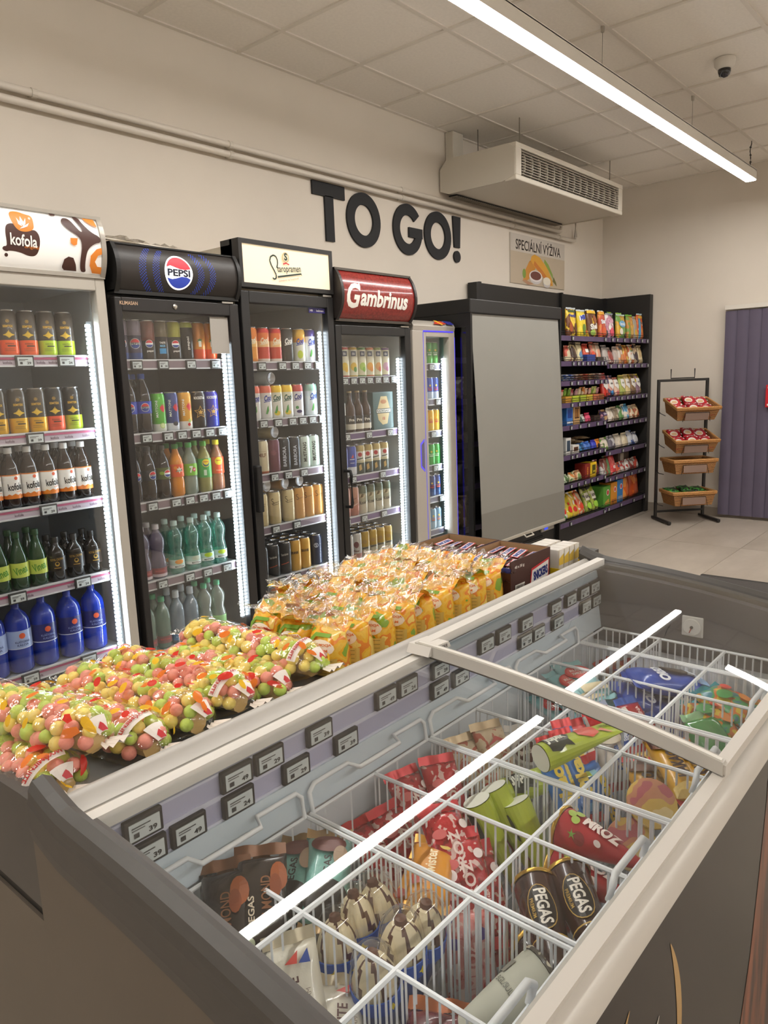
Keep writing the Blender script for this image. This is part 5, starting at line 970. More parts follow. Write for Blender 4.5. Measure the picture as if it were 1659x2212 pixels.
many([6.54, 6.70, 6.84], .165, [('X', .15, .19, .12, '#5a9a3a', 'green carton with red ring logo', [('p', circ(.02, .13, .03), '#e8e0d8'), ('p', circ(.02, .13, .022), '#c83a34'), ('p', [(-.06, .02), (.06, .02), (.04, .07), (-.03, .05)], '#c9a04a')]), ('X', .14, .205, .12, '#d08a2c', 'amber carton with red ring logo', [('p', circ(.02, .14, .028), '#e8e0d8'), ('p', circ(.02, .14, .02), '#c83a34'), ('p', rect(-.05, .02, .05, .05), '#a8642a')]), ('X', .13, .215, .12, '#2f78b8', 'blue carton with red ring logo', [('p', circ(.02, .15, .028), '#e8e0d8'), ('p', circ(.02, .15, .02), '#c83a34'), ('p', rect(-.05, .02, .05, .06), '#8a9ab0')])], w8)
bag(7.03, .165, .20, .26, .1, ['#e0782a', '#d8621f', '#e89a4a'], 'big orange crisp bag beside the blue carton'+w8, scale=9); bag(7.25, .165, .22, .29, .1, ['#e2702a', '#c9501f', '#ec8a3a'], 'taller orange crisp bag at the end'+w8, scale=9)

# ================================================================== wicker basket rack by the end wall
rackL, rackR = Vector((7.03, 2.615, 0)), Vector((7.37, 2.285, 0))
rw = (rackR-rackL).length/2
t = thing('basket_rack', 'black metal rack with four tiers for wicker baskets beside the gondola', 'rack', (rackL+rackR)/2, (0, 0, -radians(44.2)))
km = pm('#201d1b', .45)
for s in (-1, 1):
    obj('post', MB().box(s*rw-.012, -.012, .03, s*rw+.012, .012, 1.325, km, .002), t)
    obj('foot', MB().box(s*rw-.015, -.30, .008, s*rw+.015, .06, .032, km, .004).lathe([(0, 0), (.014, 0), (.014, .012), (0, .012)], km, 10, (s*rw, -.285, 0)), t)
obj('top_bar', MB().box(-rw-.012, -.011, 1.305, rw+.012, .011, 1.328, km, .002), t)
obj('bottom_bar', MB().box(-rw, -.01, .07, rw, .01, .09, km, .002), t)
obj('sign_holder', MB().tube([(-.12, 0, 1.42), (-.12, 0, 1.335), (.11, 0, 1.335), (.11, 0, 1.42)], .006, km, 6), t)
def wicker_mat():
    m, N, L, b = newmat('wicker'); t_ = N.new('ShaderNodeTexCoord'); w1 = N.new('ShaderNodeTexWave'); w1.bands_direction = 'Z'; w1.inputs['Scale'].default_value = 30; w1.inputs['Distortion'].default_value = 2.5; w1.inputs['Detail Scale'].default_value = 3
    L.new(t_.outputs['Object'], w1.inputs['Vector']); r = N.new('ShaderNodeValToRGB'); r.color_ramp.elements[0].color = lin('#5e3a1a'); r.color_ramp.elements[1].color = lin('#c48c50')
    L.new(w1.outputs['Fac'], r.inputs['Fac']); L.new(r.outputs['Color'], b.inputs['Base Color']); b.inputs['Roughness'].default_value = .55
    u = N.new('ShaderNodeBump'); u.inputs['Distance'].default_value = .006; u.inputs['Strength'].default_value = .6; L.new(w1.outputs['Fac'], u.inputs['Height']); L.new(u.outputs['Normal'], b.inputs['Normal']); return m
wk = wicker_mat(); rimm = pm('#c08a50', .5, noise=.2, scale=60)
inv = Matrix.Translation((rackL+rackR)/2) @ Matrix.Rotation(-radians(44.2), 4, 'Z')
bw, bd_, bh = .205, .27, .125
def basket_mesh():
    m = MB(); a, b = .86, 1.0; th = .008
    def ringp(s, z, o): return [(-bw*s+o, -bd_*s+.02+o*0+(.0), z), (bw*s-o, -bd_*s+.02, z), (bw*s-o, -.012*s, z), (-bw*s+o, -.012*s, z)]
    def rg(s, z, o): x = bw*s-o; y0 = -.005-bd_/2-bd_/2*s+o; y1 = -.005-bd_/2+bd_/2*s-o; return [(-x, y0, z), (x, y0, z), (x, y1, z), (-x, y1, z)]
    ro = [rg(a+(b-a)*i/6, bh*i/6, 0) for i in range(7)]; ri = [rg(a+(b-a)*i/6, .006+(bh-.006)*i/6, th) for i in range(7)]
    for R_ in (ro, ri):
        for p, q in zip(R_, R_[1:]):
            for i in range(4): j = (i+1) % 4; m.face([p[i], p[j], q[j], q[i]], wk)
    m.face(ro[0], wk); m.face(ri[0], wk)
    for i in range(4): j = (i+1) % 4; m.face([ro[-1][i], ro[-1][j], ri[-1][j], ri[-1][i]], wk)
    return m.mesh('basket_body'), rg(1.01, bh, 0)
bme, rimp = basket_mesh()
rim = MB(); 
for k, zz in ((.011, bh), (.008, bh-.014)): rim.tube([(p[0]*1.0, p[1], zz) for p in rimp], k, rimm, 8, closed=True)
rim = rim.mesh('rim', True, 60)
fy = -.005-bd_-.004
hold = MB().tube([(-.14, fy-.006, .0), (-.125, fy-.006, .085), (.10, fy-.006, .085), (.12, fy-.006, .0)], .003, km, 5).mesh('card_holder')
card = MB().box(-.12, fy-.006, .015, .10, fy-.004, .08, film('card_sleeve', '#cbb0a0', .06, .5, .1, body=.35)).mesh('card_sleeve')
bk_names = ('top', 'second', 'third', 'bottom')
BZ = ((1.03, .30), (.735, .30), (.468, .05), (.170, .05))
redbag = ['#b3202c', '#c22a34', '#a81c28']
rb_items = [('p', circ(-.02, .06, .035, .03), '#e8ddd0'), ('p', circ(-.02, .055, .025, .018), '#d8b48a'), ('p', circ(.04, .10, .008), '#f0e8e4'), ('p', circ(.035, .02, .009), '#f0e8e4'), ('p', circ(-.045, .11, .007), '#f0e8e4'), ('p', circ(.0, .115, .01), '#f0e8e4'), ('p', circ(.05, .06, .007), '#f0e8e4')]
rbp = bag_proto(.13, .125, .05, multi('redsnack', redbag, 10), rb_items, name='red_snack_bag', cat='bag', flat=True, seed=4)
gbp = bag_proto(.12, .12, .035, multi('greensnack', ['#2f7a34', '#1f3a24', '#4aa03c', '#172018'], 26), [('p', rect(-.03, .05, .03, .07), '#20281f')], name='green_snack_bag', cat='bag', flat=True, seed=5)
for i, (z, tl) in enumerate(BZ):
    M4 = inv @ Matrix.Translation((0, -.012, z)) @ Matrix.Rotation(tl, 4, 'X')
    if tl < .1: M4 = inv @ Matrix.Translation((0, -.014, z))
    b_ = obj('wicker_basket', bme, None, label='%s wicker basket of the black rack, %s' % (bk_names[i], ('full of red snack bags', 'heaped with red snack bags', 'left empty', 'holding green snack bags')[i]), cat='basket', group='wicker baskets on the black rack')
    b_.matrix_world = M4
    obj('rim', rim, b_); c_ = obj('card_holder', hold, b_); obj('card_sleeve', card, c_)
    for s in (-1, 1): obj('bracket', MB().tube([(s*(rw+.005), .0, z+.02), (s*(rw+.005), -.06, z-.012), (s*(rw+.005), -.16, z-.03 if tl > .1 else z-.008)], .0035, km, 5), t)
    if i == 2: continue
    for r_ in range(2):
        for c2 in range(3):
            p_ = rbp if i < 2 else gbp
            lx = (-.125+.125*c2); ly = -.225+r_*.12; lz = .050+r_*.028+(.012 if c2 == 1 else 0)
            o = place(p_, (0, 0, 0), label='%s snack bag in the %s row of the %s wicker basket' % ('red dotted' if i < 2 else 'dark green', ('front', 'rear')[r_], bk_names[i]), group='snack bags in the %s wicker basket' % bk_names[i])
            o.matrix_world = M4 @ Matrix.Translation((lx, ly-.03, lz if i < 2 else lz+.035)) @ Matrix.Rotation(-radians(66 if i < 2 else 78), 4, 'X') @ Matrix.Rotation(random.uniform(-.12, .12), 4, 'Y')
# ================================================================== ice cream freezer
X0, X1, YB_, YFr = .408, 1.98, .93, .285
def zl(y): d = y-.575; return .871+.125*d-.15*d*d
cream = pm('#c9c4bc', .38); alu = pm('#aeaaa3', .45, .15); white_f = pm('#d9d5ce', .4); capm = pm('#4c4946', .5, noise=.03, scale=40); sidem = pm('#62594e', .5, noise=.03, scale=6)
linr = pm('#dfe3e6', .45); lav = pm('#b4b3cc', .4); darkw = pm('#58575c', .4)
F = thing('ice_cream_freezer', 'dark-ended ice cream chest freezer with glass lids and white wire baskets', 'freezer', (1.19, .6, 0))
ox, oy = 1.19, .6
def L3(p): return (p[0]-ox, p[1]-oy, p[2])
def fobj(name, mb, parent=F, **k):
    mb.v = [L3(v) for v in mb.v] if parent is F or k.pop('sh', True) else mb.v
    return obj(name, mb, parent, **k)
# carcass
fobj('front_panel', MB().box(X0, YFr, .02, X1, YFr+.02, .765, pm('#1d1814', .34, noise=.05, scale=5, coat=.1, spec=.4)))
fobj('rear_panel', MB().box(X0, YB_-.02, .02, X1, YB_+.012, .80, sidem))
fobj('bottom', MB().box(X0, YFr+.02, .02, X1, YB_-.02, .10, sidem))
fobj('liner', MB().box(X0+.008, YFr+.02, .10, X0+.022, YB_-.02, .80, linr).box(X1-.022, YFr+.02, .10, X1-.008, YB_-.02, .69, linr).box(X0+.022, YFr+.02, .10, X1-.022, YFr+.045, .765, linr).box(X0+.022, YB_-.035, .10, X1-.022, YB_-.02, .85, linr).box(X0+.022, YFr+.06, .30, X1-.022, YB_-.035, .31, linr))
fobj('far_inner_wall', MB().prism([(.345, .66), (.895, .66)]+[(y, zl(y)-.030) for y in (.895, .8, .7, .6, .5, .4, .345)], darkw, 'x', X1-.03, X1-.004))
# front rim, rounded
fobj('front_rim', MB().prism([(.330, .760), (.330, .792), (.324, .797), (.310, .799), (.296, .797), (.286, .790), (.280, .779), (.279, .766), (.290, .760)], cream, 'x', X0, X1), smooth=True, ang=50)
# rear rail with lid track
fobj('rear_rail', MB().prism([(.945, .79), (.945, .883), (.939, .8865), (.932, .886), (.926, .882), (.911, .8745), (.903, .872), (.903, .79)], alu, 'x', X0, X1), smooth=True, ang=35)
fobj('rear_track', MB().box(X0, .897, .84, X1, .903, .866, pm('#6f6a62', .4, .3)).tube([(X0, .8985, .868), (X1, .8985, .868)], .0035, pm('#d6d3cc', .25, .5), 6))
fobj('seal_band', MB().prism([(.893, .845), (.893, .864), (.888, .864), (.884, .845)], pm('#a9b6bf', .35), 'x', X0+.022, X1-.03))
# price rails
for z in (.823, .783): fobj('price_rail', MB().box(X0+.022, .886, z-.019, X1-.032, .892, z+.017, lav).box(X0+.022, .8835, z-.021, X1-.032, .892, z-.017, pm('#d4d4e4', .25)).box(X0+.022, .8835, z+.015, X1-.032, .892, z+.019, pm('#d4d4e4', .25)))
fobj('liner_ledge', MB().prism([(.893, .70), (.893, .762), (.880, .762), (.872, .70)], pm('#cfdae2', .35), 'x', X0+.022, X1-.03))
# end caps: rounded top moulding over a flat side panel
ys = [.287+(.955-.287)*i/20 for i in range(21)]
def endcap(xi, s, nm):
    m = MB()
    sec = [(0, -.06), (-.002, .0), (.004, .012), (.016, .020), (.030, .016), (.037, .006), (.038, -.004), (.040, -.012), (.041, -.045), (.040, -.06)]
    def dz(y): return -.019+.022*max(0, (y-.87)/.085)**1.5
    V = [[(xi-s*a+0, y, zl(y)+b+dz(y)-.03*max(0, (.35-y)/.065)**2) for a, b in sec] for y in ys]
    for r0, r1 in zip(V, V[1:]):
        for i in range(len(sec)-1): m.face([r0[i], r0[i+1], r1[i+1], r1[i]], capm)
    m.face(V[0], capm); m.face(V[-1], capm)
    e = fobj('end_cap', m, smooth=True, ang=40)
    sp = [(y, zl(y)+dz(y)-.058) for y in ys]
    fobj('side_panel', MB().prism([(.955, .02), (.287, .02)]+sp, sidem, 'x', xi-s*.002, xi-s*.038))
    return e
endcap(X0, 1, 'near'); endcap(X1, -1, 'far')
fobj('plinth', MB().box(X0+.03, YFr+.04, 0, X1-.03, YB_-.03, .02, pm('#1d1b1a', .6)))
# printed front: dark brown with a wood picture and gold strokes
def fronts():
    it = []
    w1 = [(1.20, .05), (1.225, .29), (1.27, .40), (1.30, .53), (1.325, .66), (1.335, .755), (1.60, .755), (1.60, .05)]
    it.append(('p', w1, WOODM))
    def stroke(pts, w, col):
        n = 24; P_ = []
        def bz(t): return tuple((1-t)**2*pts[0][k]+2*t*(1-t)*pts[1][k]+t*t*pts[2][k] for k in (0, 1))
        Lf, Rt = [], []
        for i in range(n+1):
            t = i/n; p = bz(t); q = bz(min(1, t+.01)); r_ = bz(max(0, t-.01)); d = Vector((q[0]-r_[0], q[1]-r_[1])).normalized(); ww = w*sin(pi*min(1, t*1.15+.02))**.8 if t < .85 else w*max(.05, (1-t)/.15)*.5
            Lf.append((p[0]-d.y*ww, p[1]+d.x*ww)); Rt.append((p[0]+d.y*ww, p[1]-d.x*ww))
        it.append(('p', Lf+Rt[::-1], col))
    stroke([(.858, .70), (.935, .56), (.885, .40)], .009, '#b9955e'); stroke([(.825, .62), (.775, .56), (.79, .42)], .009, '#b8b2a8'); stroke([(.728, .70), (.69, .66), (.66, .56)], .006, '#b9955e')
    return it
def woodm():
    m, N, L, b = newmat('wood_print'); t_ = N.new('ShaderNodeTexCoord'); mp = N.new('ShaderNodeMapping'); mp.inputs['Scale'].default_value = (9, 9, 1.1); mp.inputs['Rotation'].default_value = (0, .12, 0)
    n = N.new('ShaderNodeTexNoise'); n.inputs['Scale'].default_value = 4; n.inputs['Detail'].default_value = 8; n.inputs['Distortion'].default_value = .6
    L.new(t_.outputs['Object'], mp.inputs['Vector']); L.new(mp.outputs['Vector'], n.inputs['Vector'])
    r = N.new('ShaderNodeValToRGB'); r.color_ramp.elements[0].position = .36; r.color_ramp.elements[1].position = .66; r.color_ramp.elements[0].color = lin('#2c120c'); r.color_ramp.elements[1].color = lin('#8a4a2c')
    L.new(n.outputs['Fac'], r.inputs['Fac']); L.new(r.outputs['Color'], b.inputs['Base Color']); b.inputs['Roughness'].default_value = .35; return m
WOODM = woodm()
for k, it in enumerate(fronts()): fobj('wood_picture' if k == 0 else 'printed_stroke', decal([it], lambda u, v, e: (u, YFr-e, v), None, .0006))
# thermometer
th_ = fobj('thermometer', MB().box(X1-.036, .59, .722, X1-.029, .645, .777, pm('#d6d3cd', .35), .003))
dm = MB().lathe([(0, 0), (.022, 0), (.023, .003), (.021, .004), (.0, .004)], pm('#e4e1da', .3), 20)
dl = obj('dial', dm, th_, (X1-.0365-ox, .6175-oy, .7495), (0, -pi/2, 0))
obj('needle', MB().box(-.001, -.001, .004, .016, .001, .0055, pm('#b83a2c', .4)).lathe([(0, .004), (.004, .004), (.004, .007), (0, .007)], pm('#4a4642', .4), 10), dl, (0, 0, 0), (0, 0, 2.8))
# lids
lidg = film('lid_glass', '#fdfefe', .035, .5, .012)
def lid(xa, xb, dz, ya=.302, yb=.890):
    g = MB(); n = 40; yy = [ya+(yb-ya)*i/n for i in range(n+1)]
    for k, t_ in enumerate((0, -.004)):
        o_ = len(g.v)
        for y in yy: g.v += [(xa, y, zl(y)+dz+t_), (xb, y, zl(y)+dz+t_)]
        for i in range(n):
            q = (o_+2*i, o_+2*i+1, o_+2*i+3, o_+2*i+2); g.f.append(q if k == 0 else q[::-1]); g.m.append(g.mi(lidg))
    o = fobj('glass_lid', g, smooth=True, ang=80)
    return o
def bar(xa, xb, dz0, dz1, ya, yb, mat, par, name, n=20):
    m = MB(); yy = [ya+(yb-ya)*i/n for i in range(n+1)]
    P4 = lambda y: [(xa, y, zl(y)+dz0), (xb, y, zl(y)+dz0), (xb, y, zl(y)+dz1), (xa, y, zl(y)+dz1)]
    for a, b in zip(yy, yy[1:]):
        p, q = P4(a), P4(b)
        for i in range(4): j = (i+1) % 4; m.face([p[i], p[j], q[j], q[i]], mat)
    m.face(P4(ya), mat); m.face(P4(yb), mat)
    return fobj(name, m, par, sh=True, smooth=True, ang=30)
near = lid(X0+.004, 1.150, -.026); far = lid(1.122, X1-.006, -.008)
bar(X0+.004, 1.155, -.044, -.022, .874, .894, white_f, near, 'rear_frame', 4); bar(X0+.004, 1.155, -.034, -.020, .300, .317, cream, near, 'front_frame', 4)
bar(X0+.004, X0+.012, -.036, -.022, .317, .874, pm('#57534f', .5), near, 'side_frame'); bar(1.140, 1.154, -.034, -.020, .317, .874, pm('#8f8981', .5), near, 'edge_seal')
bar(1.118, X1-.006, -.018, .0, .876, .898, white_f, far, 'rear_frame', 4); bar(1.118, X1-.006, -.016, .0, .298, .315, cream, far, 'front_frame', 4)
bar(1.116, 1.131, -.018, .004, .302, .892, pm('#c6c2ba', .4), far, 'cross_bar'); bar(1.131, 1.143, -.018, -.001, .305, .885, pm('#98948c', .45), far, 'rubber_lip')
bar(1.118, 1.126, .0035, .0060, .305, .885, pm('#dedad2', .35), far, 'top_bead')
hb = fobj('lid_handle', MB().prism([(1.104, .880), (1.182, .880), (1.174, .893), (1.114, .897)], white_f, 'y', .850, .905), far, sh=True)
obj('maker_name', decal([('t', 'LIEBHERR', .052, 1.144, .8865, '#5a554e', 0, .02, .008)], lambda u, v, e: L3((u, .850-e, v)), None, .0006), hb)
# price tags inside the freezer
FT = [tag_proto(.060, .036, n) for n in ('39', '49', '24', '29')]
def ftag(x, z, i, row_): place(FT[i % 4], (x, .8805, z), (0, 0, 0), label='dark-framed price tag on the %s rail inside the ice cream freezer' % row_, group='price tags on the %s freezer rail' % row_)
for i, x in enumerate((.486, .649, .715, .829, 1.007, 1.073, 1.182, 1.357, 1.432, 1.536, 1.685, 1.771, 1.850, 1.916)): ftag(x, .825, i+(i > 1), 'upper')
for i, x in enumerate((.489, .557, .649, .771, .893, 1.179, 1.255, 1.531, 1.596, 1.698, 1.862, 1.928)): ftag(x, .783, i, 'lower')

# ------------------------------------------------------------------ wire baskets
wire_m = pm('#eef0f2', .35); BT, BB = .70, .47
YA = (.378, .533, .698, .862)
XS = [(.440, .776, True), (.780, 1.115, True), (1.119, 1.455, True), (1.459, 1.795, True), (1.799, 1.945, False)]
def wbasket(xa, xb, mid, label):
    cx, cy = (xa+xb)/2, .62
    t = thing('wire_basket', label, 'basket', (cx, cy, BB), group='wire baskets in the ice cream freezer')
    q = lambda x, y, z: (x-cx, y-cy, z-BB)
    r, w = .0038, .0021; e = .0035
    xa_, xb_ = xa+e, xb-e
    m = MB()
    m.tube([q(xa_, YA[0], BT), q(xb_, YA[0], BT), q(xb_, YA[3], BT), q(xa_, YA[3], BT)], r, wire_m, 6, closed=True)
    m.tube([q(xa_, YA[0], BB+.004), q(xb_, YA[0], BB+.004), q(xb_, YA[3], BB+.004), q(xa_, YA[3], BB+.004)], r, wire_m, 6, closed=True)
    obj('rim', m, t)
    for y in YA[1:3]: obj('divider_bar', MB().tube([q(xa_, y, BT), q(xb_, y, BT)], r*1.15, wire_m, 6), t)
    if mid: obj('divider_bar', MB().tube([q((xa+xb)/2, YA[0], BT), q((xa+xb)/2, YA[3], BT)], r, wire_m, 6), t)
    W = MB()
    def panel_x(x, n0=25):
        for i in range(n0): y = YA[0]+(YA[3]-YA[0])*(i+.5)/n0; W.tube([q(x, y, BB), q(x, y, BT)], w, wire_m, 4)
    def panel_y(y, sp=.0185):
        n_ = max(2, int((xb_-xa_)/sp))
        for i in range(n_): x = xa_+(xb_-xa_)*(i+.5)/n_; W.tube([q(x, y, BB), q(x, y, BT)], w, wire_m, 4)
    panel_x(xa_); panel_x(xb_)
    if mid: panel_x((xa+xb)/2)
    for y in YA[:3]: panel_y(y)
    panel_y(YA[3], .055)
    for y in [YA[0]+.03*k for k in range(17)]: W.tube([q(xa_, y, BB), q(xb_, y, BB)], w, wire_m, 4)
    obj('wires', W, t, kind='stuff')
    c = (xa+xb)/2
    if mid:
        a, b = xa_+.004, xb_-.004; yb, zt = YA[3]+.006, .748
        pts = [q(a, YA[3], BT), q(a, yb, zt-.012), q(a+.012, yb, zt), q(c-.065, yb, zt), q(c-.055, yb-.022, zt-.004), q(c+.055, yb-.022, zt-.004), q(c+.065, yb, zt), q(b-.012, yb, zt), q(b, yb, zt-.012), q(b, YA[3], BT)]
        obj('handle', MB().tube(pts, .0042, wire_m, 8), t, smooth=True, ang=60)
        yf = YA[0]+.002; pts = [q(c-.06, yf, BT), q(c-.06, yf-.006, .728), q(c-.05, yf-.004, .737), q(c+.05, yf-.004, .737), q(c+.06, yf-.006, .728), q(c+.06, yf, BT)]
        obj('handle', MB().tube(pts, .0055, wire_m, 8), t, smooth=True, ang=60)
for i, (a, b, md) in enumerate(XS): wbasket(a, b, md, ('white wire basket with black almond wrappers, under the near lid', 'white wire basket with red wrappers and brown cones', 'white wire basket with green tubes and yellow wrappers', 'white wire basket with dark blue bags under the far lid', 'narrow white wire basket against the thermometer wall')[i])

# ================================================================== second freezer, back to back
G = thing('rear_freezer', 'dark grey chest freezer behind the ice cream freezer, candy piled on its lids', 'freezer', (1.24, 1.27, 0))
ox, oy = 1.24, 1.27
RX0, RX1, RY0, RY1 = .376, 2.12, .960, 1.42
def zr(y): return .884-.05*max(0, (y-1.0))-.06*max(0, (y-1.2))
def gobj(name, mb, **k): mb.v = [(v[0]-ox, v[1]-oy, v[2]) for v in mb.v]; return obj(name, mb, G, **k)
yy = [RY0+(RY1-RY0)*i/12 for i in range(13)]
for xi, s in ((RX0, 1), (RX1, -1)):
    gobj('end_cap', MB().prism([(RY1, .722), (RY0, .722)]+[(y, zr(y)) for y in yy], capm, 'x', xi, xi+s*.04))
    gobj('side_panel', MB().prism([(RY1, .03), (RY0, .03), (RY0, .70), (RY1, .70)], sidem, 'x', xi+s*.001, xi+s*.036))
    gobj('shadow_gap', MB().box(xi+s*.006, RY0, .70, xi+s*.03, RY1, .722, pm('#1a1817', .6)))
gobj('body', MB().box(RX0+.036, RY0, .03, RX1-.036, RY1, .78, sidem))
gobj('rail', MB().box(RX0+.04, RY0, .78, RX1-.04, RY0+.02, .838, alu)); gobj('rail', MB().box(RX0+.04, RY1-.03, .78, RX1-.04, RY1, .815, alu))
for a, b in ((RX0+.042, 1.26), (1.262, RX1-.042)):
    gobj('lid', MB().prism([(RY0+.021, .826), (RY0+.021, .8335), (RY1-.031, .8335), (RY1-.031, .826)], pm('#8a8e90', .15, coat=.3), 'x', a, b))
gobj('plinth', MB().box(RX0+.05, RY0+.03, 0, RX1-.05, RY1-.03, .03, pm('#1d1b1a', .6)))
LIDZ = .8337
# ================================================================== ice creams in the baskets
def axes(c, yaw, el, roll, L):
    d = Vector((cos(yaw)*cos(el), sin(yaw)*cos(el), sin(el))); up = Vector((0, 0, 1))
    N = up-up.dot(d)*d
    if N.length < .05: N = Vector((-.7, -.7, 0))-(Vector((-.7, -.7, 0)).dot(d))*d
    N.normalize(); N = Matrix.Rotation(roll, 3, d) @ N
    y = -N; x = y.cross(d)
    return Matrix(((x.x, y.x, d.x, c[0]-d.x*L/2), (x.y, y.y, d.y, c[1]-d.y*L/2), (x.z, y.z, d.z, c[2]-d.z*L/2), (0, 0, 0, 1)))
IC = {}
def wrapper(k, L, W_, D, mat, items=(), fin=None, name='ice_cream_wrapper'):
    me, th = pillow_mesh(W_, L, D, mat, 12, 20, fin=.016, finmat=pm(fin, .3, .3) if fin else None, seed=hash(k) % 97 if False else len(k)*7+len(IC), flat=True)
    parts = []
    if items: parts = [('print', decal(items, lambda u, v, e: (u, -th(min(1, max(-1, 2*u/W_)), min(1, max(0, v/L)))*1.06-.0035-e, v), (.012, .012), .0008).mesh('print'))]
    IC[k] = (dict(name=name, cat='ice cream', mesh=me, parts=parts), L)
def cone(k, L, r, mats, lidm, items=(), name='ice_cream_cone', r0=.006, lidbulge=.006):
    prof = [(0, 0), (r0, .002)]+[(r0+(r-r0)*(i/8)**.85, .002+(L-.012)*i/8) for i in range(1, 9)]+[(r*1.0, L-.006)]
    B = MB().lathe(prof, mats, 22).mesh('cone_body', True, 50)
    lidme = MB().lathe([(r*1.05, L-.006), (r*1.09, L-.003), (r*1.07, L), (r*.9, L+.001), (r*.5, L+lidbulge*.6), (0, L+lidbulge)], lidm, 22).mesh('cone_lid', True, 40)
    parts = [('lid', lidme)]
    if items: parts.append(('print', decal(items, lambda u, v, e: ((r0+(r-r0)*(max(.05, v/L))**.85+.002+e)*cos(-pi/2+u/(r0+(r-r0)*max(.05, v/L)**.85)), (r0+(r-r0)*(max(.05, v/L))**.85+.002+e)*sin(-pi/2+u/(r0+(r-r0)*max(.05, v/L)**.85)), v), (.008, .01), .0006).mesh('print')))
    IC[k] = (dict(name=name, cat='ice cream', mesh=B, parts=parts), L)
def put(k, c, yaw, el, roll, label, group=None):
    p, L = IC[k]; o = place(p, (0, 0, 0), label=label, group=group); o.matrix_world = axes(Vector((c[0], c[1], c[2]+.018)), radians(yaw), radians(el), radians(roll), L); return o
crump_k = pm('#2a2220', .22, coat=.5, bump=.55, scale=55)
alm = [('t', 'ALMOND', .062, .004, .085, '#8a5a3a', pi/2, .01, .015), ('p', circ(.024, .115, .013, .020, 14), '#a0552c'), ('p', circ(.018, .102, .009, .016, 12), '#8a4524'), ('p', circ(-.022, .03, .008), '#c8cfae'), ('t', 'PEGAS', .04, -.018, .07, '#d8c8b0', pi/2, .02, .009)]
wrapper('almond', .15, .078, .034, crump_k, alm, '#7a5238')
wrapper('teal', .15, .075, .034, pm('#7fb5aa', .3, coat=.4, bump=.5, scale=55), [('p', circ(0, .03, .034, .03), '#2c2623'), ('p', circ(.0, .125, .028, .018), '#6a3a34'), ('t', 'PEGAS', .05, .0, .075, '#2c2623', pi/2, .02, .012), ('p', circ(.02, .10, .012, .02), '#a8907a')], '#a98a60')
wrapper('white', .145, .075, .034, pm('#ddd6c4', .3, coat=.4, bump=.55, scale=55), [('t', 'WHITE', .052, .005, .08, '#5a3a38', pi/2, .02, .014), ('t', 'ICE CREAM', .04, .022, .07, '#8a7a70', pi/2, .0, .006), ('p', rect(-.03, .02, -.012, .06), '#b8b0a4'), ('p', [(.015, .12), (.03, .118), (.028, .135)], '#2f4a94'), ('p', [(-.004, .122), (.013, .12), (.015, .135)], '#c8443a')], '#c9bca0')
wrapper('burg', .13, .08, .036, pm('#6a1a2a', .25, coat=.5, bump=.6, scale=55), [('p', circ(0, .065, .03, .025), '#8a2a3a'), ('t', 'PEGAS', .05, 0, .065, '#d8c8b0', pi/2, .02, .012)], '#a8603a')
wrapper('orange', .12, .07, .03, pm('#e0962a', .3, coat=.4, bump=.2), [('t', 'Twister', .06, 0, .06, '#f4e0b0', pi/2, .02, .018), ('p', circ(-.02, .03, .01), '#b0432c'), ('p', circ(.02, .10, .009), '#f0d070')], '#e8b04a')
red_i = [('t', 'MROŽ', .075, .0, .075, '#f0d8d0', pi/2, .03, .022), ('p', circ(-.024, .045, .009), '#f4e4e0'), ('p', circ(.026, .12, .008), '#f4e4e0'), ('t', 'algida', .03, .024, .05, '#f0c8c0', pi/2, .02, .008), ('p', circ(-.022, .11, .012, .008), '#d86a6a')]
wrapper('red', .15, .08, .034, multi('redwrap', ['#8a161e', '#b8242c', '#bc262e', '#c22a32', '#e4c0b8'], 75, .25, .5, bump=.5), red_i, '#c83038')
wrapper('pink', .14, .08, .034, multi('pinkwrap', ['#c8605c', '#dc8882', '#e0908a', '#e09a94', '#f0ccc4'], 70, .3, .4, bump=.5), [('t', 'MROŽ', .06, 0, .07, '#f0c8c0', pi/2, .03, .02), ('p', circ(-.02, .03, .011), '#f0dcd4'), ('p', circ(.02, .11, .009), '#5a4a94'), ('p', circ(.022, .04, .009), '#c8343c'), ('p', circ(-.022, .10, .008), '#5a4a94')], '#c8504c')
wrapper('beige', .15, .085, .03, multi('beigewrap', ['#b89c78', '#cdb898', '#d0bc9c', '#d4c2a4', '#b8604a'], 50, .5, .1, bump=.4), [('t', 'NAROŽ', .07, .005, .07, '#b0543c', pi/2, .02, .02), ('p', [(-.03, .11), (.0, .13), (.03, .112), (.0, .12)], '#b0342c'), ('p', rect(-.034, .02, -.015, .05), '#8a8078')], '#c0a884')
wrapper('blue', .15, .05, .026, pm('#2f74c0', .3, coat=.3, bump=.15), [('t', 'Pikao', .085, 0, .08, '#e8c83a', pi/2, .05, .026), ('p', rect(-.02, .005, .02, .018), '#6fb0e0')], '#d83038', name='ice_cream_wrapper')
wrapper('redcap', .14, .07, .034, pm('#d8d0c4', .35, coat=.2), [('p', rect(-.033, .09, .033, .14), '#c0282c'), ('p', circ(0, .085, .03, .012), '#e8dcc4'), ('t', '3', .02, .005, .115, '#f4e8e4', 0, .03), ('t', 'Prima', .05, 0, .045, '#2f5aa8', pi/2, .03, .016)], '#c0282c')
wrapper('yellow', .17, .06, .032, pm('#e0a823', .3, coat=.4, bump=.1), [('p', [(-.028, .0), (.028, .0), (.028, .02), (0, .03), (-.028, .02)], '#e0c070'), ('p', rect(-.028, .128, .028, .158), '#4a241a'), ('p', circ(0, .128, .026, .012), '#7a4a30'), ('t', 'KAKAO', .075, .002, .075, '#3a2018', pi/2, .05, .026)], '#c0282c')
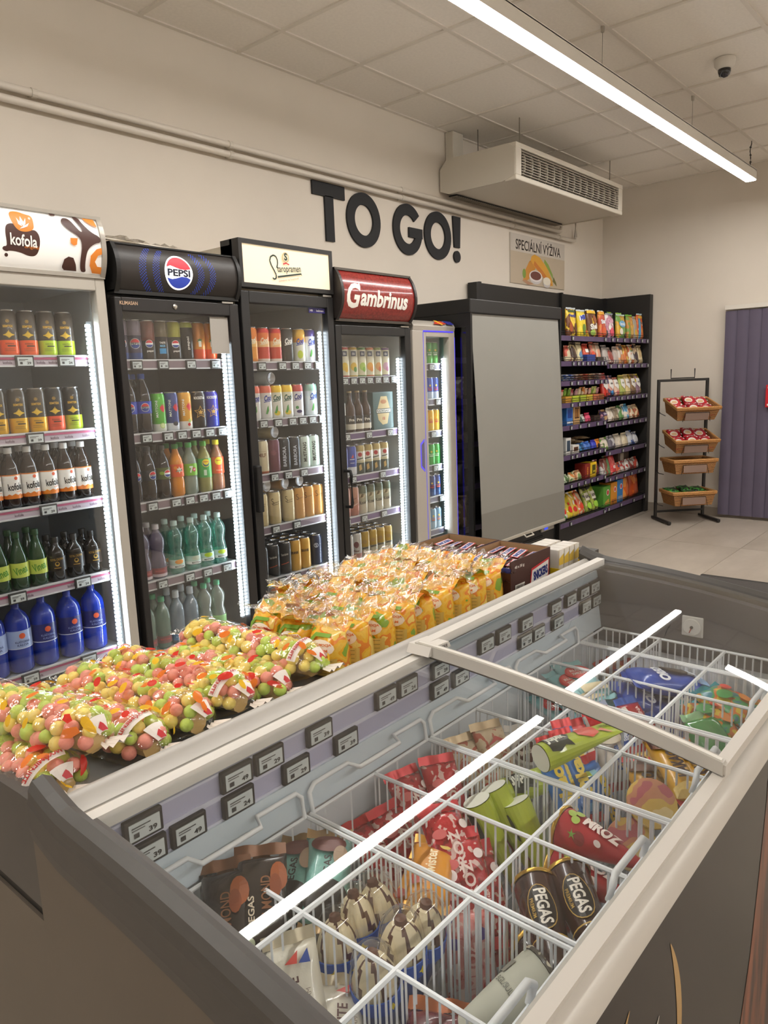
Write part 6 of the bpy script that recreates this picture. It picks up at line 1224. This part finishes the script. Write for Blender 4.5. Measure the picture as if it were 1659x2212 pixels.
wrapper('whitebrown', .13, .08, .03, pm('#d4d0ca', .35, coat=.3), [('p', circ(0, .065, .034), '#e8e4de'), ('p', circ(0, .065, .027), '#5a2a24'), ('t', 'Míša', .04, 0, .065, '#f0e4d8', .2, .03, .014)], '#d4d0ca')
wrapper('tealred', .14, .085, .022, pm('#8fc4c8', .35, coat=.2), [('p', circ(0, .09, .036, .03), '#c83a3c'), ('p', circ(0, .09, .031, .025), '#d85a58'), ('t', 'RUSKÁ', .045, 0, .097, '#f4e8e0', 0, .03, .011), ('t', 'ZMRZLINA', .05, 0, .082, '#f4e8e0', 0, .03, .009), ('p', rect(-.035, .01, .035, .035), '#e8d8b0')], '#8fc4c8')
wrapper('oreo', .19, .13, .05, pm('#2c4fb0', .28, coat=.4, bump=.2), [('t', 'OREO', .07, -.02, .13, '#f0f2f8', 0, .05, .028), ('p', circ(.025, .075, .034, .034, 24), '#2a2422'), ('p', circ(.025, .075, .029, .029, 24), '#4a403c'), ('t', 'OREO', .035, .025, .075, '#2a2422', 0, .03, .012), ('p', circ(.022, .03, .036, .018), '#dfe8f2'), ('p', rect(-.055, .02, -.02, .045), '#8fb4e0')], '#2c4fb0', name='ice_cream_bag')
wrapper('ruska', .13, .06, .03, pm('#a8242c', .3, coat=.3), [('t', 'RUSKÁ ZMRZLINA', .10, .006, .065, '#f0dcd4', pi/2, .02, .011), ('p', rect(-.027, .01, -.018, .12), '#e8dcd0')], '#3f62b8')
wrapper('bluew', .13, .07, .03, pm('#3f62b8', .35, coat=.3), [('p', circ(0, .07, .028), '#dfe4f0'), ('p', circ(0, .07, .02), '#7a3a2c'), ('t', 'Míša', .035, 0, .04, '#f0f2f8', 0, .03)], '#b8c4e0')
wrapper('tropic', .12, .10, .045, multi('tropic', ['#2f7a8a', '#3f9a5a', '#d9762c', '#e0c43a'], 34), [('p', circ(-.01, .07, .02, .016), '#3f9a4a'), ('p', circ(.025, .04, .016), '#e08a3a'), ('p', circ(.02, .09, .013), '#d8483a')], '#2f94a0')
wrapper('green', .13, .09, .05, film('green_ice', '#4fae5a', .1, .5, .1, body=.6), [('p', circ(0, .05, .025, .02), '#2f7a3a')], '#a8d8a8')
wrapper('redlow', .14, .08, .034, multi('redlow', ['#a8242c', '#7a2a24', '#d8b04a'], 30), [('t', 'nuts', .05, 0, .07, '#e0c05a', pi/2, .03, .016)], '#b0302c')
# squeeze tubes: round foot flattening to a crimped top
def tube_up(k, L, r, bands, items):
    m = MB(); n = 20; secs = 14; V = []
    for i in range(secs+1):
        f = i/secs; rx = r*(1+.25*f); ry = r*max(.04, (1-f**1.6))
        V.append([(rx*cos(2*pi*q/n), ry*sin(2*pi*q/n), L*f) for q in range(n)])
    for i in range(secs):
        c_ = next(pm(b[1], .32, 0, .3) for b in bands if i/secs < b[0])
        for q in range(n): m.face([V[i][q], V[i][(q+1) % n], V[i+1][(q+1) % n], V[i+1][q]], c_)
    m.face([(p[0]*.96, p[1]*.96, -.001) for p in V[0]][::-1], pm('#e8e8d8', .4)); m.face(V[-1], pm('#bcd8d8', .4))
    def fm(u, v, e):
        f = min(1, max(0, v/L)); rx = r*(1+.25*f); ry = r*max(.04, (1-f**1.6)); a = -pi/2+u/r
        return ((rx+e+.0008)*cos(a), (ry+e+.0008)*sin(a), v)
    IC[k] = (dict(name='ice_pop_tube', cat='ice pop', mesh=m.mesh('tube_body', True, 50), parts=[('print', decal(items, fm, (.006, .012), .0006).mesh('print'))]), L)
tube_up('jup', .19, .026, [(.86, '#b4c43a'), (1.1, '#8fc4d0')], [('p', [(-.026, .012), (.026, .012), (.03, .03), (.022, .045), (.028, .062), (.012, .058), (0, .066), (-.012, .058), (-.028, .06), (-.022, .04), (-.03, .03)], '#2c332a'), ('t', 'Jupík', .045, 0, .036, '#f0f0e0', pi/2, .04, .026), ('p', [(-.02, .09), (-.026, .115), (-.008, .13), (.016, .125), (.024, .105), (.01, .082)], '#d8503c'), ('p', [(.01, .128), (.026, .15), (.005, .14)], '#e08a70'), ('t', 'jahoda', .03, .0, .155, '#3a4a2a', pi/2, .02, .010)])
# cones with chocolate-striped cream under a clear dome
def dome_cone():
    blue_m = pm('#1f4ea0', .35, coat=.2); r, L = .033, .125
    B = MB().lathe([(0, 0), (.008, .002), (r, L-.004), (r*1.03, L)], blue_m, 22).mesh('cone_sleeve', True, 50)
    cr = MB(); n = 28; V = []
    for i in range(10):
        f = i/9; z = L-.008+.062*f; row_ = []
        for q in range(n):
            a = 2*pi*q/n; rr = r*.93*(1-f**2.2)**.6*(1+.09*sin(5*a+3.2*f)*(1-f)); row_.append((rr*cos(a), rr*sin(a), z))
        V.append(row_)
    cm, cs_ = pm('#e6d8b8', .5), pm('#5a3022', .4)
    for i in range(9):
        for q in range(n):
            a = 2*pi*q/n; stripe = sin(5*a+3.2*(i/9)-1.2) < -.72
            cr.face([V[i][q], V[i][(q+1) % n], V[i+1][(q+1) % n], V[i+1][q]], cs_ if stripe else cm)
    cr.lathe([(.010, L+.046), (.008, L+.056), (0, L+.058)], cs_, 12)
    dm = MB().lathe([(r*1.04, L-.002), (r*1.02, L+.025), (r*.82, L+.052), (r*.45, L+.066), (0, L+.070)], film('cone_dome', '#fdfcf8', .08, .8, .04), 24).mesh('clear_dome', True, 60)
    rm = MB().lathe([(r*1.0, L-.02), (r*1.07, L-.018), (r*1.07, L+.004), (r*1.03, L+.005)], pm('#2a58b4', .35), 22).mesh('collar', True, 40)
    pr = decal([('t', 'PEGAS', .04, 0, .092, '#f0ece0', 0, .03, .013), ('p', circ(-.03, .10, .008, .006), '#e8c83a'), ('p', star(.032, .09, .008), '#e8c83a'), ('p', rect(-.03, .02, -.012, .07), '#6fa4d8'), ('p', circ(0, .092, .024, .013), '#1a1c24')][::-1], lambda u, v, e: ((.008+.025*v/L+.0016+e)*cos(-pi/2+u/.03), (.008+.025*v/L+.0016+e)*sin(-pi/2+u/.03), v), (.006, None), .0006).mesh('print')
    yl = decal([('p', star(u, L-.008, .007, 4), '#e8d23a') for u in (-.075, -.045, -.015, .015, .045, .075)], on_cyl(r*1.075), (.005, None), .0005).mesh('yellow_marks')
    IC['dome'] = (dict(name='ice_cream_cone', cat='ice cream', mesh=B, parts=[('cream', cr.mesh('cream', True, 60)), ('clear_dome', dm), ('collar', rm, [('marks', yl)]), ('print', pr)]), L)
dome_cone()
gold = pm('#c9a24a', .28, .8, bump=.3, scale=60)
cone('pegbr', .15, .034, pm('#3a1c14', .25, coat=.5), gold, [('p', circ(0, .085, .020, .036), '#c9a24a'), ('p', circ(0, .085, .0185, .0345), '#1a1210'), ('t', 'PEGAS', .056, .002, .085, '#f0e8dc', -pi/2, .03, .017), ('t', 'PREMIUM', .03, -.012, .085, '#c9a24a', -pi/2, .01, .005), ('p', rect(-.05, .04, .05, .042), '#c9a24a')], r0=.020)
straw = [('p', circ(-.03, .10, .010), '#7a1c20'), ('p', star(-.03, .112, .008, 5, .3), '#6a9a3a'), ('p', circ(.02, .09, .010), '#8a2024'), ('p', star(.02, .102, .008, 5, .3), '#6a9a3a'), ('p', circ(-.008, .115, .007), '#a8bf5a'), ('p', circ(.0, .125, .007), '#a8bf5a'), ('p', circ(.008, .115, .007), '#a8bf5a'), ('t', 'MROŽ', .062, .004, .072, '#f0e0d8', -pi/2, .05, .024), ('p', circ(.035, .12, .004, .006), '#e8d8d4'), ('p', circ(-.02, .07, .004, .006), '#e8d8d4')]
cone('redcone', .145, .036, pm('#a81c2a', .32, coat=.2), gold, straw)
cone('goldcone', .15, .040, pm('#3a2a20', .3), multi('goldlid', ['#b8606a', '#c98a6a', '#d8b45a', '#e4cc90'], 20, .25, .5), [])
cone('paper', .17, .042, pm('#c2c2b2', .6, noise=.05), multi('greylid', ['#b8b09a', '#4a443a', '#d8d0b8'], 60, .4), [('t', 'BGL/SUL', .03, 0, .11, '#6a6a5e', 0, .01, .008), ('p', rect(-.04, .12, -.015, .14), '#8a8a7e'), ('p', circ(.04, .13, .007), '#7a7a6e')])
g = 'ice creams in the '
put('almond', (.555, .800, .645), 52, 42, -12, 'black ice cream wrapper with the word almond, lying behind', g+'almond basket')
put('almond', (.600, .775, .655), 50, 40, 6, 'black almond ice cream wrapper lying in front of another')
put('almond', (.515, .765, .56), 70, 50, 0, 'black ice cream wrapper standing low against the near freezer end')
put('almond', (.565, .735, .56), 70, 50, 0, 'black ice cream wrapper standing low beside the wire divider')
put('teal', (.690, .805, .635), 36, 14, -8, 'teal ice cream wrapper lying against the back wires')
put('teal', (.715, .760, .645), 40, 16, 5, 'teal ice cream wrapper lying beside the striped cones')
put('teal', (.65, .735, .55), 60, 40, 5, 'teal ice cream wrapper tucked under the others')
put('white', (.555, .655, .60), 60, 48, -25, 'white crumpled ice cream wrapper leaning in the near basket')
put('white', (.565, .600, .575), 42, 12, 10, 'white ice cream wrapper with the word white, lying flat')
put('white', (.52, .625, .53), 80, 15, 0, 'white ice cream wrapper at the basket floor')
put('burg', (.605, .475, .58), 30, 20, 0, 'burgundy ice cream wrapper in the front corner of the near basket')
put('burg', (.53, .47, .55), 60, 10, 0, 'burgundy ice cream wrapper low at the near freezer end')
for i, (x, y, z, e, a) in enumerate(((.650, .672, .535, 80, 60), (.700, .680, .545, 84, 80), (.748, .672, .54, 80, 100), (.650, .600, .545, 80, 200), (.700, .598, .555, 86, 210), (.748, .610, .545, 82, 280))):
    o = put('dome', (x, y, z), a, e, 0, 'blue-sleeved ice cream cone with chocolate-striped top under a clear dome', 'dome-topped cones in one basket cell')
put('paper', (.700, .452, .60), -25, 10, 0, 'grey paper ice cream cone lying in the front of the near basket')
put('paper', (.665, .425, .53), 170, 5, 0, 'grey paper ice cream cone below the lying one')
for i, (x, y, z, a, e) in enumerate(((.815, .680, .60, 20, 8), (.835, .668, .625, 30, 10), (.825, .675, .575, 10, 5))): put('orange', (x+.012, y-.01, z), a, e, 0, 'orange ice cream wrapper in a pile beside the red wrappers', 'orange wrappers in a pile')
for i, (x, y, z, a, e, r_) in enumerate(((.995, .795, .60, 75, 45, 0), (1.045, .765, .61, 60, 50, 10), (.935, .775, .57, 80, 40, -10), (.890, .80, .56, 80, 30, 0))): put('red', (x, y, z), a, e, r_, 'red ice cream wrapper by the back wires', 'red wrappers in the back cells')
for i, (x, y, z, a, e, r_) in enumerate(((.900, .650, .625, 60, 40, 5), (.885, .612, .595, 55, 42, -6), (.912, .600, .56, 60, 50, 0), (.905, .66, .56, 62, 45, 8))): put('red', (x, y, z), a, e, r_, 'red ice cream wrapper stacked beside the orange pile', 'red wrappers in the middle cell')
put('pink', (.835, .600, .545, ), 60, 55, 8, 'pink ice cream wrapper standing next to the cones'); put('pink', (.825, .570, .525), 50, 60, -8, 'pink ice cream wrapper standing low at the wire bar')
put('pegbr', (.862, .462, .615), 42, 10, -10, 'brown ice cream cone with gold lid lying beside another'); put('pegbr', (.905, .424, .625), 46, 10, -15, 'brown ice cream cone with black oval and gold lid at the front wires'); put('pegbr', (.86, .435, .54), 70, 8, 0, 'brown ice cream cone at the basket floor')
put('redcone', (1.045, .462, .645), 88, 3, 0, 'red strawberry-patterned ice cream cone on top of its pile'); put('redcone', (1.008, .458, .598), 97, 3, 15, 'red strawberry-patterned ice cream cone in the middle of its pile'); put('redcone', (.985, .455, .548), 92, 3, -10, 'red strawberry-patterned ice cream cone at the bottom of its pile')
for i, (x, y, z, a, e) in enumerate(((1.065, .63, .585, 100, 62), (1.020, .640, .58, 110, 66), (1.065, .585, .57, 90, 60))): put('jup', (x, y, z), a+180, -e, 160, 'lime green ice pop tube standing head down', 'lime tubes in one cell')
put('jup', (1.205, .575, .728), -22, 5, -10, 'lime green ice pop tube lying across the wire bars'); put('jup', (1.12+.075, .640, .635), -30, 6, 10, 'lime green ice pop tube lying below the top one')
for i in range(4): put('blue', (1.180+.028*i, .600+.012*(i % 2), .625+.006*i), 62, 48, -10+6*i, 'blue ice cream wrapper with yellow letters standing beside the lime tube', 'blue wrappers in one cell')
put('blue', (1.262, .555, .585), 75, 60, 0, 'blue ice cream wrapper leaning on the wire bar')
put('redcap', (1.335, .635, .61), 60, 50, -8, 'cream ice cream wrapper with a plain red top'); put('redcap', (1.395, .605, .625), 58, 52, 6, 'cream ice cream wrapper with a red top marked 3'); put('bluew', (1.40, .66, .57), 70, 40, 0, 'blue ice cream wrapper behind the red-topped ones')
put('goldcone', (1.212, .462, .615), 222, 48, 0, 'ice cream cone with a shiny gold and pink lid on top of its cell'); put('goldcone', (1.150, .475, .57), 225, 45, 0, 'dark ice cream cone with a gold lid half buried in its cell')
put('yellow', (1.345, .452, .650), 42, 10, 0, 'yellow ice cream wrapper with brown letters on top'); put('yellow', (1.385, .418, .625), 44, 8, 0, 'yellow ice cream wrapper beside the lettered one'); put('yellow', (1.325, .49, .60), 38, 8, 0, 'yellow ice cream wrapper under the others')
put('redlow', (1.40, .50, .58), 60, 30, 0, 'red ice cream wrapper with gold letters beside the yellow ones'); put('redlow', (1.52, .47, .55), 40, 20, 0, 'red ice cream wrapper low in the far front cell')
put('beige', (1.165, .785, .60), 70, 48, 0, 'beige paper ice cream bag with red print, leaning back'); put('beige', (1.225, .765, .61), 66, 52, 10, 'beige paper ice cream bag standing upright'); put('beige', (1.15, .735, .55), 62, 55, -8, 'beige paper ice cream bag low at the wire bar')
put('whitebrown', (1.335, .765, .58), 50, 30, 0, 'white ice cream wrapper with a brown disc'); put('whitebrown', (1.38, .73, .56), 60, 30, 0, 'white ice cream wrapper with a brown disc, lower one')
for i in range(3):
    put('tealred', (1.535+.028*i, .785-.008*i, .60+.022*i), 72, 12, 0, 'pale teal ice cream pack with a red oval in a stack', 'pale teal packs in a stack')
put('tealred', (1.62, .770, .655), 60, 10, 0, 'pale teal ice cream pack with a red oval lying on the stack')
put('oreo', (1.700, .625, .60), 130, 24, 0, 'dark blue ice cream bag with a biscuit picture on top'); put('oreo', (1.725, .600, .655), 136, 12, 5, 'dark blue ice cream bag with white letters and dark biscuit'); put('oreo', (1.70, .61, .545), 120, 8, 0, 'dark blue ice cream bag under the others')
put('ruska', (1.56, .60, .60), 60, 40, 0, 'dark red ice cream wrapper with white letters beside the blue bags'); put('bluew', (1.52, .645, .595), 70, 35, 0, 'blue ice cream wrapper with a white disc beside the dark red one'); put('ruska', (1.59, .565, .56), 60, 40, 0, 'dark red ice cream wrapper lower down')
for i, (x, y, z) in enumerate(((1.640, .475, .625), (1.705, .455, .645), (1.750, .430, .62), (1.665, .425, .58), (1.60, .46, .58))): put('tropic', (x, y, z), 40+30*i, 12, 0, 'teal and orange fruit ice wrapper in the far front cell', 'teal and orange wrappers in one cell')
put('green', (1.575, .445, .60), 60, 40, 0, 'clear green fruit ice bag in front of the teal ones')
put('redlow', (1.84, .755, .58), 80, 30, 0, 'red ice cream wrapper by the thermometer wall'); put('redlow', (1.90, .73, .56), 70, 30, 0, 'red ice cream wrapper behind the wire bar at the thermometer wall')
# ================================================================== candy on the rear freezer
# --- long clear bags of coloured puffs
ball_cols = [('#ee9c8c', 'pink'), ('#c2dc66', 'green'), ('#f6e07c', 'yellow')]
balls = []
for h, _ in ball_cols:
    b = bmesh.new(); bmesh.ops.create_icosphere(b, subdivisions=2, radius=.0118)
    me = bpy.data.meshes.new('puff'); b.to_mesh(me); b.free(); me.materials.append(pm(h, .6, noise=.12, scale=60, bump=.3)); me.polygons.foreach_set('use_smooth', [True]*len(me.polygons)); balls.append(me)
cfilm = film('candy_film', '#fffdfa', .07, .8, .05, bump=.8, bscale=30)
fr_red, fr_or, fr_ye = film('print_red', '#d8382c', .06, .4, .1, body=.8), film('print_orange', '#ea8030', .06, .4, .1, body=.8), film('print_yellow', '#efc02e', .06, .4, .1, body=.75)
def candy_bag(c0, c1, r, label, seed, tail=0, flatz=.86):
    """bag lying from c0 (rear end) to c1 (front end)"""
    rnd = random.Random(seed); a, b = Vector(c0), Vector(c1); L = (b-a).length; d = (b-a).normalized()
    yaw_ = math.atan2(d.y, d.x); el = math.asin(d.z)
    root = thing('candy_bag', label, 'bag', a, (0, -el, yaw_), group='clear bags of coloured puffs on the rear freezer')
    def rad(f): return r*min(1, (max(0, f)/.10)**.5 if f < .10 else 1, (max(0, 1-f)/.13)**.6 if f > .87 else 1)
    n, ns = 22, 30; V = []
    for i in range(ns+1):
        f = i/ns; rr = max(.004, rad(f)+.004); row_ = []
        for q in range(n):
            t = 2*pi*q/n; w = 1+.035*sin(9*f*6+3*t+seed)+.02*sin(5*t+11*f)
            row_.append((L*f, rr*w*cos(t), rr*flatz*w*sin(t) if sin(t) > -.6 else -rr*flatz*.6*w))
        V.append(row_)
    m = MB()
    for i in range(ns):
        for q in range(n): m.face([V[i][q], V[i][(q+1) % n], V[i+1][(q+1) % n], V[i+1][q]], cfilm)
    obj('film', m, root, smooth=True, ang=80)
    # fruit print on the film
    def fm(u, v, e):
        f = min(1, max(0, u/L)); rr = max(.004, rad(f)+.0065); t = pi/2-v/r
        return (u, (rr+e)*cos(t), (rr+e)*flatz*sin(t))
    its = []
    for i in range(int(L/.019)):
        u = .03+i*.0185+rnd.uniform(-.01, .01); v = rnd.uniform(-1.1, 1.1)*r; s = rnd.uniform(.55, 1.0); k = rnd.random(); rt = rnd.uniform(0, 6)
        shp = [(u+s*(.013*cos(t)*cos(rt)-.008*sin(t)*sin(rt)), v+s*(.013*cos(t)*sin(rt)+.008*sin(t)*cos(rt))) for t in [2*pi*q/10 for q in range(10)]]
        if k < .3: shp = [shp[0], shp[2], shp[4], shp[6], shp[8]]
        its.append(('p', shp, (fr_red, fr_or, fr_ye)[rnd.randrange(3)]))
    obj('fruit_print', decal(its, fm, (.012, .012), .0008), root, kind='stuff')
    # white end label with red corner and lettering
    lw = pm('#ece4dc', .4)
    wt = seed % 2
    e_ = obj('end_label', decal([('p', rect(L*.93, -.022, L*.99, .022), lw), ('p', [(L*.96, .004), (L*.99, .022), (L*.99, -.004), (L*.975, -.01)], '#c8343a')], fm, (.01, .01), .0016), root)
    if wt: obj('lettering', decal([('p', rect(L*.85, -.052, L*.895, .012), '#efe6de'), ('t', 'WYŚMIENITE', .058, L*.872, -.02, '#b8342c', -pi/2, .03, .009)], fm, (.008, .008), .003), e_)
    # crimped tails
    for x, s in ((0, -1), (L, 1)):
        mm = MB(); k = 8
        for i in range(k):
            y0, y1 = -r*.55+1.1*r*i/k, -r*.55+1.1*r*(i+1)/k; z0, z1 = .004*sin(i*2.1), .004*sin((i+1)*2.1)
            mm.face([(x, y0*.4, z0), (x, y1*.4, z1), (x+s*.028, y1, z1+.006), (x+s*.028, y0, z0+.006)], pm('#e8ded2', .35) if s > 0 else cfilm)
        obj('crimped_tail', mm, root)
    # the puffs
    f = .05; ring_ = 0
    while f < .96:
        rr = rad(f)-.0108
        if rr > .012:
            k = max(3, int(pi*rr*1.2/.0205)); 
            for q in range(k):
                t = -.35+(pi+.7)*(q+(.5 if ring_ % 2 else .15))/k
                zz = rr*flatz*sin(t)
                o = obj('puff', balls[rnd.choice((0, 0, 1, 1, 2, 2))], root, (L*f+rnd.uniform(-.004, .004), rr*cos(t)+rnd.uniform(-.002, .002), zz+rnd.uniform(-.002, .002)), scale=(rnd.uniform(.9, 1.12),)*3)
        elif rr > 0: obj('puff', balls[rnd.randrange(3)], root, (L*f, 0, 0))
        f += .0198/L; ring_ += 1
    core = MB(); core.tube([(L*.08, 0, -.004), (L*.92, 0, -.004)], r*.42, pm('#d9b878', .7), 10)
    obj('inner_puffs', core, root)
    return root
R0 = .047; zb = LIDZ+R0*.62
CB = [((.425, 1.20, zb), (.440, .988, zb), R0, 'clear bag of coloured puffs at the bottom by the dark freezer end'),
      ((.432, 1.27, zb+.060), (.500, .985, zb+.050), R0, 'clear puff bag lying on another by the dark freezer end'),
      ((.540, 1.34, zb), (.595, .985, zb), R0, 'clear puff bag second from the dark freezer end, on the lid'),
      ((.632, 1.37, zb+.006), (.684, .985, zb+.004), R0, 'clear puff bag third along from the dark freezer end'),
      ((.722, 1.37, zb+.012), (.775, .985, zb+.008), R0, 'clear puff bag fourth along from the dark freezer end'),
      ((.812, 1.31, zb), (.860, .985, zb), R0, 'clear puff bag fifth along from the dark freezer end'),
      ((.885, 1.34, zb+.030), (.945, .975, zb+.020), R0, 'clear puff bag resting beside the yellow corn snack bags')]
for i, (a, b, r, lb) in enumerate(CB): candy_bag(a, b, r, lb, i+3)

# --- yellow corn snack bags, packed upright in rows
corn_m = multi('corn', ['#8fb23e', '#f5b52c', '#f8c846', '#f6bc38', '#ee8f34', '#f8d670'], 26, .22, .6, bump=.35)
clear_fin = film('corn_fin', '#fffdf6', .16, .8, .06, body=.04, bump=.8, bscale=50)
def corn_proto(seed):
    w, h, dd = .090, .094, .072
    me, th = pillow_mesh(w, h, dd, corn_m, 10, 12, fin=.0, seed=seed, flat=False)
    rnd = random.Random(seed*3+1); n = 9
    def fin(z0, z1, lean, mat, m):
        pts = [[(-w*.5+w*i/n+rnd.uniform(-.003, .003), .010*sin(i*1.7+seed)*(j/4)+lean*(j/4)**1.4+rnd.uniform(-.004, .004)*(j > 0), z0+(z1-z0)*(j/4)*(.75+.4*rnd.random())) for i in range(n+1)] for j in range(5)]
        for j in range(4):
            for i in range(n): m.face([pts[j][i], pts[j][i+1], pts[j+1][i+1], pts[j+1][i]], mat)
        return m
    sg = 1 if seed % 2 else -1
    fm = lambda u, v, e: (u, -th(min(1, max(-1, 2*u/w)), min(1, max(0, v/h)))*1.03-.0025-e, v)
    pr = decal([('p', [(-.043, .03), (-.033, .018), (-.029, .045), (-.031, .075), (-.020, .088), (.02, .090), (.02, .084), (-.016, .082), (-.022, .07), (-.024, .02), (-.034, .008)], '#7fae3a'), ('p', circ(.006, .064, .029, .015, 14), '#f2e6d6'), ('t', 'PROMOCJA', .046, .006, .069, '#d8743a', .1, .03, .006), ('t', 'MNIAM', .034, .006, .059, '#d8743a', .1, .03, .005), ('p', rect(-.006, .006, .040, .045), '#dcb85c'), ('p', rect(.0, .040, .034, .0408), '#6a5a2a'), ('p', rect(0, .032, .034, .0328), '#6a5a2a'), ('p', rect(0, .024, .034, .0248), '#6a5a2a'), ('p', rect(0, .016, .034, .0168), '#6a5a2a'), ('p', star(-.018, .040, .007), '#fbf2dc'), ('p', star(-.020, .020, .005), '#fbf2dc')], fm, (.012, .012), .0008).mesh('print')
    return dict(name='corn_snack_bag', cat='bag', mesh=me, parts=[('print', pr), ('printed_seal', fin(h-.006, h+.020, .030*sg, corn_m, MB()).mesh('printed_seal', True, 30)), ('clear_top', fin(h-.004, h+.034, .034*sg, clear_fin, fin(h-.002, h+.026, -.040*sg, clear_fin, MB())).mesh('clear_top'))])
CP = [corn_proto(s) for s in range(6)]
rowname = ('next to the puff bags', 'in the second row from the puff bags', 'in the third row from the puff bags', 'in the fourth row from the puff bags', 'in the fifth row from the puff bags', 'in the sixth row from the puff bags', 'in the seventh row from the puff bags', 'in the eighth row from the puff bags', 'in the row before the chocolate cartons')
for i in range(9):
    for j in range(4):
        x = 1.018+.0735*i; y = 1.036+.0925*j
        if i < 2 and j > 2: continue
        side = ('beside the freezer rail', 'second from the freezer rail', 'third from the freezer rail', 'fourth from the freezer rail', 'farthest from the freezer rail')[j]
        place(CP[random.randrange(6)], (x, y, LIDZ+.0005), (0, random.uniform(-.03, .03), -pi/2+random.uniform(-.10, .10)), label='corn snack bag %s, %s' % (rowname[i], side), group='yellow corn snack bags on the rear freezer')

# --- chocolate bar cartons
ctm, cti = pm('#4b2c26', .5), pm('#a58560', .7, noise=.05, scale=20)
bar_me = None
def bar_proto():
    me, th = pillow_mesh(.034, .115, .022, pm('#4a2a22', .3, coat=.3), 6, 8, fin=.009, seed=3, flat=True, finmat=pm('#3f241d', .3))
    pr = decal([('p', [(-.013, .018), (.013, .012), (.013, .10), (-.013, .105)], '#c8323a'), ('p', [(-.010, .021), (.010, .016), (.010, .096), (-.010, .10)], '#ece8e4'), ('t', 'SNICKERS', .074, 0, .058, '#233a8a', pi/2, .06, .014)], lambda u, v, e: (u, -.0122-e, v), None, .0006).mesh('print')
    return dict(name='chocolate_bar', cat='chocolate bar', mesh=me, parts=[('print', pr)])
BP = bar_proto()
def carton_open(xa, xb, ya, yb, z0, z1, label, nm):
    cx_, cy_ = (xa+xb)/2, (ya+yb)/2; hx, hy = (xb-xa)/2, (yb-ya)/2; H = z1-z0; th = .003
    t = thing('bar_carton', label, 'carton', (cx_, cy_, z0))
    w = obj('side_wall', MB().box(-hx, -hy, 0, hx, -hy+th, H, ctm), t); obj('side_wall', MB().box(-hx, hy-th, 0, hx, hy, H, ctm), t)
    lw = obj('end_wall', MB().box(-hx, -hy+th, 0, -hx+th, hy-th, H*.80, ctm), t); obj('end_wall', MB().box(hx-th, -hy+th, 0, hx, hy-th, H, ctm), t)
    obj('blue_band', MB().box(-hx-.0008, -hy+.0, H*.70, -hx+.0035, hy*.25, H*.82, pm('#2f3f94', .45)), lw)
    obj('floor_board', MB().box(-hx+th, -hy+th, 0, hx-th, hy-th, .003, cti), t)
    obj('inner_lining', MB().box(-hx+th, -hy+th, .003, hx-th, -hy+th+.001, H-.001, cti).box(-hx+th, hy-th-.001, .003, hx-th, hy-th, H-.001, cti).box(-hx+th, -hy+th, .003, -hx+th+.001, hy-th, H*.79, cti).box(hx-th-.001, -hy+th, .003, hx-th, hy-th, H-.001, cti), t)
    its = [('t', '40 x 50 g', .05, -hx+.045, H*.80, '#e8e0d8', 0, .03, .010), ('p', [(-.01, .008), (hx-.012, .02), (hx-.008, .075), (.0, .062)], '#c8323a'), ('p', [(-.005, .014), (hx-.016, .025), (hx-.013, .069), (.004, .056)], '#ece8e4'), ('t', 'SNICKERS', hx-.028, hx/2-.004, .041, '#1f2f7a', .1, .06, .026), ('p', rect(-hx+.02, .005, -hx+.07, .035), '#e0dcd4')]+[('p', rect(-hx+.023+.0055*i, .008, -hx+.0255+.0055*i+(.001 if i % 3 else 0), .032), '#3a3430') for i in range(8)]
    obj('print', decal(its, lambda u, v, e: (u, -hy-e, v), None, .0006), w)
    obj('print', decal([('t', '40 x 50 g', .05, 0, H*.55, '#e8e0d8', 0, .03, .012)], lambda u, v, e: (-hx-e, -u, v), None, .0006), lw)
    for lay in range(2):
        for i in range(2):
            for j in range(4):
                x = (-.048, .048)[i]+random.uniform(-.004, .004); y = -hy+.026+(2*hy-.052)*j/3
                o = place(BP, (0, 0, 0), label='brown chocolate bar with white and blue name in the %s layer of the %s carton' % (('lower', 'upper')[lay], nm), group='chocolate bars in the %s carton' % nm)
                o.matrix_world = axes(Vector((cx_+x, cy_+y, z0+.050+lay*.0225+.003*i)), radians(12+random.uniform(-9, 9)), radians(random.uniform(-2, 3)), radians(random.uniform(-10, 10)), .115)
carton_open(1.655, 1.872, .993, 1.160, LIDZ, .936, 'open brown carton of chocolate bars beside the freezer rail', 'rail-side')
carton_open(1.650, 1.878, 1.165, 1.350, LIDZ, .936, 'open brown carton of chocolate bars farther from the freezer rail', 'rear')
# --- yellow-striped packets after the cartons
pk = box_proto(.028, .085, .05, '#d9d4cc', [('p', rect(-.014, .04, .014, .085), '#e2bf4a'), ('p', [(-.014, .06), (.014, .072), (.014, .085), (-.014, .085)], '#f0ece4')], name='candy_packet', cat='packet', flap=False)
pb = thing('packet_tray', 'yellow tray of striped packets at the far end of the rear freezer', 'tray', (1.955, 1.035, LIDZ))
ym = pm('#e8c41f', .4)
obj('base', MB().box(-.065, -.07, 0, .075, .07, .003, ym), pb)
for s in (-1, 1): obj('side_wall', MB().box(-.065, s*.07, .0, .075, s*.067, .035, ym), pb); obj('end_wall', MB().box((-.065, .075)[s > 0], -.067, 0, (-.062, .072)[s > 0], .067, .035, ym), pb)
for i in range(4):
    for j in range(2): place(pk, (1.955-.045+.032*i, 1.035-.032+.06*j, LIDZ+.0035), (0, 0, 0), label='white and yellow striped packet standing in the yellow tray', group='striped packets in the yellow tray')
